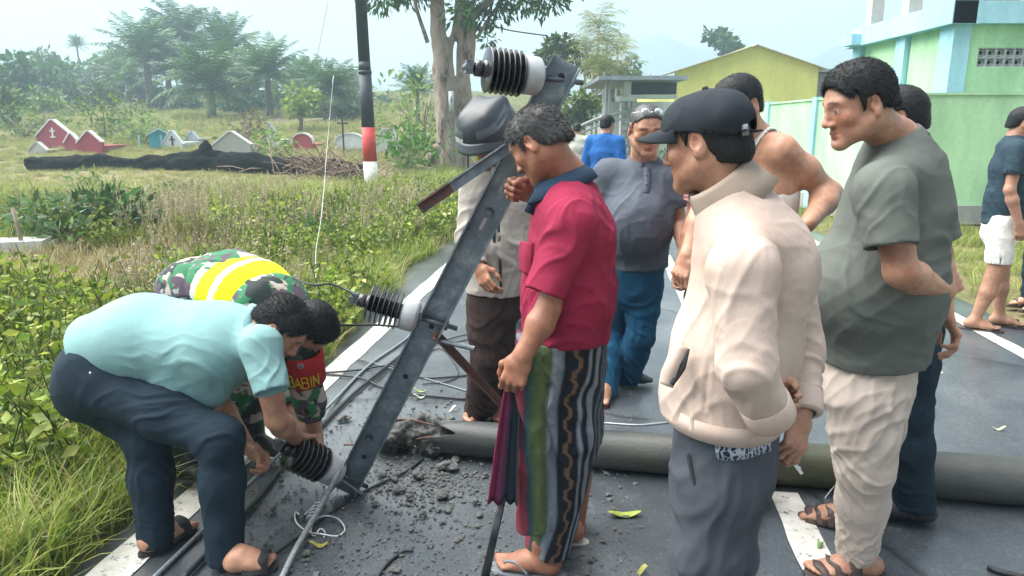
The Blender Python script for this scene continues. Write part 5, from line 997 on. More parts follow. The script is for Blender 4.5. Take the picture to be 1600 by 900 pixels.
    stops = [x[0] for x in tab]; cols = [x[1] for x in tab]
    col = np.stack([np.interp(u, stops, [x[k] for x in cols]) for k in range(3)], 1)
    sq = np.abs(u+80+2.6*np.sign(np.sin(h*75))*np.minimum(1, np.abs(np.sin(h*75))*2)) < 2.3; col[sq] = (.15, .09, .055)
    obj('sarong', V, F, cloth('sarong_cotton', (1, 1, 1), attr=True, var=.14, sc=60), t, col=col)
    tail = spline([P(806, 566, 2.06), P(798, 640, 2.04), P(791, 720, 2.04), P(786, 786, 2.04)], 6); m_ = len(tail); Vt = []; Ct = []
    prof = [(-.040, 0), (-.026, .016), (-.012, -.004), (.004, .018), (.018, 0), (.030, .012), (.036, -.006)]
    for i, p in enumerate(tail):
        g = .55+.75*i/m_
        for j, (x, y) in enumerate(prof): Vt.append(p+A(x*g, y*g*1.4-.01, 0)); Ct.append([(.17, .018, .06), (.15, .018, .055), (.10, .02, .06), (.02, .03, .045), (.012, .02, .03), (.012, .02, .03), (.03, .05, .06)][j])
    n = len(prof); Ft = [[i*n+j, i*n+j+1, (i+1)*n+j+1, (i+1)*n+j] for i in range(m_-1) for j in range(n-1)]
    o_ = obj('sarong_fold', Vt, Ft, cloth('sarong_fold_cotton', (1, 1, 1), attr=True), t, col=np.array(Ct)); md = o_.modifiers.new('thick', 'SOLIDIFY'); md.thickness = .004
    for hl, te, w_ in ((G(876, 904), G(768, 891), .100), (G(912, 853), G(835, 838), .1)):
        sole(t, hl, te, w_, .017, M_TAN if hl[0] > .2 else M_STRAPG, 'flip_flop_sole')
    f = nrm(G(772, 890)-G(872, 903)); sd = np.cross(A(0, 0, 1), f); hl = G(872, 903); L_ = np.linalg.norm(G(772, 890)-hl)
    k = hl+f*L_*.80+A(0, 0, .045)+sd*.016
    for b in (-1, 1): strap(t, [k+A(0, 0, -.02), k+A(0, 0, .004), hl+f*L_*.62+sd*b*.032+A(0, 0, .062), hl+f*L_*.42+sd*b*.047+A(0, 0, .03)], [.010, .014, .017, .014], .004, M_STRAPG, 'flip_flop_strap')
magenta_man()

# ---- man in the black cap and beige jacket, nearest on the right
def cap_man():
    t = person(P(1120, 760, 1.62)*A(1, 1, 0), 'man in black baseball cap and beige jacket holding a key behind his back')
    R = hframe((-.78, .58, -.20)); c = P(1103, 222, 1.64); neck = P(1136, 290, 1.63)
    shL, shR = P(1160, 398, 1.465), P(1216, 366, 1.78); elL, wrL = P(1166, 572, 1.40), P(1204, 650, 1.45); elR, wrR = P(1250, 545, 1.75), P(1250, 642, 1.64)
    s = SDF(); head_ops(s, R, c, .96, neck=neck, neck_r=(.050, .054), jaw=1.0, nose=1.05)
    parts = [s.mesh(.003)]
    s = SDF(); s.cone(elR, wrR, .035, .028, .02); g = hand_ops(s, wrR, P(1242, 690, 1.62)-wrR, (-.35, .75, -.1), True, (.38, .50, .62, .7), .5, sc=1.02)
    parts.append(s.mesh(.0028))
    s = SDF(); s.cone(elL, wrL, .035, .028, .02); hand_ops(s, wrL-nrm(wrL-elL)*.03, nrm(wrR-wrL)+A(0, .3, 0), (.7, .3, 0), False, (.8, .85, .9, .9), .5); parts.append(s.mesh(.0035))
    skin_obj(t, parts, SKIN_A*.92, (R, c, dict(sc=.96, stubble=.14)), paths=([elR, shR, neck-A(0, 0, .03)], [elL, shL, neck-A(0, 0, .03)]))
    hair(t, R, c, .96, t=.008, blades=5000, nape=-.066, blen=.012, seed=11, tuft=.003)
    # cap: crown over the skull, seams, button, closure strap and brim
    s = SDF().at(R, c, .915); s.ell((0, -.014, .034), (.088, .106, .092), .02); s.ell((0, .045, .040), (.076, .058, .072), .03); s.ell((0, -.07, .040), (.070, .042, .055), .03)
    s.func(lambda q: np.interp(q[:, 1], [-.12, -.06, .0, .09], [-.004, .004, .022, .040])-q[:, 2], .004)
    s.ell((0, -.02, .026), (.082, .101, .083), .005, '-'); s.cone((0, -.09, .000), (0, -.14, .000), .026, .026, .006, '-')
    V, F = s.mesh(.0036); V = relax(V, F, 1); q = ((V-c)@R)/.915; a = np.arctan2(q[:, 0], q[:, 1]+.01)
    seam = np.exp(-(np.abs((a/(pi/3)) % 1-.5)-.5)**2/.0009); V = V-vnormals(V, F)*(seam*.0006)[:, None]
    V = folds(V, F, [(c+R@A(.05, .02, .08), R@A(0, 1, .2), .002, .05, .08), (c+R@A(-.05, -.06, .05), R@A(.1, .6, 1), .002, .04, .07)], .0015, 2)
    hat = obj('baseball_cap', V, F, M_CAP, t)
    b = MB(); n, m_ = 26, 9; Vb = []
    for j in range(m_):
        for i in range(n):
            x = (i/(n-1)*2-1); e = j/(m_-1); wd = .083*(1-.04*e*e); y0 = .100*math.sqrt(max(0, 1-(x*.88)**2))-.008
            y = y0+.082*e*(1-abs(x)**3.6); z = .048-.002*e-.010*x*x-.008*e*e-.022*x*x*e; Vb.append((x*wd, y, z))
    Vb = np.array(Vb); Fq = np.array([[j*n+i, j*n+i+1, (j+1)*n+i+1, (j+1)*n+i] for j in range(m_-1) for i in range(n-1)])
    o_ = obj('cap_brim', (Vb*.915)@R.T+c, Fq[:, ::-1], M_CAP, None, origin=wloc(hat)); o_.parent = hat; md = o_.modifiers.new('thick', 'SOLIDIFY'); md.thickness = .005
    bt = MB(); V_, F_ = lathe([(.0001, .006), (.006, .005), (.008, 0), (.007, -.004)], 12, c+R@A(0, -.015, .115), R[:, 2]); bt.add(V_, F_); bt.build('cap_button', M_CAP, hat, True)
    V_, F_ = band([c+R@A(x, y, z) for x, y, z in ((.048, -.099, .006), (.0, -.119, .0), (-.048, -.099, .006))], .018, .003, 6, R[:, 2]); obj('cap_closure', V_, F_, M_CAP, hat)
    obj('cap_buckle', *MB().box(c+R@A(-.042, -.105, .006), (.004, .014, .024), R).get(), M_STRAPG, hat)
    # jacket
    hip, waist, chest = P(1126, 650, 1.63), P(1150, 540, 1.63), P(1178, 420, 1.635); rt = nrm(shR-shL); rh = (.168, .138)
    s = SDF(); torso_ops(s, hip, waist, chest, P(1142, 302, 1.63), shL, shR, rh, (.160, .136), (.158, .128), rt, rn=(.058, .062), sh_r=.064); hem_cut(s, hip, waist, rh, rt)
    s.cone(P(1095, 600, 1.6), P(1075, 610, 1.6), .10, .06, .06)
    sleeve(t, shL+A(.0, -.01, -.03), elL, wrL, .072, .050, .0046, M_BEIGE, [(P(1150, 470, 1.3), (.3, .1, 1), .005, .09, .15), (elL+A(-.01, -.06, 0.05), (1, 0, -.45), .006, .06, .09), (P(1196, 615, 1.38), (.8, 0, .4), .006, .055, .09), (shL+A(-.04, -.08, -.03), (.5, 0, 1), .006, .05, .10)], 31, mid=.059, inn=(shL+shR)/2+(shL-shR)*.20+A(0, 0, .01))
    sleeve(t, shR+A(.01, 0, -.02), elR, wrR, .070, .048, .005, M_BEIGE, [(P(1262, 560, 1.7), (1, 0, .2), .010, .045, .12), (P(1255, 480, 1.72), (.2, 0, 1), .008, .05, .1)], 33, mid=.058)
    s.cone(P(1136, 285, 1.63), P(1150, 340, 1.63), .050, .05, .006, '-')
    sp = [(P(1090, 500, 1.5), (-.5, 0, 1), .008, .09, .16), (P(1085, 600, 1.5), (.35, 0, 1), .008, .07, .13), (P(1230, 480, 1.62), (-.25, 0, 1), .008, .075, .16), (P(1120, 630, 1.5), (1, 0, .25), .006, .05, .10), (P(1190, 400, 1.55), (.8, 0, .6), .004, .06, .10)]
    bk = lambda px, py: P(px, py, 1.5)
    jk = sdfobj('jacket', s, .0048, M_BEIGE, t, sp, .0012, 5, seams=([P(1205, 392, 1.52), P(1240, 402, 1.62), P(1270, 398, 1.74)], [P(1075, 430, 1.49), P(1066, 530, 1.48)], [P(1100, 640, 1.49), P(1108, 560, 1.48), P(1112, 480, 1.48)]))
    def seamline(pts, r=.0022, name='seam'):
        V_, F_, T_ = tube(spline(pts, 6), r, 5); obj(name, V_, [F_, T_] if len(T_) else F_, M_BEIGE, None, origin=wloc(jk)).parent = jk
    hb = [hip+rt*sin(a)*rh[0]*1.005+np.cross(nrm(waist-hip), rt)*cos(a)*rh[1]*1.005 for a in np.linspace(0, 2*pi, 25)]; d = nrm(waist-hip)
    Vb, Fb = band([p+d*.022 for p in hb], .044, .006, 2, nrm_rows(np.repeat(np.array(hb)-hip, 2, 0)[:49])); obj('hem_band', Vb, Fb, M_BEIGE, None, origin=wloc(jk)).parent = jk
    for cu, e2, r in ((wrR, elR, .048), (wrL, elL, .050)):
        dd = nrm(cu-e2); V_, F_ = lathe([(r-.010, .004), (r-.008, .006), (r+.004, .003), (r+.006, -.002), (r+.006, -.048), (r+.003, -.053), (r-.003, -.054)], 28, cu, dd); obj('cuff', V_, F_[:, ::-1], M_BEIGE, None, origin=wloc(jk)).parent = jk
    nk = P(1133, 294, 1.63); up = nrm(A(-.62, .0, .80)); fr = nrm(A(-1, .12, -.25)); fr = nrm(fr-up*(fr@up)); rr = np.cross(fr, up)
    collar(t, [(nk-up*.03, rr, fr, .060, .070), (nk+up*.026, rr, fr, .060, .070), (nk+up*.032, rr, fr, .064, .075), (nk+up*.024, rr, fr, .068, .080), (nk-up*.012, rr, fr, .074, .088), (nk-up*.050, rr, fr, .084, .102)], cloth('tan_collar_lining', (.36, .29, .235)), gap=.25, th=.006)
    # slit pocket with its dark opening and snaps
    a_, b_ = P(1066, 540, 1.50), P(1042, 602, 1.505)
    V_, F_ = band([a_, (a_+b_)/2+A(-.006, -.004, 0), b_], .030, .008, 6, (-.5, -1, .2)); obj('pocket_welt', V_, F_, M_BEIGE, None, origin=wloc(jk)).parent = jk
    V_, F_ = band([a_+A(.012, -.012, -.004), (a_+b_)/2+A(.014, -.014, 0), b_+A(.008, -.012, .006)], [.004, .014, .010], .003, 6, (-.5, -1, .2)); obj('pocket_opening', V_, F_, M_DARKIN, None, origin=wloc(jk)).parent = jk
    # patterned shirt tail under the hem, then trousers
    q0 = [P(1118, 702, 1.492), P(1160, 701, 1.480), P(1204, 688, 1.52)]; V_, F_ = band([p-A(0, 0, .004) for p in q0], .044, .006, 10, (0, -1, 0))
    pm, nt_, b_, LK = nodes('printed_cotton'); vo = nt_.nodes.new('ShaderNodeTexVoronoi'); vo.feature = 'DISTANCE_TO_EDGE'; vo.inputs['Scale'].default_value = 62; wn = nt_.nodes.new('ShaderNodeTexWave'); wn.inputs['Scale'].default_value = 26; wn.inputs['Distortion'].default_value = 9; tc_ = nt_.nodes.new('ShaderNodeTexCoord'); LK(tc_.outputs['Object'], vo.inputs[0]); LK(tc_.outputs['Object'], wn.inputs[0])
    LK(mixc(nt_, ramp(nt_, vo.outputs[0], [(.030, (1,)*3), (.05, (0,)*3)]), ramp(nt_, wn.outputs[1], [(.66, (.012, .025, .045)), (.74, (.34, .39, .44))]), (.42, .47, .52)), b_.inputs['Base Color']); b_.inputs['Roughness'].default_value = .85
    obj('shirt_tail', V_, F_, pm, t)
    h0 = P(1132, 690, 1.63); hL, hR = P(1118, 745, 1.56), P(1142, 745, 1.70); kL, kR = P(1090, 960, 1.56), P(1122, 955, 1.74); aL, aR = A(kL[0]+.01, 1.58, .07), A(kR[0]+.02, 1.80, .07)
    s = SDF(); s.cone(h0+A(0, 0, .06), h0-A(0, 0, .08), (.152, .122), (.158, .124), .05, right=rt); leg_ops(s, hL-A(0, 0, .03), kL, aL, (.088, .072, .070)); leg_ops(s, hR-A(0, 0, .03), kR, aR, (.088, .070, .068))
    sdfobj('trousers', s, .0072, M_SLATE, t, leg_folds(hL, kL, aL, .009, (-1, -.3, 0))+leg_folds(hR, kR, aR, .008)+[(P(1150, 800, 1.5), (.2, 0, 1), .010, .06, .2)], .002, 8)
    V_, F_ = band([P(1074, 708, 1.525), P(1080, 735, 1.51), P(1088, 765, 1.50)], .008, .004, 5, (-.5, -1, 0)); obj('trouser_pocket', V_, F_, M_DARKIN, t)
    for an, nm in ((aL, 0), (aR, 1)):
        s = SDF(); foot_ops(s, an, A(an[0]+.07, an[1], .025), A(an[0]-.18, an[1]-.02, .02), toes=False); sdfobj('shoe', s, .008, M_RUB, t)
    # key hanging from the fingers
    kp = g['tip']*.4+g['grip']*.6+A(-.004, -.012, -.012); k = empty('key', kp, 'metal key with black head held in the capped man\'s fingers', 'key')
    kd = nrm(P(1284, 748, 1.60)-P(1250, 702, 1.62)); Rk = frame(kd, (0, -1, .2)); b = MB(); b.prism([(x*.013*(1-.12*abs(y)), y*.020) for x, y in ((cos(a), sin(a)) for a in np.linspace(0, 2*pi, 16, endpoint=False))], -.004, .004, np.c_[Rk[:, 0], Rk[:, 2], -Rk[:, 1]], kp); b.build('key_head', M_RUB, k)
    b = MB(); b.box(kp+kd*.042, (.008, .0025, .052), Rk); b.box(kp+kd*.052+Rk[:, 0]*.005, (.004, .0025, .006), Rk); b.box(kp+kd*.042+Rk[:, 0]*.005, (.003, .0025, .005), Rk); b.build('key_blade', M_METAL, k)
cap_man()

# ---- man in the grey T-shirt, hands behind his back
def grey_man():
    t = person(G(1335, 880), 'man in dark grey T-shirt and pale trousers clasping hands behind his back')
    R = hframe((-.96, -.05, -.28)); c = P(1342, 163, 2.02); neck = P(1400, 218, 2.08)
    shL, shR = P(1384, 284, 1.89), P(1438, 262, 2.26); elL, wrL = P(1408, 425, 1.84), P(1468, 452, 1.99); elR, wrR = P(1466, 395, 2.24), P(1474, 486, 2.16)
    s = SDF(); head_ops(s, R, c, .975, neck=neck, neck_r=(.053, .056), jaw=1.08, nose=1.05); s.cone(shL, shR, .045, None, .03); s.cone(neck, (shL+shR)/2, .055, .05, .03)
    arm_ops(s, shL, elL, wrL, (.056, .048, .046, .031)); hand_ops(s, wrL, (.8, .5, .25), (-.3, .8, -.3), False, (.5, .6, .7, .75), .3)
    arm_ops(s, shR, elR, wrR, (.052, .045, .043, .031)); hand_ops(s, wrR, P(1489, 514, 2.15)-wrR, (-.8, .2, 0), True, (.32, .42, .5, .6), .2)
    s_ = SDF(); parts = [s.mesh(.0040)]
    hF, tF = G(1372, 903), G(1262, 904); h2, t2 = G(1337, 833), G(1252, 812)
    for an, hh, tt, rg in ((P(1340, 868, 2.17), hF, tF, False), (P(1342, 805, 2.44), h2, t2, True)):
        s = SDF(); foot_ops(s, an, hh+A(0, 0, .022), tt+A(0, 0, .022), right=rg); s.cone(an, an+A(.02, .02, .2), .038, .05, .03); parts.append(s.mesh(.0045))
    skin_obj(t, parts, SKIN_A*.95, (R, c, dict(sc=.975, stubble=.16, moust=.10, eyes='open')), paths=([P(1345, 800, 2.15), P(1352, 728, 2.05), P(1362, 560, 2.10), P(1400, 330, 2.10)], [P(1350, 770, 2.44), P(1360, 700, 2.34), P(1368, 560, 2.2), P(1400, 330, 2.1)]))
    hair(t, R, c, .975, t=.013, blades=22000, blen=.015, seed=21, tuft=.004, top=.012, front=.074, nape=-.030)
    hip, waist, chest = P(1362, 554, 2.12), P(1372, 448, 2.10), P(1400, 330, 2.10); rt = nrm(shR-shL); rh = (.170, .162)
    s = SDF(); torso_ops(s, hip, waist, chest, P(1400, 222, 2.09), shL, shR, rh, (.172, .172), (.172, .136), rt, rn=(.064, .066), sh_r=.062, k=.08); hem_cut(s, hip, waist, rh, rt)
    s.ell(P(1330, 450, 2.08), (.12, .15, .13), .09)
    sleeve(t, shL+A(-.005, -.005, -.025), None, P(1392, 386, 1.835), .075, .068, .005, M_GREYT, [(P(1400, 360, 1.78), (.2, 0, 1), .006, .06, .10), (P(1380, 300, 1.82), (.7, 0, .8), .005, .05, .09)], 41, inn=(shL+shR)/2+(shL-shR)*.20+A(0, 0, .01)); sleeve_ops(s, shR, None, P(1464, 375, 2.26), .076, .070, .04)
    s.cone(P(1396, 200, 2.085), P(1402, 240, 2.1), .060, .056, .006, '-')
    sp = [(P(1345, 440, 1.95), (-1, 0, .35), .008, .06, .18), (P(1420, 480, 1.98), (1, 0, .6), .009, .06, .14), (P(1400, 380, 1.86), (.2, 0, 1), .006, .06, .10), (P(1390, 300, 1.88), (.6, 0, 1), .006, .055, .08), (P(1345, 330, 1.96), (-.4, 0, 1), .006, .06, .12), (P(1400, 520, 2.0), (1, 0, .2), .006, .05, .12), (P(1440, 340, 2.02), (.5, 0, 1), .007, .06, .12)]
    ts = sdfobj('t_shirt', s, .0062, M_GREYT, t, sp, .002, 7, seams=([P(1424, 348, 1.95), P(1445, 342, 2.04), P(1463, 336, 2.16)], [P(1412, 232, 2.0), P(1390, 262, 1.92), P(1368, 292, 1.86)]))
    nk = P(1399, 216, 2.085); up = nrm(A(-.36, 0, 1)); fr = nrm(A(-1, -.07, -.35)); fr = nrm(fr-up*(fr@up)); rr = np.cross(fr, up)
    collar(t, [(nk-up*.020, rr, fr, .066, .078), (nk+up*.004, rr, fr, .061, .070), (nk+up*.007, rr, fr, .065, .074), (nk-up*.016, rr, fr, .074, .088)], M_GREYT, closed=True, th=.004, name='neckband')
    for q in ([P(1362, 268, 1.855), P(1392, 255, 1.86), P(1420, 262, 1.93)],): pass
    h0 = P(1360, 556, 2.12); hL, hR = P(1352, 600, 2.06), P(1372, 600, 2.22); kL, kR = P(1352, 728, 2.05), P(1360, 700, 2.34); aL, aR = P(1338, 872, 2.17), P(1348, 808, 2.45)
    s = SDF(); s.cone(h0+A(0, 0, .05), h0-A(0, 0, .10), (.148, .132), (.158, .134), .04, right=rt); leg_ops(s, hL-A(0, 0, .05), kL, aL, (.106, .080, .061), k=.04); leg_ops(s, hR-A(0, 0, .05), kR, aR, (.104, .078, .061), k=.04)
    sdfobj('trousers', s, .0060, M_PALE, t, leg_folds(hL, kL, aL, .010, (-1, -.3, 0))+leg_folds(hR, kR, aR, .009)+[(P(1375, 585, 2.0), (1, 0, .35), .010, .05, .12), (P(1330, 660, 2.0), (.4, 0, 1), .009, .05, .2), (P(1320, 850, 2.1), (1, 0, .1), .010, .030, .09)], .0010, 9)
    for hh, tt in ((hF, tF), (h2, t2)):
        sole(t, hh, tt, .104, .022, M_BRSAN); f = nrm(tt-hh); sd = np.cross(A(0, 0, 1), f); L_ = np.linalg.norm(tt-hh)
        for a, h_ in ((.42, .078), (.62, .062), (.80, .046)):
            q = hh+f*L_*a; strap(t, [q-sd*.050+A(0, 0, .02), q-sd*.032+A(0, 0, h_), q+f*.012+A(0, 0, h_+.006), q+sd*.032+A(0, 0, h_), q+sd*.050+A(0, 0, .02)], .040, .005, M_BRSAN, 'sandal_strap', 5, f*0+A(0, 0, 1))
grey_man()

# ---- stocky man in the grey polo shirt
def polo_man():
    t = person(G(975, 608), 'stout man in grey polo shirt and blue trousers facing the crossarm')
    R = hframe((.05, -.93, -.34)); c = P(1010, 200, 3.86); neck = P(1006, 250, 3.96)
    shL, shR = P(1048, 276, 3.86), P(950, 272, 3.98); elL, wrL = P(1060, 345, 3.86), P(1068, 388, 3.70); elR, wrR = P(938, 345, 4.02), P(944, 410, 3.9)
    s = SDF(); head_ops(s, R, c, 1.16, neck=neck, neck_r=(.066, .075), jaw=1.18, nose=1.1); s.cone(shL, shR, .05, None, .04)
    arm_ops(s, shL, elL, wrL, (.056, .050, .048, .032)); hand_ops(s, wrL, (.1, -.1, -1), (-1, 0, 0), False); arm_ops(s, shR, elR, wrR, (.054, .048, .046, .031)); hand_ops(s, wrR, (0, -.1, -1), (1, 0, 0), True)
    skin_obj(t, [s.mesh(.005)], SKIN_A*1.098, (R, c, dict(sc=1.16, moust=.1, stubble=.06)))
    hair(t, R, c, 1.16, M_HAIRG, t=.005, h=.006, blades=4000, blen=.009, seed=31, tuft=.003, front=.082)
    hip, waist, chest = P(990, 414, 3.95), P(990, 352, 3.93), P(999, 300, 3.94); rt = nrm(shR-shL); rh = (.195, .150)
    s = SDF(); torso_ops(s, hip, waist, chest, P(1006, 272, 3.97), shL, shR, rh, (.200, .160), (.190, .135), rt, sh_r=.070, rn=(.07, .07)); hem_cut(s, hip, waist, rh, rt)
    s.ell(P(1000, 348, 3.80), (.16, .13, .17), .10); sleeve_ops(s, shL, None, P(1060, 322, 3.86), .088, .080, .04); sleeve_ops(s, shR, None, P(938, 325, 4.0), .088, .080, .04)
    sdfobj('polo_shirt', s, .008, M_POLO, t, [(P(965, 320, 3.8), (.6, 0, 1), .010, .08, .15), (P(1035, 310, 3.75), (-.6, 0, 1), .010, .08, .14), (P(990, 400, 3.78), (1, 0, .1), .008, .07, .2)], .003, 11)
    nk = P(1007, 254, 3.95); up = nrm(A(0, -.28, 1)); fr = nrm(A(.05, -1, -.28)); rr = np.cross(fr, up)
    collar(t, [(nk-up*.01, rr, fr, .080, .082), (nk+up*.025, rr, fr, .076, .078), (nk+up*.028, rr, fr, .083, .086), (nk+up*.004, rr, fr, .102, .108), (nk-up*.02, rr, fr, .118, .135)], M_POLO, gap=.3, th=.006)
    V_, F_ = band([P(1011, 262, 3.83), P(1011, 285, 3.775), P(1009, 302, 3.745)], .035, .006, 5, (0, -1, .2)); pk = obj('placket', V_, F_, M_POLO, t)
    for y, d in ((272, 3.795), (287, 3.762)): V_, F_ = lathe([(.0002, .004), (.006, .003), (.006, 0)], 10, P(1010, y, d), (0, -1, 0)); obj('button', V_, F_, M_STRAPG, None, origin=wloc(pk)).parent = pk
    h0 = P(988, 420, 3.95); hL, hR = P(1006, 440, 3.93), P(968, 440, 3.98); kL, kR = P(1000, 525, 3.88), P(958, 520, 4.02); aL, aR = P(978, 597, 3.98), P(946, 622, 3.72)
    s = SDF(); s.cone(h0+A(0, 0, .03), h0-A(0, 0, .12), (.175, .145), (.175, .14), .05, right=rt); leg_ops(s, hL, kL, aL, (.098, .080, .074), k=.02); leg_ops(s, hR, kR, P(948, 612, 3.8), (.096, .076, .068), k=.02)
    sdfobj('trousers', s, .008, M_BLUEJ, t, leg_folds(hL, kL, aL, .012, (.3, -1, 0))+leg_folds(hR, kR, aR, .010, (.3, -1, 0)), .003, 12)
    s = SDF(); foot_ops(s, G(968, 603)+A(0, 0, .08), G(962, 605)+A(0, .02, .035), G(1020, 606)+A(0, 0, .035), 1.05, toes=False); sdfobj('shoe', s, .007, M_RUB, t)
    s = SDF(); foot_ops(s, G(944, 632)+A(0, 0, .08), G(944, 626)+A(0, 0, .03), G(938, 642)+A(0, 0, .03), 1.0); skin_obj(t, [s.mesh(.006)], SKIN_A, name='bare_foot'); sole(t, G(944, 627), G(938, 643), .1, .02, cloth('maroon_rubber', (.12, .02, .03)))
    # spectacles pushed up on the head
    gl = empty('eyeglasses', c+R@A(0, .08, .09)*1.09, 'rimless spectacles pushed up on the stout man\'s forehead', 'glasses'); ml = mat('spectacle_lens', (.62, .66, .68), .08, spec=.8, trans=.85)
    for x in (-1, 1):
        V_, F_ = lathe([(.0002, .003), (.014, .0018), (.0200, 0), (.0200, -.0016), (.0002, -.001)], 20, c+R@A(x*.032, .070, .104)*1.09, R@A(x*.15, .80, .60)); V_ = V_; obj('lens', V_, F_, ml, gl)
        V_, F_, T_ = tube([c+R@A(x*.054, .066, .104)*1.09, c+R@A(x*.086, .03, .085)*1.09, c+R@A(x*.092, -.03, .04)*1.09], .0016, 5); obj('temple_arm', V_, [F_, T_], M_METAL, gl)
    V_, F_, T_ = tube([c+R@A(-.009, .078, .106)*1.09, c+R@A(0, .081, .108)*1.09, c+R@A(.009, .078, .106)*1.09], .0016, 5); obj('bridge', V_, [F_, T_], M_METAL, gl)
polo_man()

# ---- man in the motorcycle helmet and windbreaker
def helmet_man():
    t = person(G(752, 660), 'man in black and white motorcycle helmet and stone windbreaker behind the crossarm')
    R = hframe((-.42, -.82, -.42)); c = P(764, 218, 3.42); neck = P(776, 262, 3.48)
    shR, shL = P(742, 292, 3.42), P(822, 296, 3.52); elR, wrR = P(733, 372, 3.38), P(748, 416, 3.26); elL, wrL = P(846, 372, 3.5), P(842, 436, 3.42)
    s = SDF(); head_ops(s, R, c, 1.03, neck=neck); s.cone(shL, shR, .045, None, .04); s.cone(neck, (shL+shR)/2, .05, .05, .03); arm_ops(s, shR, elR, wrR); hand_ops(s, wrR, P(757, 438, 3.22)-wrR, (.5, .8, 0), True, (.35, .4, .45, .5), .3)
    arm_ops(s, shL, elL, wrL); hand_ops(s, wrL, (0, -.1, -1), (-1, .2, 0), False, (.7, .7, .7, .7)); parts = [s.mesh(.0046)]
    s = SDF(); foot_ops(s, G(745, 665)+A(0, .05, .09), G(757, 652)+A(0, 0, .025), G(727, 668)+A(0, 0, .025)); s.cone(G(745, 665)+A(0, .05, .09), G(748, 660)+A(0, .05, .25), .036, .045, .02)
    foot_ops(s, G(788, 650)+A(0, 0, .09), G(790, 644)+A(0, 0, .025), G(775, 668)+A(0, 0, .025)); parts.append(s.mesh(.006))
    skin_obj(t, parts, SKIN_B, (R, c, dict(sc=1.03)), paths=([P(750, 640, 3.48), P(764, 560, 3.42), P(772, 470, 3.50), P(777, 285, 3.49)], [P(798, 640, 3.58), P(800, 565, 3.46), P(788, 470, 3.52), P(777, 285, 3.49)]))
    HK = 1.17
    # helmet: shell, vents, raised peak, lining, white side flash and chin strap
    s = SDF().at(R, c, HK); s.ell((0, -.018, .035), (.118, .140, .125), .02); s.ell((0, .055, .055), (.100, .085, .092), .04)
    s.cone((-.055, -.07, .132), (-.045, .07, .118), .022, .016, .04); s.cone((.055, -.07, .132), (.045, .07, .118), .022, .016, .04)
    s.func(lambda q: np.interp(q[:, 1], [-.15, -.05, .03, .06, .16], [-.085, -.080, -.055, .008, .022])-q[:, 2], .008)
    s.ell((0, -.01, .015), (.098, .118, .098), .006, '-'); s.cone((0, 0, -.02), (0, -.01, -.16), .092, .10, .006, '-'); s.cone((0, .08, -.03), (0, .20, -.05), .075, .09, .01, '-')
    for x in (-1, 1):
        for z in (.100, .068, .034): s.cone((x*(.118-.5*max(0, z-.06)), .07, z-.01), (x*(.126-.6*max(0, z-.06)), -.06, z+.012), .0065, .0065, .006, '-')
    V, F = s.mesh(.005); V = relax(V, F, 1); q = ((V-c)@R)/HK; col = np.tile(A(.018, .024, .032), (len(V), 1))
    wf = (np.abs(q[:, 2]-.040-.25*(q[:, 1]-.08)) < .016) & (q[:, 1] > .065) & (q[:, 0] > .035); col[wf] = (.50, .52, .53)
    wf = (np.abs(q[:, 2]-.11+.25*q[:, 1]) < .014) & (np.abs(q[:, 0]) > .03) & (q[:, 1] > -.04); col[wf] = (.07, .085, .10)
    wf = q[:, 2] < -.03; col[wf] = (.09, .10, .11)
    hm = obj('helmet', V, F, mat('helmet_paint', (1, 1, 1), .42, attr=True, noise_sc=20, var=.15), t, col=col)
    Vv = []; n = 17
    for j in range(5):
        for i in range(n):
            a = (i/(n-1)-.5)*2.5; e = j/4; Vv.append((sin(a)*(.106+.006*e), .03+cos(a)*(.112+.022*e), .056-.040*e-.008*cos(a)))
    Fv = np.array([[j*n+i, j*n+i+1, (j+1)*n+i+1, (j+1)*n+i] for j in range(4) for i in range(n-1)]); o_ = obj('visor', (np.array(Vv)*HK)@R.T+c, Fv, mat('smoked_visor', (.05, .058, .066), .3, spec=.5), None, origin=wloc(hm)); o_.parent = hm; md = o_.modifiers.new('thick', 'SOLIDIFY'); md.thickness = .004
    V_, F_ = band([c+R@A(.100, .05, -.050), c+R@A(.098, .085, -.12), c+R@A(.092, .105, -.20), c+R@A(.088, .115, -.26)], .026, .004, 6, R@A(1, .4, 0)); obj('chin_strap', V_, F_, M_RUB, None, origin=wloc(hm)).parent = hm
    hip, waist, chest = P(779, 456, 3.48), P(782, 380, 3.48), P(783, 318, 3.48); rt = nrm(shL-shR); rh = (.170, .140)
    s = SDF(); torso_ops(s, hip, waist, chest, P(778, 275, 3.48), shL, shR, rh, (.175, .140), (.178, .130), rt, sh_r=.072, rn=(.08, .08)); hem_cut(s, hip, waist, rh, rt)
    sleeve_ops(s, shR, elR, wrR, .074, .046, .04, mid=.062); sleeve_ops(s, shL, elL, wrL, .074, .046, .04, mid=.062)
    jk = sdfobj('windbreaker', s, .007, M_WIND, t, [(P(735, 350, 3.3), (1, 0, .3), .012, .06, .14), (P(770, 420, 3.3), (.2, 0, 1), .010, .07, .2), (P(770, 330, 3.3), (.5, 0, 1), .010, .08, .16), (P(800, 380, 3.3), (-.3, 0, 1), .010, .07, .16)], .003, 13)
    V_, F_ = band([P(777, 300, 3.345), P(780, 380, 3.328), P(783, 458, 3.338)], .012, .006, 8, (0, -1, 0)); obj('zip', V_, F_, M_DARKIN, None, origin=wloc(jk)).parent = jk
    V_, F_ = band([P(772, 345, 3.33), P(772, 392, 3.325)], .014, .006, 8, (0, -1, 0)); obj('pocket_zip', V_, F_, M_DARKIN, None, origin=wloc(jk)).parent = jk
    nk = P(777, 270, 3.47); up = nrm(A(-.1, -.2, 1)); fr = nrm(A(-.42, -.9, -.2)); fr = nrm(fr-up*(fr@up)); rr = np.cross(fr, up)
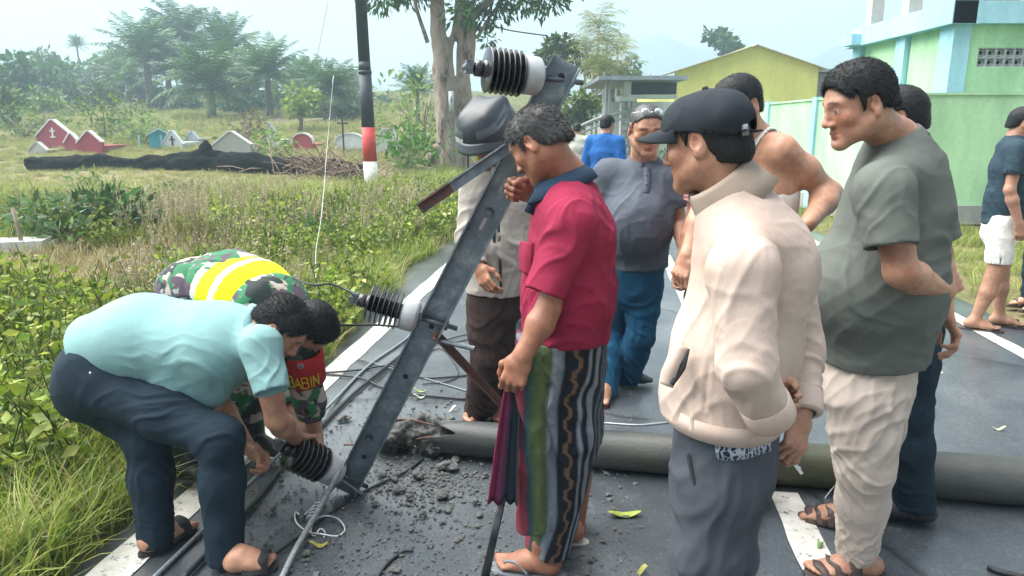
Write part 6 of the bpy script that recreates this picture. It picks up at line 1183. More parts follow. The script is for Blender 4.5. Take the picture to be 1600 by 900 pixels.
    collar(t, [(nk-up*.02, rr, fr, .086, .09), (nk+up*.05, rr, fr, .080, .084), (nk+up*.054, rr, fr, .086, .09), (nk-up*.02, rr, fr, .098, .104)], M_WIND, gap=.2, th=.006)
    hR, hL = P(762, 480, 3.46), P(800, 480, 3.52); kR, kL = P(764, 560, 3.42), P(800, 565, 3.46); aR, aL = P(750, 645, 3.48), P(800, 645, 3.62)
    s = SDF(); s.cone(P(781, 450, 3.48), P(781, 490, 3.48), (.16, .13), (.165, .13), .05, right=rt); leg_ops(s, hR, kR, aR, (.100, .086, .080)); leg_ops(s, hL, kL, aL, (.100, .086, .080))
    sdfobj('trousers', s, .008, M_BROWN, t, leg_folds(hR, kR, aR, .013, (-.3, -1, 0))+leg_folds(hL, kL, aL, .012, (-.3, -1, 0)), .003, 14)
    for h_, t_ in ((G(759, 650), G(726, 669)), (G(791, 643), G(775, 669))): sole(t, h_, t_, .1, .02, M_RUB, 'flip_flop_sole')
helmet_man()

# ---- man in the white tank top, hand on his hip
def tank_man():
    t = person(A(P(1160, 400, 2.55)[0], 2.6), 'bare shouldered man in white tank top behind the capped man, hand on hip')
    R = hframe((-.75, -.50, -.25)); c = P(1152, 164, 2.60); neck = P(1174, 222, 2.68)
    shL, shR = P(1222, 236, 2.55), P(1140, 232, 2.85); elL, wrL = P(1297, 302, 2.62), P(1262, 350, 2.42); elR, wrR = P(1096, 330, 2.78), P(1074, 398, 2.70)
    chest, waist, hip = P(1180, 290, 2.70), P(1185, 395, 2.70), P(1185, 480, 2.70); rt = nrm(shR-shL)
    s = SDF(); head_ops(s, R, c, .97, neck=neck, neck_r=(.056, .064))
    torso_ops(s, hip, waist, chest, neck, shL, shR, (.150, .120), (.150, .115), (.170, .115), rt, sh_r=.055, flat=False, rn=(.06, .062))
    arm_ops(s, shL, elL, wrL, (.055, .045, .044, .030), .035); hand_ops(s, wrL, nrm(hip-wrL)+A(0, .3, -.3), (-.5, .6, 0), False); arm_ops(s, shR, elR, wrR, (.050, .042, .040, .028), .035)
    hand_ops(s, wrR, P(1064, 428, 2.68)-wrR, (.6, .6, 0), True, (.5, .6, .7, .8), .4)
    body = skin_obj(t, [s.mesh(.0058)], SKIN_A*1.08, (R, c, dict(sc=.97)))
    hair(t, R, c, .97, t=.010, h=.005, blades=5000, seed=41)
    s = SDF(); s.cone(hip, waist, (.160, .130), (.158, .124), .05, right=rt, fa=True); s.cone(waist, chest-(chest-waist)*.12, (.158, .124), (.176, .124), .05, right=rt); s.cone(chest-(chest-waist)*.12, neck, (.174, .123), (.09, .09), .04, right=rt)
    for sh in (shL, shR): s.ell(sh+(neck-sh)*.02+A(0, 0, .03), (.125, .125, .14), .01, '-')
    f_ = nrm(np.cross(neck-chest, rt)); f_ = f_ if f_@R[:, 1] > 0 else -f_; s.ell(neck+A(0, 0, .03), (.092, .092, .10), .01, '-'); s.ell(neck+f_*.10-A(0, 0, .03), (.07, .07, .1), .01, '-')
    sdfobj('tank_top', s, .006, M_WHITEC, t, [(waist, rt, .008, .06, .2)], .002, 15)
    for sh in (shL, shR):
        q = neck+(sh-neck)*.52; V_, F_ = band([q+f_*.09-A(0, 0, .10), q+f_*.066-A(0, 0, .01), q+A(0, 0, .043), q-f_*.066-A(0, 0, .01), q-f_*.09-A(0, 0, .10)], .034, .006, 6, [nrm(v) for v in np.repeat(np.array([f_+A(0, 0, .2), f_+A(0, 0, .6), A(0, 0, 1), -f_+A(0, 0, .6), -f_+A(0, 0, .2)]), [4, 6, 5, 6, 4], 0)]); so = obj('strap', V_, F_, M_WHITEC, t); md = so.modifiers.new('lie', 'SHRINKWRAP'); md.target = body; md.wrap_mode = 'ABOVE_SURFACE'; md.offset = .005
    hL, hR = P(1190, 500, 2.62), P(1180, 500, 2.80); s = SDF(); s.cone(hip+A(0, 0, .02), hip-A(0, 0, .12), (.158, .13), (.165, .13), .05, right=rt)
    aL, aR = A(hL[0], 2.6, .07), A(hR[0]-.03, 2.86, .07); leg_ops(s, hL, (hL+aL)/2+A(-.03, -.02, 0), aL, (.095, .078, .072)); leg_ops(s, hR, (hR+aR)/2+A(-.03, -.02, 0), aR, (.095, .078, .072)); sdfobj('trousers', s, .009, M_NAVY, t, (), .004)
    for a in (aL, aR): s = SDF(); foot_ops(s, a, a+A(.06, 0, -.045), a+A(-.18, -.06, -.045), toes=False); sdfobj('shoe', s, .009, M_RUB, t)
tank_man()

def stander(label, at, face, h, skin, shirt, trous, Yrot=0, res=.010, sleeve=.55, shorts=0, hairm=None, arms=None, feet='shoe', hairkw=None, tilt=-.1, wide=1., stride=.0, lean=0., barefoot=False, top='shirt', bottom='trousers', stripe=None):
    "a person standing at a ground point, built to a height h; face is the heading in the ground plane"
    g = A(at[0], at[1], 0); f = nrm(A(face[0], face[1], 0)); r = np.cross(f, A(0, 0, 1)); k = h/1.70; t = person(g, label)
    q = lambda a, b, z: g+(r*a+f*(b+lean*max(0, z-.1)/1.5)+A(0, 0, z))*k
    c = q(0, .045, 1.575); R = hframe(f+A(0, 0, tilt)); neck = q(0, .0, 1.44); shL, shR = q(-.185*wide, 0, 1.385), q(.185*wide, 0, 1.385)
    arms = arms or {}; elL, wrL = arms.get('L', (q(-.24*wide, -.03, 1.10), q(-.23*wide, .06, .86))); elR, wrR = arms.get('R', (q(.24*wide, -.03, 1.10), q(.23*wide, .06, .86)))
    s = SDF(); head_ops(s, R, c, k*1.02, neck=neck); s.cone(shL, shR, .045*k, None, .04)
    for sh, el, wr, rg in ((shL, elL, wrL, False), (shR, elR, wrR, True)):
        arm_ops(s, sh, el, wr, tuple(x*k for x in (.050, .043, .042, .028))); hand_ops(s, wr, wr-el+A(0, 0, -.1), r*(1 if not rg else -1), rg, sc=k)
    parts = [s.mesh(res*.7)]; hL, hR = q(-.09, 0, .86), q(.09, 0, .86); kL, kR = q(-.10, .02+stride*.4, .47), q(.10, .02-stride*.2, .47); aL, aR = q(-.10, stride, .075), q(.10, -stride, .075)
    if barefoot or shorts:
        s = SDF()
        for a, kk in ((aL, kL), (aR, kR)): foot_ops(s, a, a-f*.06*k+A(0, 0, -.045*k), a+f*.185*k+A(0, 0, -.05*k), k); s.cone(a, a+(kk-a)*.6, .034*k, .056*k, .03); s.cone(a+(kk-a)*.6, kk+A(0, 0, .08), .056*k, .062*k, .03)
        parts.append(s.mesh(res*.8))
    skin_obj(t, parts, skin, (R, c, dict(sc=k*1.02)), paths=([aL+(kL-aL)*.7, hL, neck-A(0, 0, .12)], [aR+(kR-aR)*.7, hR, neck-A(0, 0, .12)])); hair(t, R, c, k*1.02, hairm, h=res*.7, blades=2500, **(hairkw or {}))
    hip, waist, chest = q(0, 0, .82), q(0, .01, 1.02), q(0, .0, 1.25); rh = A(.165*wide, .125*wide)*k; s = SDF()
    torso_ops(s, hip, waist, chest, neck, shL, shR, rh, A(.165*wide, .125*wide)*k, A(.172*wide, .118)*k, r, sh_r=.066*k); hem_cut(s, hip, waist, rh, r)
    for sh, el, wr in ((shL, elL, wrL), (shR, elR, wrR)):
        if sleeve < 1: sleeve_ops(s, sh, None, sh+(el-sh)*sleeve*1.035, .070*k, .064*k)
        else: sleeve_ops(s, sh, el, wr, .070*k, .046*k, mid=.058*k)
    V, F = s.mesh(res); V = folds(relax(V, F, 1), F, [(chest+f*.1, nrm(r+A(0, 0, .8)), .008, .07, .2), (waist+f*.1, r, .010, .06, .25), (waist-f*.1, nrm(r+A(0, 0, .5)), .010, .06, .25)], .003, int(abs(g[0]*10)))
    if stripe is not None: obj(top, V, F, shirt, t, col=np.where((np.sin(V[:, 2]*stripe[2]) > 0)[:, None], stripe[0], stripe[1]))
    else: obj(top, V, F, shirt, t)
    s = SDF(); s.cone(hip+A(0, 0, .06), hip-A(0, 0, .05), (.150*k*wide, .115*k*wide), (.160*k*wide, .125*k*wide), .05, right=r)
    if shorts:
        for hh, kk in ((hL, kL), (hR, kR)): s.cone(hh, kk+(hh-kk)*shorts, .098*k, .088*k, .03, fb=True); d = nrm(kk-hh); e = kk+(hh-kk)*shorts; s.cone(e-d*.05, e+d*.03, .078*k, None, .004, '-')
    else: leg_ops(s, hL, kL, aL, (.096*k, .076*k, .072*k)); leg_ops(s, hR, kR, aR, (.096*k, .076*k, .072*k))
    sdfobj(bottom, s, res, trous, t, leg_folds(hL, kL, aL, .009, f)+leg_folds(hR, kR, aR, .009, f), .003)
    for a in (aL, aR):
        if feet == 'shoe': s = SDF(); foot_ops(s, a, a-f*.07*k+A(0, 0, -.042), a+f*.20*k+A(0, 0, -.042), 1.12*k, toes=False); sdfobj('shoe', s, .009, M_RUB, t, (), 0)
        else:
            h_, t_ = A(a[0], a[1], 0)-f*.075*k, A(a[0], a[1], 0)+f*.19*k; sole(t, h_, t_, .1, .02, M_BRSAN)
            V_, F_ = band([h_+f*.17*k+r*.048+A(0, 0, .02), h_+f*.18*k+A(0, 0, .075), h_+f*.17*k-r*.048+A(0, 0, .02)], .05, .005, 5); obj('sandal_strap', V_, F_, M_BRSAN, t)
    return t
p_ = G(1412, 802); stander('dark haired man in light blue shirt standing behind the grey T-shirt man', (p_[0]+.02, p_[1]), (-.93, .36), 1.66, SKIN_A, M_SKYSH, M_NAVY, lean=.17, wide=.9, hairkw=dict(nape=-.055, t=.014), res=.008)
p_ = G(1112, 655); stander('man in red striped shirt mostly hidden behind the beige jacket', (p_[0]-.02, p_[1]-.02), (-.8, -.5), 1.58, SKIN_A, cloth('red_striped_cotton', (1, 1, 1), attr=True), M_SLATE, feet='sandal', barefoot=True, stripe=(A(.42, .03, .05), A(.5, .38, .37), 300.))
p_ = G(1519, 514); stander('man in dark polo shirt and white shorts standing before the green wall', (p_[0]+.10, p_[1]), (.80, -.35), 1.66, SKIN_A*.9, M_DPOLO, M_WHITEC, shorts=.18, feet='sandal', tilt=-.12, wide=1.05, stride=.10, bottom='shorts', top='polo_shirt', sleeve=.62)
p_ = G(1594, 480); stander('person in dark clothes cut off by the right picture edge', (p_[0]+.06, p_[1]-.1), (-.95, .1), 1.6, SKIN_A, M_DPOLO, M_NAVY, feet='sandal', barefoot=True, res=.014)
p_ = P(945, 230, 8.2); stander('man in royal blue shirt seen from behind in the road', (p_[0], 8.2), (.6, .8), 1.66, SKIN_A, M_ROYAL, M_NAVY, res=.014, sleeve=1.0)
p_ = P(901, 240, 12.5); stander('small distant man in pale shirt walking down the road', (p_[0], 12.5), (.1, 1), 1.60, SKIN_A, cloth('cream_cotton', (.55, .55, .48)), M_SLATE, res=.018)

# ---- man in the teal shirt, bent double over the crossarm
def teal_man():
    t = person(G(300, 870), 'man in teal polo shirt and navy trousers bending over the crossarm end')
    R = hframe((.60, -.14, -.80), nrm(A(.75, .0, .6))); c = P(440, 510, 2.38); neck = P(402, 512, 2.42)
    shR, shL = P(408, 545, 2.26), P(412, 520, 2.58); elR, wrR = P(432, 655, 2.34), P(463, 684, 2.58); elL, wrL = P(338, 622, 2.62), P(388, 700, 2.50)
    s = SDF(); head_ops(s, R, c, .96, neck=neck, neck_r=(.056, .066), jaw=1.05, nose=1.1); s.cone(shL, shR, .05, None, .04)
    arm_ops(s, shR, elR, wrR, (.050, .045, .046, .032)); hand_ops(s, wrR, P(486, 684, 2.66)-wrR, (.2, -.2, -1), True, (.45, .5, .6, .65), .5)
    arm_ops(s, shL, elL, wrL, (.050, .044, .043, .030)); hand_ops(s, wrL, P(412, 718, 2.47)-wrL, (.5, -.6, -.35), False, (.55, .62, .7, .75), .55); parts = [s.mesh(.0043)]
    hN, tN = G(362, 900), G(428, 893); hF, tF = G(226, 872), G(300, 828); s = SDF(); foot_ops(s, P(360, 872, 2.20), hN+A(0, 0, .025), tN+A(0, 0, .025), right=True); s.cone(P(360, 872, 2.20), P(350, 800, 2.22), .032, .040, .03)
    foot_ops(s, P(243, 836, 2.31), hF+A(0, 0, .022), tF+A(0, 0, .022), right=False); s.cone(P(243, 836, 2.31), P(240, 780, 2.33), .032, .040, .03); parts.append(s.mesh(.0045))
    skin_obj(t, parts, SKIN_A*1.05, (R, c, dict(sc=.96)), paths=([P(352, 820, 2.22), P(345, 700, 2.24), P(172, 600, 2.36), P(220, 530, 2.46), P(400, 525, 2.42)], [P(241, 790, 2.33), P(236, 700, 2.36), P(150, 600, 2.5), P(220, 530, 2.46), P(400, 525, 2.42)]))
    hair(t, R, c, .96, t=.013, blades=22000, blen=.018, seed=51, tuft=.005, top=.004)
    hip, waist, chest = P(128, 548, 2.46), P(235, 535, 2.45), P(352, 535, 2.43); rt = nrm(A(.10, -1, -.08)); rh = (.185, .135); m_ = (shL+shR)/2
    s = SDF(); ba, bc = P(215, 512, 2.46), P(335, 512, 2.44)
    s.cone(P(112, 548, 2.46), P(220, 530, 2.46), (.160, .105), (.180, .150), .06, right=rt, fa=True); s.cone(P(220, 530, 2.46), P(345, 540, 2.44), (.180, .150), (.185, .150), .06, right=rt); s.cone(P(345, 540, 2.44), P(405, 530, 2.42), (.180, .140), (.10, .085), .05, right=rt)
    s.cone(m_+(shL-m_)*.86, m_+(shR-m_)*.86, .068, None, .05); d = nrm(P(220, 530, 2.46)-P(135, 532, 2.46)); pass
    s.half(P(94, 545, 2.3), A(-.78, 0, -.42), .006); s.cone(P(280, 600, 2.36), P(330, 618, 2.36), .07, .05, .07)
    sleeve(t, shR+A(0, -.0, .01), None, P(425, 612, 2.19), .066, .058, .005, M_TEAL, [(P(410, 580, 2.12), (.2, 0, 1), .006, .045, .09), (P(400, 550, 2.14), (.7, 0, -.7), .006, .05, .08)], 51, inn=(shL+shR)/2+(shR-shL)*.2); sleeve_ops(s, shL, None, shL+(elL-shL)*.55, .072, .064, .04)
    sp = [(P(280, 592, 2.25), (1, 0, -.30), .010, .05, .10), (P(370, 565, 2.2), (.9, 0, -.75), .006, .06, .11), (P(235, 590, 2.28), (1, 0, .15), .009, .045, .08), (P(330, 600, 2.25), (1, 0, -.2), .008, .05, .10)]
    sdfobj('polo_shirt', s, .0062, M_TEAL, t, sp, .0006, 16)
    nk = P(400, 516, 2.42); up = nrm(A(.9, -.05, .12)); fr = nrm(A(.1, -.2, -1)); fr = nrm(fr-up*(fr@up)); rr = np.cross(fr, up)
    collar(t, [(nk-up*.012, rr, fr, .070, .074), (nk+up*.022, rr, fr, .066, .070), (nk+up*.026, rr, fr, .073, .077), (nk-up*.004, rr, fr, .088, .094)], M_TEAL, gap=.3, th=.005)
    pel = P(150, 580, 2.46); hR, hL = P(172, 606, 2.34), P(150, 600, 2.54); kR, aR = P(345, 686, 2.24), P(350, 884, 2.20); kL, aL = P(232, 690, 2.36), P(241, 842, 2.31); aR[2] = aL[2] = .035
    s = SDF(); s.cone(P(175, 555, 2.46), P(150, 600, 2.46), (.175, .130), (.175, .135), .05, right=rt); s.ell(P(142, 584, 2.37), (.108, .11, .115), .06); s.ell(P(136, 580, 2.53), (.105, .11, .115), .06)
    leg_ops(s, hR, kR, aR+A(.006, 0, .0), (.098, .070, .062), k=.05); leg_ops(s, hL, kL, aL+A(.006, 0, 0), (.092, .068, .062), k=.05)
    sp = [(P(230, 615, 2.22), (1, 0, .25), .010, .05, .16), (P(280, 640, 2.2), (1, 0, .55), .009, .05, .15), (P(350, 690, 2.15), (1, 0, .3), .010, .04, .10), (P(350, 800, 2.15), (.4, 0, 1), .007, .06, .2), (P(100, 590, 2.3), (-.2, 0, 1), .004, .07, .1), (P(240, 760, 2.3), (.3, 0, 1), .008, .05, .15), (P(255, 820, 2.3), (1, 0, .2), .008, .03, .07)]
    tr = sdfobj('trousers', s, .0068, M_NAVY, t, sp, .0018, 17)
    s = SDF().ell(P(141, 583, 2.225), (.0045, .004, .0045)); V_, F_ = s.mesh(.002); obj('rivet', V_, F_, M_METAL, None, origin=wloc(tr)).parent = tr
    for h_, t_ in ((hN, tN), (hF, tF)):
        sole(t, h_, t_, .102, .022, M_RUB, 'flip_flop_sole'); f = nrm(t_-h_); sd = np.cross(A(0, 0, 1), f); L_ = np.linalg.norm(t_-h_); q = h_+f*L_*.62
        V_, F_ = band([q-sd*.050+A(0, 0, .02), q-sd*.034+A(0, 0, .066), q+A(0, 0, .076), q+sd*.034+A(0, 0, .066), q+sd*.050+A(0, 0, .02)], .085, .006, 5); obj('flip_flop_strap', V_, F_, M_RUB, t)
teal_man()

# ---- soldier in camouflage and a yellow vest, bending behind him
def soldier():
    t = person(A(P(310, 700, 2.9)[0], 2.9), 'soldier in camouflage, yellow safety vest and red armband bending over')
    R = hframe((.30, .10, -.93), nrm(A(.85, -.45, .3))); c = P(490, 508, 2.64); neck = P(458, 502, 2.76)
    shR, shL = P(462, 530, 2.66), P(440, 490, 2.96); elR, wrR = P(483, 625, 2.74), P(492, 672, 2.80); elL, wrL = P(420, 600, 3.02), P(475, 672, 2.8)
    s = SDF(); head_ops(s, R, c, .95, neck=neck, nose=1.1); s.cone(shL, shR, .05, None, .04); arm_ops(s, shR, elR, wrR, (.05, .046, .044, .032)); hand_ops(s, wrR, (.15, -.1, -1), (-.8, .3, 0), True, (.5, .55, .6, .7), .5)
    arm_ops(s, shL, elL, wrL, (.05, .045, .043, .031)); hand_ops(s, wrL, (.4, -.2, -.8), (.2, -.8, -.2), False, (.5, .55, .6, .7), .5)
    skin_obj(t, [s.mesh(.005)], SKIN_A, (R, c, dict(sc=.95))); hair(t, R, c, .95, t=.011, blades=20000, blen=.014, seed=61, tuft=.008)
    cm = bpy.data.materials.new('woodland_camouflage'); cm.use_nodes = True; nt = cm.node_tree; b = nt.nodes['Principled BSDF']; b.inputs['Roughness'].default_value = .85; tc = nt.nodes.new('ShaderNodeTexCoord'); prev = None
    base = nt.nodes.new('ShaderNodeRGB'); base.outputs[0].default_value = (.022, .15, .065, 1); prev = base.outputs[0]
    for i, (cc, sc, th) in enumerate((((.42, .36, .32, 1), 9, .56), ((.085, .06, .085, 1), 8, .56), ((.012, .022, .022, 1), 11, .57), ((.36, .36, .34, 1), 26, .66))):
        mp = nt.nodes.new('ShaderNodeMapping'); mp.inputs['Location'].default_value = (i*3.1, i*1.7, i*5.3); n = nt.nodes.new('ShaderNodeTexNoise'); n.inputs['Scale'].default_value = sc; n.inputs['Detail'].default_value = 2; n.inputs['Distortion'].default_value = .6
        nt.links.new(tc.outputs['Object'], mp.inputs[0]); nt.links.new(mp.outputs[0], n.inputs[0]); gt = nt.nodes.new('ShaderNodeMapRange'); gt.inputs[1].default_value = th-.012; gt.inputs[2].default_value = th+.012; nt.links.new(n.outputs[0], gt.inputs[0])
        m = nt.nodes.new('ShaderNodeMixRGB'); nt.links.new(gt.outputs[0], m.inputs[0]); nt.links.new(prev, m.inputs[1]); m.inputs[2].default_value = cc; prev = m.outputs[0]
    nt.links.new(prev, b.inputs['Base Color'])
    rt = nrm(A(.35, -1, -.1)); p1, p2, p3 = P(305, 452, 2.94), P(362, 448, 2.9), P(425, 478, 2.80); m_ = (shL+shR)/2
    s = SDF(); s.cone(p1, p2, (.175, .135), (.180, .140), .06, right=rt); s.cone(p2, p3, (.18, .14), (.185, .125), .06, right=rt); s.cone(p3, neck, (.175, .12), (.08, .08), .05, right=rt); s.cone(m_+(shL-m_)*.86, m_+(shR-m_)*.86, .070, None, .05)
    sleeve_ops(s, shR, elR, P(487, 648, 2.77), .072, .060, .04, mid=.066); sleeve_ops(s, shL, elL, elL+(wrL-elL)*.6, .078, .060, .04, mid=.066)
    sh = sdfobj('camouflage_shirt', s, .0078, cm, t, [(P(330, 430, 2.8), (1, 0, -.3), .008, .06, .14), (P(480, 600, 2.5), (1, 0, .3), .008, .045, .1)], .002, 18)
    s = SDF(); s.cone(P(350, 446, 2.905), p2+(p3-p2)*.5, (.188, .150), (.194, .146), .04, right=rt, fa=True); s.cone(p2+(p3-p2)*.5, p3+(neck-p3)*.45, (.194, .146), (.150, .115), .05, right=rt); d = nrm(p3-p2)
    s.cone(m_+(shL-m_)*.74, m_+(shR-m_)*.74, .079, None, .05); s.half(P(446, 478, 2.7), A(1, 0, -.32), .006)
    V, F = s.mesh(.0075); V = folds(relax(V, F, 1), F, [(P(400, 430, 2.7), (.5, 0, -1), .006, .06, .14)], .002, 19); h = (V-P(350, 446, 2.905))@d; col = np.tile(A(.70, .76, .012), (len(V), 1)); wf = (h < .035) | ((h > .075) & (h < .115)); col[h < .045] = (.62, .64, .60); col[(h > .12) & (h < .15)] = (.75, .77, .60)
    obj('safety_vest', V, F, cloth('vest_mesh', (1, 1, 1), attr=True), t, col=col)
    # red armband with yellow letters and a badge
    a_, b_ = P(472, 546, 2.675), P(479, 592, 2.72); dd = nrm(b_-a_); L_ = np.linalg.norm(b_-a_); V_, F_ = lathe([(.074, 0), (.080, .002), (.079, L_*.5), (.078, L_-.002), (.072, L_)], 32, a_, dd); ab = obj('armband', V_, F_[:, ::-1], cloth('red_armband_felt', (.42, .030, .030)), t)
    Rf = frame(dd); ang0 = math.atan2(A(0, -1, 0)@Rf[:, 1], A(0, -1, 0)@Rf[:, 0]); my = mat('yellow_lettering', (.62, .42, .03), .7)
    G_ = {'B': [[(0, 0), (0, 1), (.5, 1), (.62, .88), (.62, .64), (.5, .53), (0, .53)], [(.5, .53), (.68, .4), (.68, .13), (.54, 0), (0, 0)]], 'A': [[(0, 0), (.34, 1), (.68, 0)], [(.12, .34), (.56, .34)]], 'I': [[(.15, 0), (.15, 1)]], 'N': [[(0, 0), (0, 1), (.62, 0), (.62, 1)]]}
    def onband(x, y, r=.0815): th = ang0+(x)/.0795; return a_+dd*y+(Rf[:, 0]*cos(th)+Rf[:, 1]*sin(th))*r
    sg = 1 if (onband(.02, .03)-onband(0, .03))[0] > 0 else -1; x0 = -.050
    for ch, wd in zip('BABIN', (.028, .028, .028, .014, .028)):
        b = MB()
        for st in G_[ch]:
            pts = []
            for (xa, ya), (xb, yb) in zip(st[:-1], st[1:]):
                for k in range(4): e = k/4; pts.append(onband(sg*(x0+(xa+(xb-xa)*e)*.034), L_*.90-(ya+(yb-ya)*e)*.052))
            pts.append(onband(sg*(x0+st[-1][0]*.034), L_*.90-st[-1][1]*.052)); b.tube(pts, .0032, 5)
        V_, F_ = b.get(); lo = obj('letter', V_, F_, my, None, origin=wloc(ab)); lo.parent = ab; x0 += wd+.001
    b = MB(); b.tube([onband(sg*(.012+.012*cos(a)), .022+.010*sin(a)) for a in np.linspace(0, 2*pi, 16)], .002, 5); b.tube([onband(sg*(.004), .022), onband(sg*.020, .022)], .004, 5); V_, F_ = b.get(); obj('badge', V_, F_, mat('badge_thread', (.35, .36, .38), .7), None, origin=wloc(ab)).parent = ab
    hR, hL = P(308, 480, 2.84), P(300, 478, 3.02); kR, kL = P(368, 602, 2.86), P(330, 610, 3.05); aR, aL = P(300, 720, 2.86), P(385, 690, 3.1)
    aR = A(P(292, 700, 2.80)[0], 2.80, .20); aL = A(P(385, 660, 3.0)[0]+.0, 3.05, .20)
    s = SDF(); s.cone(P(312, 455, 2.93), P(302, 480, 2.93), (.165, .13), (.17, .14), .05, right=rt); s.ell(P(292, 455, 2.86), (.12, .12, .12), .05); s.ell(P(290, 450, 3.0), (.12, .12, .12), .05)
    leg_ops(s, hR, kR, aR, (.105, .088, .080), k=.05); leg_ops(s, hL, kL, aL, (.105, .088, .080), k=.05); sdfobj('camouflage_trousers', s, .010, cm, t, leg_folds(hR, kR, aR, .010)+leg_folds(hL, kL, aL, .010), .002, 20)
    for a in (aR, aL):
        s = SDF(); s.cone(a+A(0, 0, .06), a+A(.0, 0, -.10), .068, .056, .03); foot_ops(s, a+A(0, 0, -.10), A(a[0]-.07, a[1], .045), A(a[0]+.20, a[1]-.06, .045), 1.18, toes=False); s.half((0, 0, .004), (0, 0, -1)); sdfobj('boot', s, .007, mat('boot_leather', (.015, .017, .02), .4, 40, .3, .2, 100), t, (), 0)
soldier()
# ------------------------------------------------------------------ crossarm, fallen pole, cables and debris
M_GALV, t, b, LK = nodes('weathered_galvanised_steel'); LK(ramp(t, tnoise(t, 16, 6, .65), [(.3, (.11, .145, .17)), (.55, (.20, .25, .28)), (.72, (.36, .41, .43))]), b.inputs['Base Color']); b.inputs['Metallic'].default_value = .55; b.inputs['Roughness'].default_value = .48
bp = t.nodes.new('ShaderNodeBump'); bp.inputs['Strength'].default_value = .2; bp.inputs['Distance'].default_value = .004; LK(tnoise(t, 60, 5, .6), bp.inputs['Height']); LK(bp.outputs[0], b.inputs['Normal'])
M_RUST, t, b, LK = nodes('rusty_steel'); LK(ramp(t, tnoise(t, 14, 6, .7), [(.35, (.075, .062, .06)), (.5, (.15, .075, .06)), (.68, (.27, .12, .085))]), b.inputs['Base Color']); b.inputs['Metallic'].default_value = .2; b.inputs['Roughness'].default_value = .7
M_SHED = mat('dark_glazed_porcelain', (.018, .018, .022), .22, 8, .3, spec=.7); M_CAPI = mat('pale_cement_base', (.42, .45, .46), .6, 14, .2, .2, 60); M_BOLT = mat('steel_bolt', (.13, .15, .17), .45, 30, .25, metal=.6)
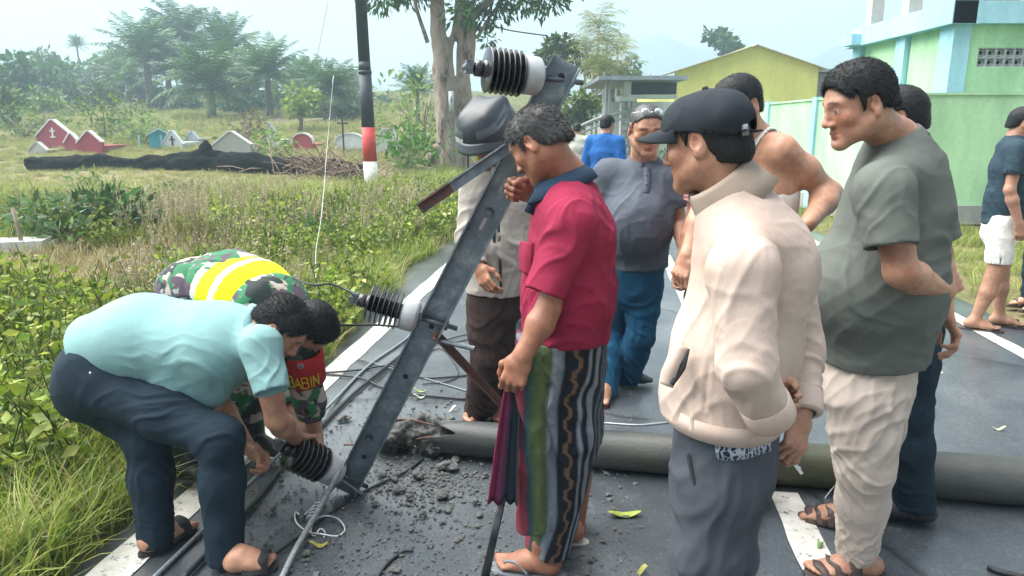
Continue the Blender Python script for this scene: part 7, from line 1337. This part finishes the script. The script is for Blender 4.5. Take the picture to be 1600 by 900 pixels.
def crossarm():
    B, T = G(536, 772, .02), P(886, 96, 2.42); ax = nrm(T-B); Ln = np.linalg.norm(T-B); t = empty('crossarm', B*A(1, 1, 0), 'long steel channel crossarm with three insulators, propped on the wet road', 'crossarm')
    mid = (B+T)/2; view = nrm(A(0, 0, CAM_H)-mid); u = nrm(np.cross(ax, view)); f = np.cross(u, ax)          # u right in the picture, f towards the viewer
    W_, D_, th = .104, .048, .0065; R = np.c_[u, f, ax]; b_ = MB()
    prof = [(-W_/2, -D_/2), (W_/2, -D_/2), (W_/2, D_/2), (W_/2-th, D_/2), (W_/2-th*1.5, -D_/2+th), (-W_/2+th*1.5, -D_/2+th), (-W_/2+th, D_/2), (-W_/2, D_/2)]
    b_.s = 0; n = len(prof); pr = np.array(prof); zs = np.linspace(0, Ln, 60); V = np.vstack([np.c_[pr, np.full(n, z)] for z in zs])@R.T+B
    F = [[k*n+i, k*n+(i+1) % n, (k+1)*n+(i+1) % n, (k+1)*n+i] for k in range(len(zs)-1) for i in range(n)]; e = (len(zs)-1)*n; caps = [[0, 7, 6, 5], [0, 5, 4, 1], [1, 4, 3, 2]]; F += [c[::-1] if 0 else c for c in caps]+[[e+i for i in c[::-1]] for c in caps]
    obj('channel', V, F, M_GALV, t, False)
    at = lambda z, x=0., y=0.: B+ax*z+u*x+f*y
    def zof(px, py):
        best = min(np.linspace(0, Ln, 400), key=lambda z: abs(proj(at(z))[1]-py)); return best
    for z, kind in ((Ln-.05, 'h'), (Ln-.21, 'h'), (zof(786, 292), 's'), (zof(763, 352), 's'), (zof(682, 512), 'h'), (zof(575, 716), 'h'), (zof(640, 590), 'h')):
        if kind == 'h': V, F = lathe([(.0001, .0012), (.0105, .0012), (.0112, 0)], 14, at(z, .006, -D_/2+th), f); obj('bolt_hole', V, F, M_DARKIN, t)
        else: q = MB(); q.box(at(z, .0, -D_/2+th+.001), (.012, .0022, .05), R); q.build('slot', M_CAPI, t)
    def bolt(z, x=0., nm='bolt'):
        c = at(z, x, -D_/2+th); V, F = lathe([(.0001, .020), (.013, .020), (.013, .004), (.020, .004), (.020, 0)], 6, c, f); obj(nm, V, F, M_BOLT, t, False)
    bolt(zof(772, 333)); bolt(zof(574, 690), -.01)
    def insulator(zb, b2, tip, nshed, side_x=-W_/2):
        base = at(zb, side_x, .004); d = nrm(tip-base); L_ = np.linalg.norm(tip-base); ins = bpy.data.objects.new('insulator', None); link(ins, t, tuple(base-wloc(t))); C0 = base
        part = lambda nm, prof, m, n=26: obj(nm, *lathe(prof, n, C0, d), m, None, origin=C0)
        def add(nm, prof, m, n=26): o = part(nm, prof, m, n); o.parent = ins; return o
        k = L_/.285
        add('base', [(.001, .0), (.042, .0), (.050, .004), (.058, .010), (.0615, .016), (.062, .075*k), (.058, .083*k), (.030, .086*k), (.001, .086*k)], M_CAPI)
        z0 = .086*k; z1 = .245*k; add('core', [(.030, z0-.004), (.030, z1), (.024, z1+.006), (.001, z1+.007)], M_SHED, 18); st = (z1-z0)/nshed; m0 = None
        for i in range(nshed):
            zc = z0+st*(i+.5); r = .0735
            if m0 is None: o = add('shed', [(.029, zc+st*.42), (.040, zc+st*.30), (r-.004, zc+st*.10), (r, zc), (r-.0015, zc-st*.14), (r-.006, zc-st*.16), (.045, zc+st*.06), (.029, zc+st*.10)], M_SHED, 30); m0 = o.data
            else: o = bpy.data.objects.new('shed', m0); link(o, ins, tuple(d*st*i))
        add('end_cap', [(.022, z1+.004), (.026, z1+.010), (.026, z1+.030), (.020, z1+.036), (.001, z1+.037)], M_SHED, 16)
        q = MB(); R2 = frame(d); q.box(C0+d*(z1+.052)-R2[:, 1]*.0, (.030, .040, .022), R2); q.tube([C0+d*(z1+.058)-R2[:, 0]*.028, C0+d*(z1+.058)+R2[:, 0]*.028], .011, 10); o = q.build('wire_clamp', M_BOLT, None); o.location = tuple(A(*o.location)-C0); o.parent = ins
        q = MB(); q.tube([C0-d*.15, C0+d*.01], .0095, 10); V, F = q.get(); o = obj('pin', V, F, M_BOLT, None, origin=C0); o.parent = ins
        for zz in (-.006, -W_-.004): V, F = lathe([(.001, .010), (.019, .010), (.019, -.006), (.001, -.006)], 6, C0+d*zz, d); o = obj('nut', V, F, M_BOLT, None, False, origin=C0); o.parent = ins
    insulator(zof(878, 132), None, P(742, 106, 2.36), 7); z2 = zof(676, 505); z3 = zof(556, 748); c2 = at(z2, -W_/2); c3 = at(z3, -W_/2); insulator(z2, None, P(561, 468, c2[1]-.01), 7); insulator(z3, None, P(440, 697, c3[1]-.13), 7)
    # braces: angle-iron arm near the top and a rusty strut
    def angle(p, q, wd, m, nm, face):
        R3 = frame(q-p, face); k = MB(); c = (p+q)/2; L3 = np.linalg.norm(q-p); k.box(c, (wd, .006, L3), R3); k.box(c+R3[:, 0]*(wd/2-.003)-R3[:, 1]*(wd/2-.002), (.006, wd-.007, L3), R3); return k.build(nm, m, t)
    p0 = at(zof(806, 214), -.01, D_/2+.012); p1 = P(656, 327, 2.36); angle(p0+nrm(p0-p1)*.03, p1+(p0-p1)*.30, .035, M_GALV, 'brace_arm', -view*1.); angle(p1+(p0-p1)*.302, p1, .035, M_RUST, 'brace_end', -view*1.)
    q = MB(); q.box(at(zof(800, 205), -.03, D_/2+.02), (.06, .012, .05), R); q.build('brace_lug', M_CAPI, t)
    p0 = at(zof(686, 513), .03, .012); p1 = P(806, 655, p0[1]+.16); angle(p0, p1, .034, M_RUST, 'strut', -view); q = MB(); q.tube([at(zof(690, 520), .06, .01), P(742, 545, p0[1]-.06)], .010, 8); q.build('strut_bolt', M_BOLT, t)
    q = MB(); q.tube([at(.09, -.05, .03), P(566, 772, at(.09)[1]-.02)], .009, 8); q.build('foot_bolt', M_BOLT, t)
    return at, zof
def proj(p):
    v = np.asarray(p)-A(0, 0, CAM_H); dep = v[1]*_cp-v[2]*_sp; return A(800+F_PX*v[0]/dep, 450-F_PX*(v[1]*_sp+v[2]*_cp)/dep)
CA_at, CA_z = crossarm()
# the fallen concrete pole with its shattered end
def fallen_pole():
    t = empty('fallen_pole', G(800, 722), 'fallen round concrete utility pole with a shattered end across the wet road', 'utility pole'); pm_, tt, b, LK = nodes('weathered_pole_concrete')
    c = ramp(tt, tnoise(tt, 3.5, 6, .65, 0, 'Object', (.4, 1, 1)), [(.3, (.020, .025, .027)), (.5, (.042, .047, .045)), (.68, (.075, .080, .072))]); LK(mixc(tt, ramp(tt, tnoise(tt, 1.1, 5, .6), [(.58, (0,)*3), (.72, (.7,)*3)]), c, (.075, .085, .028)), b.inputs['Base Color']); b.inputs['Roughness'].default_value = .45
    bp = tt.nodes.new('ShaderNodeBump'); bp.inputs['Strength'].default_value = .35; bp.inputs['Distance'].default_value = .006; LK(tnoise(tt, 90, 5, .7), bp.inputs['Height']); LK(bp.outputs[0], b.inputs['Normal'])
    p0, p1 = A(-.30, 3.077, .094), A(2.10, 2.62, .109); d = nrm(p1-p0); far = p0+d*7.5; r0, r1 = .080, .132
    s = SDF(); s.cone(p0-d*.10, far, r0, r1, .02, fa=True, fb=True); rng = np.random.default_rng(2); R = frame(d)
    V, F = (None, None); n = 40; zs = np.concatenate([np.linspace(0, .25, 10), np.linspace(.3, 7.6, 60)]); a = np.arange(n)*2*pi/n; jag = .13*np.abs(noise(np.c_[np.cos(a)*2, np.sin(a)*2, a*0], 1.3, 4))+.05*np.abs(noise(np.c_[np.cos(a)*5, np.sin(a)*5, a*0], 1.5, 9)); topm = np.array([(R[:, 0]*cos(x)+R[:, 1]*sin(x))[2] for x in a]); jag += .10*np.clip(topm, 0, 1)
    V = []; q0 = p0-d*.14
    for k, z in enumerate(zs):
        rr = r0+(r1-r0)*z/7.6; zz = z+jag*max(0, 1-z/.25); wob = .0015*noise(np.c_[np.cos(a), np.sin(a), a*0+z], 6, 3); V.append(q0+d*zz[:, None]+(rr+wob)[:, None]*(R[:, 0]*np.cos(a)[:, None]+R[:, 1]*np.sin(a)[:, None]))
    inner = q0+d*(jag+.03)[:, None]+(r0*.62)*(R[:, 0]*np.cos(a)[:, None]+R[:, 1]*np.sin(a)[:, None]); V = [inner]+V; V = np.vstack(V); F = [[k*n+i, k*n+(i+1) % n, (k+1)*n+(i+1) % n, (k+1)*n+i] for k in range(len(zs)) for i in range(n)]; obj('shaft', V, F, pm_, t)
    cm = mat('broken_concrete', (.095, .10, .095), .9, 18, .45, .9, 45); s = SDF(); end = p0-d*.38
    for k in range(26):
        f = rng.uniform(0, 1)**.8; c_ = p0-d*(.0+.34*f)+R[:, 0]*rng.normal(0, .032)+R[:, 1]*rng.normal(0, .032)+A(0, 0, -.012*f); s.ell(c_, rng.uniform(.028, .060, 3), .012, R=np.array(Matrix.Rotation(rng.uniform(0, 3), 3, 'Z') @ Matrix.Rotation(rng.uniform(0, 3), 3, 'X')))
    V, F = s.mesh(.009); N = vnormals(V, F); V = V+N*(.014*fbm(V, 28, 3, 5)+.006*np.sign(noise(V, 40, 7)))[:, None]; obj('broken_core', V, F, cm, t)
    for k in range(7):
        b_ = p0-d*.05+R[:, 0]*.06*cos(k*.9)+R[:, 1]*.06*sin(k*.9); V, F, T = tube(spline([b_, b_-d*.16+rng.normal(0, .012, 3), b_-d*(.28+.1*rng.uniform())+rng.normal(0, .03, 3)], 5), .0042, 6); obj('rebar', V, [F, T], M_RUST, t)
    for f in (.44, 1.26): q = p0+d*f; v = nrm(A(-.08, -1, .35)); v = nrm(v-d*(v@d)); rr = r0+(r1-r0)*(f+.14)/7.6; V, F = lathe([(.0001, .0015), (.0115, .0015), (.013, -.002)], 14, q+v*rr, v); obj('hole', V, F, M_DARKIN, t)
fallen_pole()
# cables and ropes
M_ROPE = mat('grey_wire_rope', (.26, .28, .29), .65, 120, .35, .5, 220); M_BLK = mat('black_cable', (.015, .018, .022), .5); M_GCAB = mat('grey_aluminium_cable', (.17, .20, .22), .5, 90, .3); M_SILV = mat('silver_wire', (.50, .53, .55), .4, metal=.5)
def cable(name, label, pts, r, m, n=8, cat='cable', group=None, world=False, sub=8):
    p = [np.asarray(q, float) if world else (G(q[0], q[1], (q[2] if len(q) > 2 else 0)+.014+r)) for q in pts]; V, F, T = tube(spline(p, sub), r, n); return setp(obj(name, V, [F, T], m), label, cat, group)
K3 = lambda px, py, z: (px, py, z)
cable('wire_rope', 'thick grey wire rope running from the bottom edge up to the lowest insulator', [(436, 912, .0), (462, 858, .02), (484, 820, .03), (506, 782, .05), (524, 748, .12), (536, 726, .14), (552, 708, .14), (566, 690, .10)], .0105, M_ROPE)
V = []; a = np.linspace(0, 2*pi*5, 60); c0, c1 = G(486, 812, .035), G(500, 786, .055); dd = c1-c0; Rr = frame(dd); cable('binding_wire', 'silver wire wound round the grey rope with loose loops', [c0+dd*x/(2*pi*5)+(Rr[:, 0]*cos(x)+Rr[:, 1]*sin(x))*.016 for x in a]+[G(474, 806, .03), G(462, 800, .03), G(463, 816, .02), G(480, 830, .02), G(500, 834, .02), G(526, 838, .01), G(539, 828, .02), G(530, 812, .03), G(512, 806, .03), G(492, 812, .04), G(486, 830, .02), G(492, 838, .01), G(500, 826, .02), G(508, 832, .012), G(506, 840, .01)], .0034, M_SILV, 6, world=True, sub=3, cat='wire')
cable('cable', 'grey cable held up in the crouching men\'s hands along the white line', [(238, 905), (300, 843), (352, 792), G(392, 752, .10), G(430, 708, .22), G(474, 668, .18), (520, 620, .03), (560, 585), (612, 545), (665, 500), (700, 468)] if 0 else [G(238, 905, .02), G(300, 845, .02), G(352, 794, .04), G(400, 746, .14), G(432, 715, .16), G(470, 676, .12), G(520, 628, .03), G(575, 572, .02), G(640, 525, .02), G(708, 462, .02)], .0085, M_GCAB, world=True)
cable('cable', 'second grey cable lying on the asphalt beside the white line', [(285, 905), (345, 842), (400, 782), (442, 728), (500, 668), (556, 612), (620, 560), (690, 505)], .010, M_BLK)
for pts, r, lab in (([(420, 873), (470, 836), (530, 792), (580, 762), (632, 738), (662, 716)], .006, 'thin black cable passing under the crossarm foot'), ([(500, 583), (560, 578), (610, 572), (660, 590), (738, 586)], .006, 'black wire curving behind the crossarm, upper one'), ([(498, 584), (560, 590), (600, 606), (650, 616), (730, 624)], .007, 'black wire looping along the road, lower one'),
                    ([(655, 560), (690, 545), (716, 580), (700, 596), (660, 600)], .004, 'small loop of black wire beside the helmeted man\'s leg'), ([(576, 608), (606, 580), (650, 552), (700, 530), (742, 520)], .004, 'fine wire slanting from the white line to the helmeted man'), ([(590, 902), (606, 880), (630, 862), (646, 860)], .005, 'short black wire at the bottom edge of the road'), ([(560, 560), (610, 575), (660, 590), (735, 612)], .004, 'fine pale wire crossing behind the crossarm'),
                    ([(668, 530), (700, 536), (742, 528)], .004, 'short wire under the middle insulator bolt')):
    cable('wire', lab, pts, r, M_GCAB if 'pale' in lab else M_BLK, 6, 'wire')
cable('wire', 'white wire lying from the magenta man to the capped man', [(932, 660), (960, 662), (1000, 664), (1045, 660)], .005, M_SILV, 6, 'wire'); cable('wire', 'thin wire hooked over the fallen pole by the pale trousers', [P(1322, 720, 2.72), P(1316, 745, 2.70), P(1300, 764, 2.68), G(1284, 785)], .003, M_SILV, 6, 'wire', world=True)
cable('wire', 'thin dark wire lying along the worn centre line', [(1216, 760), (1232, 800), (1246, 850), (1258, 905)], .0028, M_BLK, 5, 'wire')
for k in range(4): cable('cable', 'black cable strands hanging from the sarong fold to the road', [P(788+k, 776, 2.06), P(782-k*2, 806, 2.02), P(772-k*2, 850, 2.0), G(762-k*3, 902)], .0065, M_BLK, 6, group='black strands under the sarong fold', world=True)
ci = P(566, 466, CA_at(CA_z(676, 505))[1]-.01); cable('wire', 'black wire arching through the air to the middle insulator', [GT(452, 470)+A(0, 0, .25), P(480, 443, 3.1), P(518, 444, 3.05), P(548, 456, 2.98), ci], .005, M_BLK, 6, 'wire', world=True); cable('wire', 'straight black wire from the soldier\'s head towards the crossarm', [P(524, 508, 2.9), P(556, 508, 2.95), P(590, 508, 3.0), P(640, 512, 3.1)], .005, M_BLK, 6, 'wire', world=True)
cable('wire', 'thin pale overhead wire falling from the sky into the weeds', [P(514, -5, 9.), P(497, 80, 9.2), P(490, 105, 9.3)], .0035, M_SILV, 5, 'wire', world=True); cable('wire', 'thin white wire standing up out of the roadside weeds', [P(521, 118, 7.4), P(512, 220, 7.1), P(503, 330, 6.5), P(494, 390, 6.), P(494, 440, 5.6), P(500, 515, 5.0)], .0022, M_SILV, 5, 'wire', world=True)
cable('wire', 'dark twig-like wire hanging from the big tree above the crossarm', [P(770, 40, 20), P(800, 48, 20), P(856, 56, 20)], .018, M_BLK, 5, 'wire', world=True); cable('debris_stick', 'black broken bracket lying at the bottom right of the road', [(1544, 886), (1560, 893), (1600, 902)], .010, M_BLK, 7, 'bracket')
# rubble: lumps of broken concrete, gravel, fallen leaves
M_CHUNK = mat('concrete_rubble', (.12, .125, .12), .9, 25, .4, .8, 60); rng = np.random.default_rng(12)
def rockgeo(r, sq=.7, seed=0):
    s = SDF(); rg = np.random.default_rng(seed)
    for _ in range(3): s.ell(rg.normal(0, r*.32, 3), r*rg.uniform(.5, .85, 3), r*.3)
    V, F = s.mesh(r/4.5); N = vnormals(V, F); V = V+N*(r*.3*fbm(V/r, 1.3, 3, seed))[:, None]; V = V*A(1, 1, sq); V[:, 2] -= V[:, 2].min(); return V, F
rks = [npmesh('rock', *rockgeo(.05, .6, i), M_CHUNK, False) for i in range(7)]
def chunk(px, py, size, i, label): p = G(px, py, .012); o = bpy.data.objects.new('concrete_chunk', rks[i % 7]); link(o, None, tuple(p)); k = size/.05/pxm(p[1], 0)/2.2; o.scale = (k, k, k); o.rotation_euler = (0, 0, i*1.7); setp(o, label, 'rubble', 'lumps of concrete broken off the pole')
for i, (px, py, sz, lab) in enumerate(((538, 658, 20, 'dark lump of concrete lying alone near the white line'), (655, 748, 24, 'lump of concrete below the shattered pole end'), (690, 780, 26, 'flat lump of rubble in the middle of the debris'), (715, 722, 20, 'lump tucked against the fallen pole'), (745, 788, 16, 'pale stone right of the flat lump'), (622, 768, 22, 'rough lump close to the crossarm foot'), (640, 780, 18, 'broken flake beside the rough lump'), (700, 735, 30, 'long slab of broken concrete under the pole end'), (474, 812, 18, 'pale stone inside the silver wire loop'),
                                 (478, 868, 16, 'stone near the bent man\'s front shoe'), (600, 745, 14, 'small lump right of the crossarm'), (662, 808, 16, 'small dark lump below the debris'), (618, 892, 18, 'lump of concrete at the bottom edge of the picture'), (760, 745, 12, 'small pale lump before the striped sarong'), (585, 790, 12, 'small lump below the crossarm foot bolt'), (690, 820, 10, 'tiny lump on bare asphalt below the debris'))): chunk(px, py, sz, i, lab)
pts = []
for _ in range(4300):
    if rng.uniform() < .22: px, py = rng.normal(672, 48), rng.normal(752, 24)
    else: px, py = rng.uniform(330, 1000), rng.uniform(610, 900)
    pts.append(G(px, py, .012))
pts = np.array(pts); s0, l0 = sl(pts[:, 0], pts[:, 1]); pts = pts[s0 > -1.6]; K_GRAV = CL.new('gravel_grain')
for i in range(4): V, F = rockgeo(.02, .6, 30+i); o = bpy.data.objects.new('gravel_grain', npmesh('gravel_grain', V, F, M_CHUNK, False)); K_GRAV.objects.link(o)
scatter('gravel', pts, np.clip(rng.lognormal(-1.75, .55, len(pts)), .06, .8), K_GRAV)
def leafthing(px, py, ln, rot, c, label, aspect=.36):
    p = G(px, py, .014); k = ln/pxm(p[1], 0); n = 9; V = []; R = np.array(Matrix.Rotation(rot, 3, 'Z'))
    for i in range(n):
        e = i/(n-1); wd = k*aspect/2*math.sin(pi*min(1, e*.96+.02))**.75
        for s_ in (-1, 0, 1): V.append(R@A((e-.5)*k, s_*wd, .010+.012*s_*s_*wd/.02+.014*math.sin(e*5+px)))
    F = [[i*3+j, (i+1)*3+j, (i+1)*3+j+1, i*3+j+1] for i in range(n-1) for j in (0, 1)]; o = obj('fallen_leaf', np.array(V)+p, F, mat('fallen_leaf_skin', c, .5, 30, .25), None); md = o.modifiers.new('thick', 'SOLIDIFY'); md.thickness = .0015; setp(o, label, 'leaf', 'leaves fallen on the wet road')
YG = (.30, .36, .06)
for a in ((976, 807, 52, .05, YG, 'largest yellow-green leaf on the road before the fallen pole', .30), (1003, 896, 26, .4, (.38, .38, .10), 'pale yellow leaf at the bottom edge beside the slate trousers'), (498, 854, 28, .2, (.40, .36, .09), 'yellow leaf below the silver wire loop'), (1281, 856, 22, .9, (.12, .24, .05), 'green leaf beside the worn centre line'), (1561, 672, 18, -.3, (.45, .50, .30), 'pale leaf on the far right of the road'), (1446, 637, 20, .2, (.06, .14, .04), 'dark green leaf right of the pale trousers'),
          (1455, 644, 16, -.5, (.08, .16, .05), 'thin green leaf touching the dark green one'), (1465, 583, 18, .1, (.4, .42, .38), 'pale scrap on the road behind the grey shirted man'), (1442, 548, 12, .5, (.45, .46, .42), 'tiny pale scrap in the right lane'), (655, 622, 18, .1, (.42, .44, .38), 'pale bamboo leaf behind the crossarm'), (708, 642, 16, .3, (.46, .47, .42), 'white leaf scrap near the helmeted man\'s foot'), (790, 632, 26, .1, (.46, .46, .30), 'pale yellow leaf behind the rusty strut'), (655, 612, 22, -.1, (.30, .40, .10), 'green twig leaf behind the crossarm', .2), (322, 802, 18, 1.0, (.16, .28, .05), 'green leaf on the white line between the bent man\'s feet', .5)): leafthing(*a)
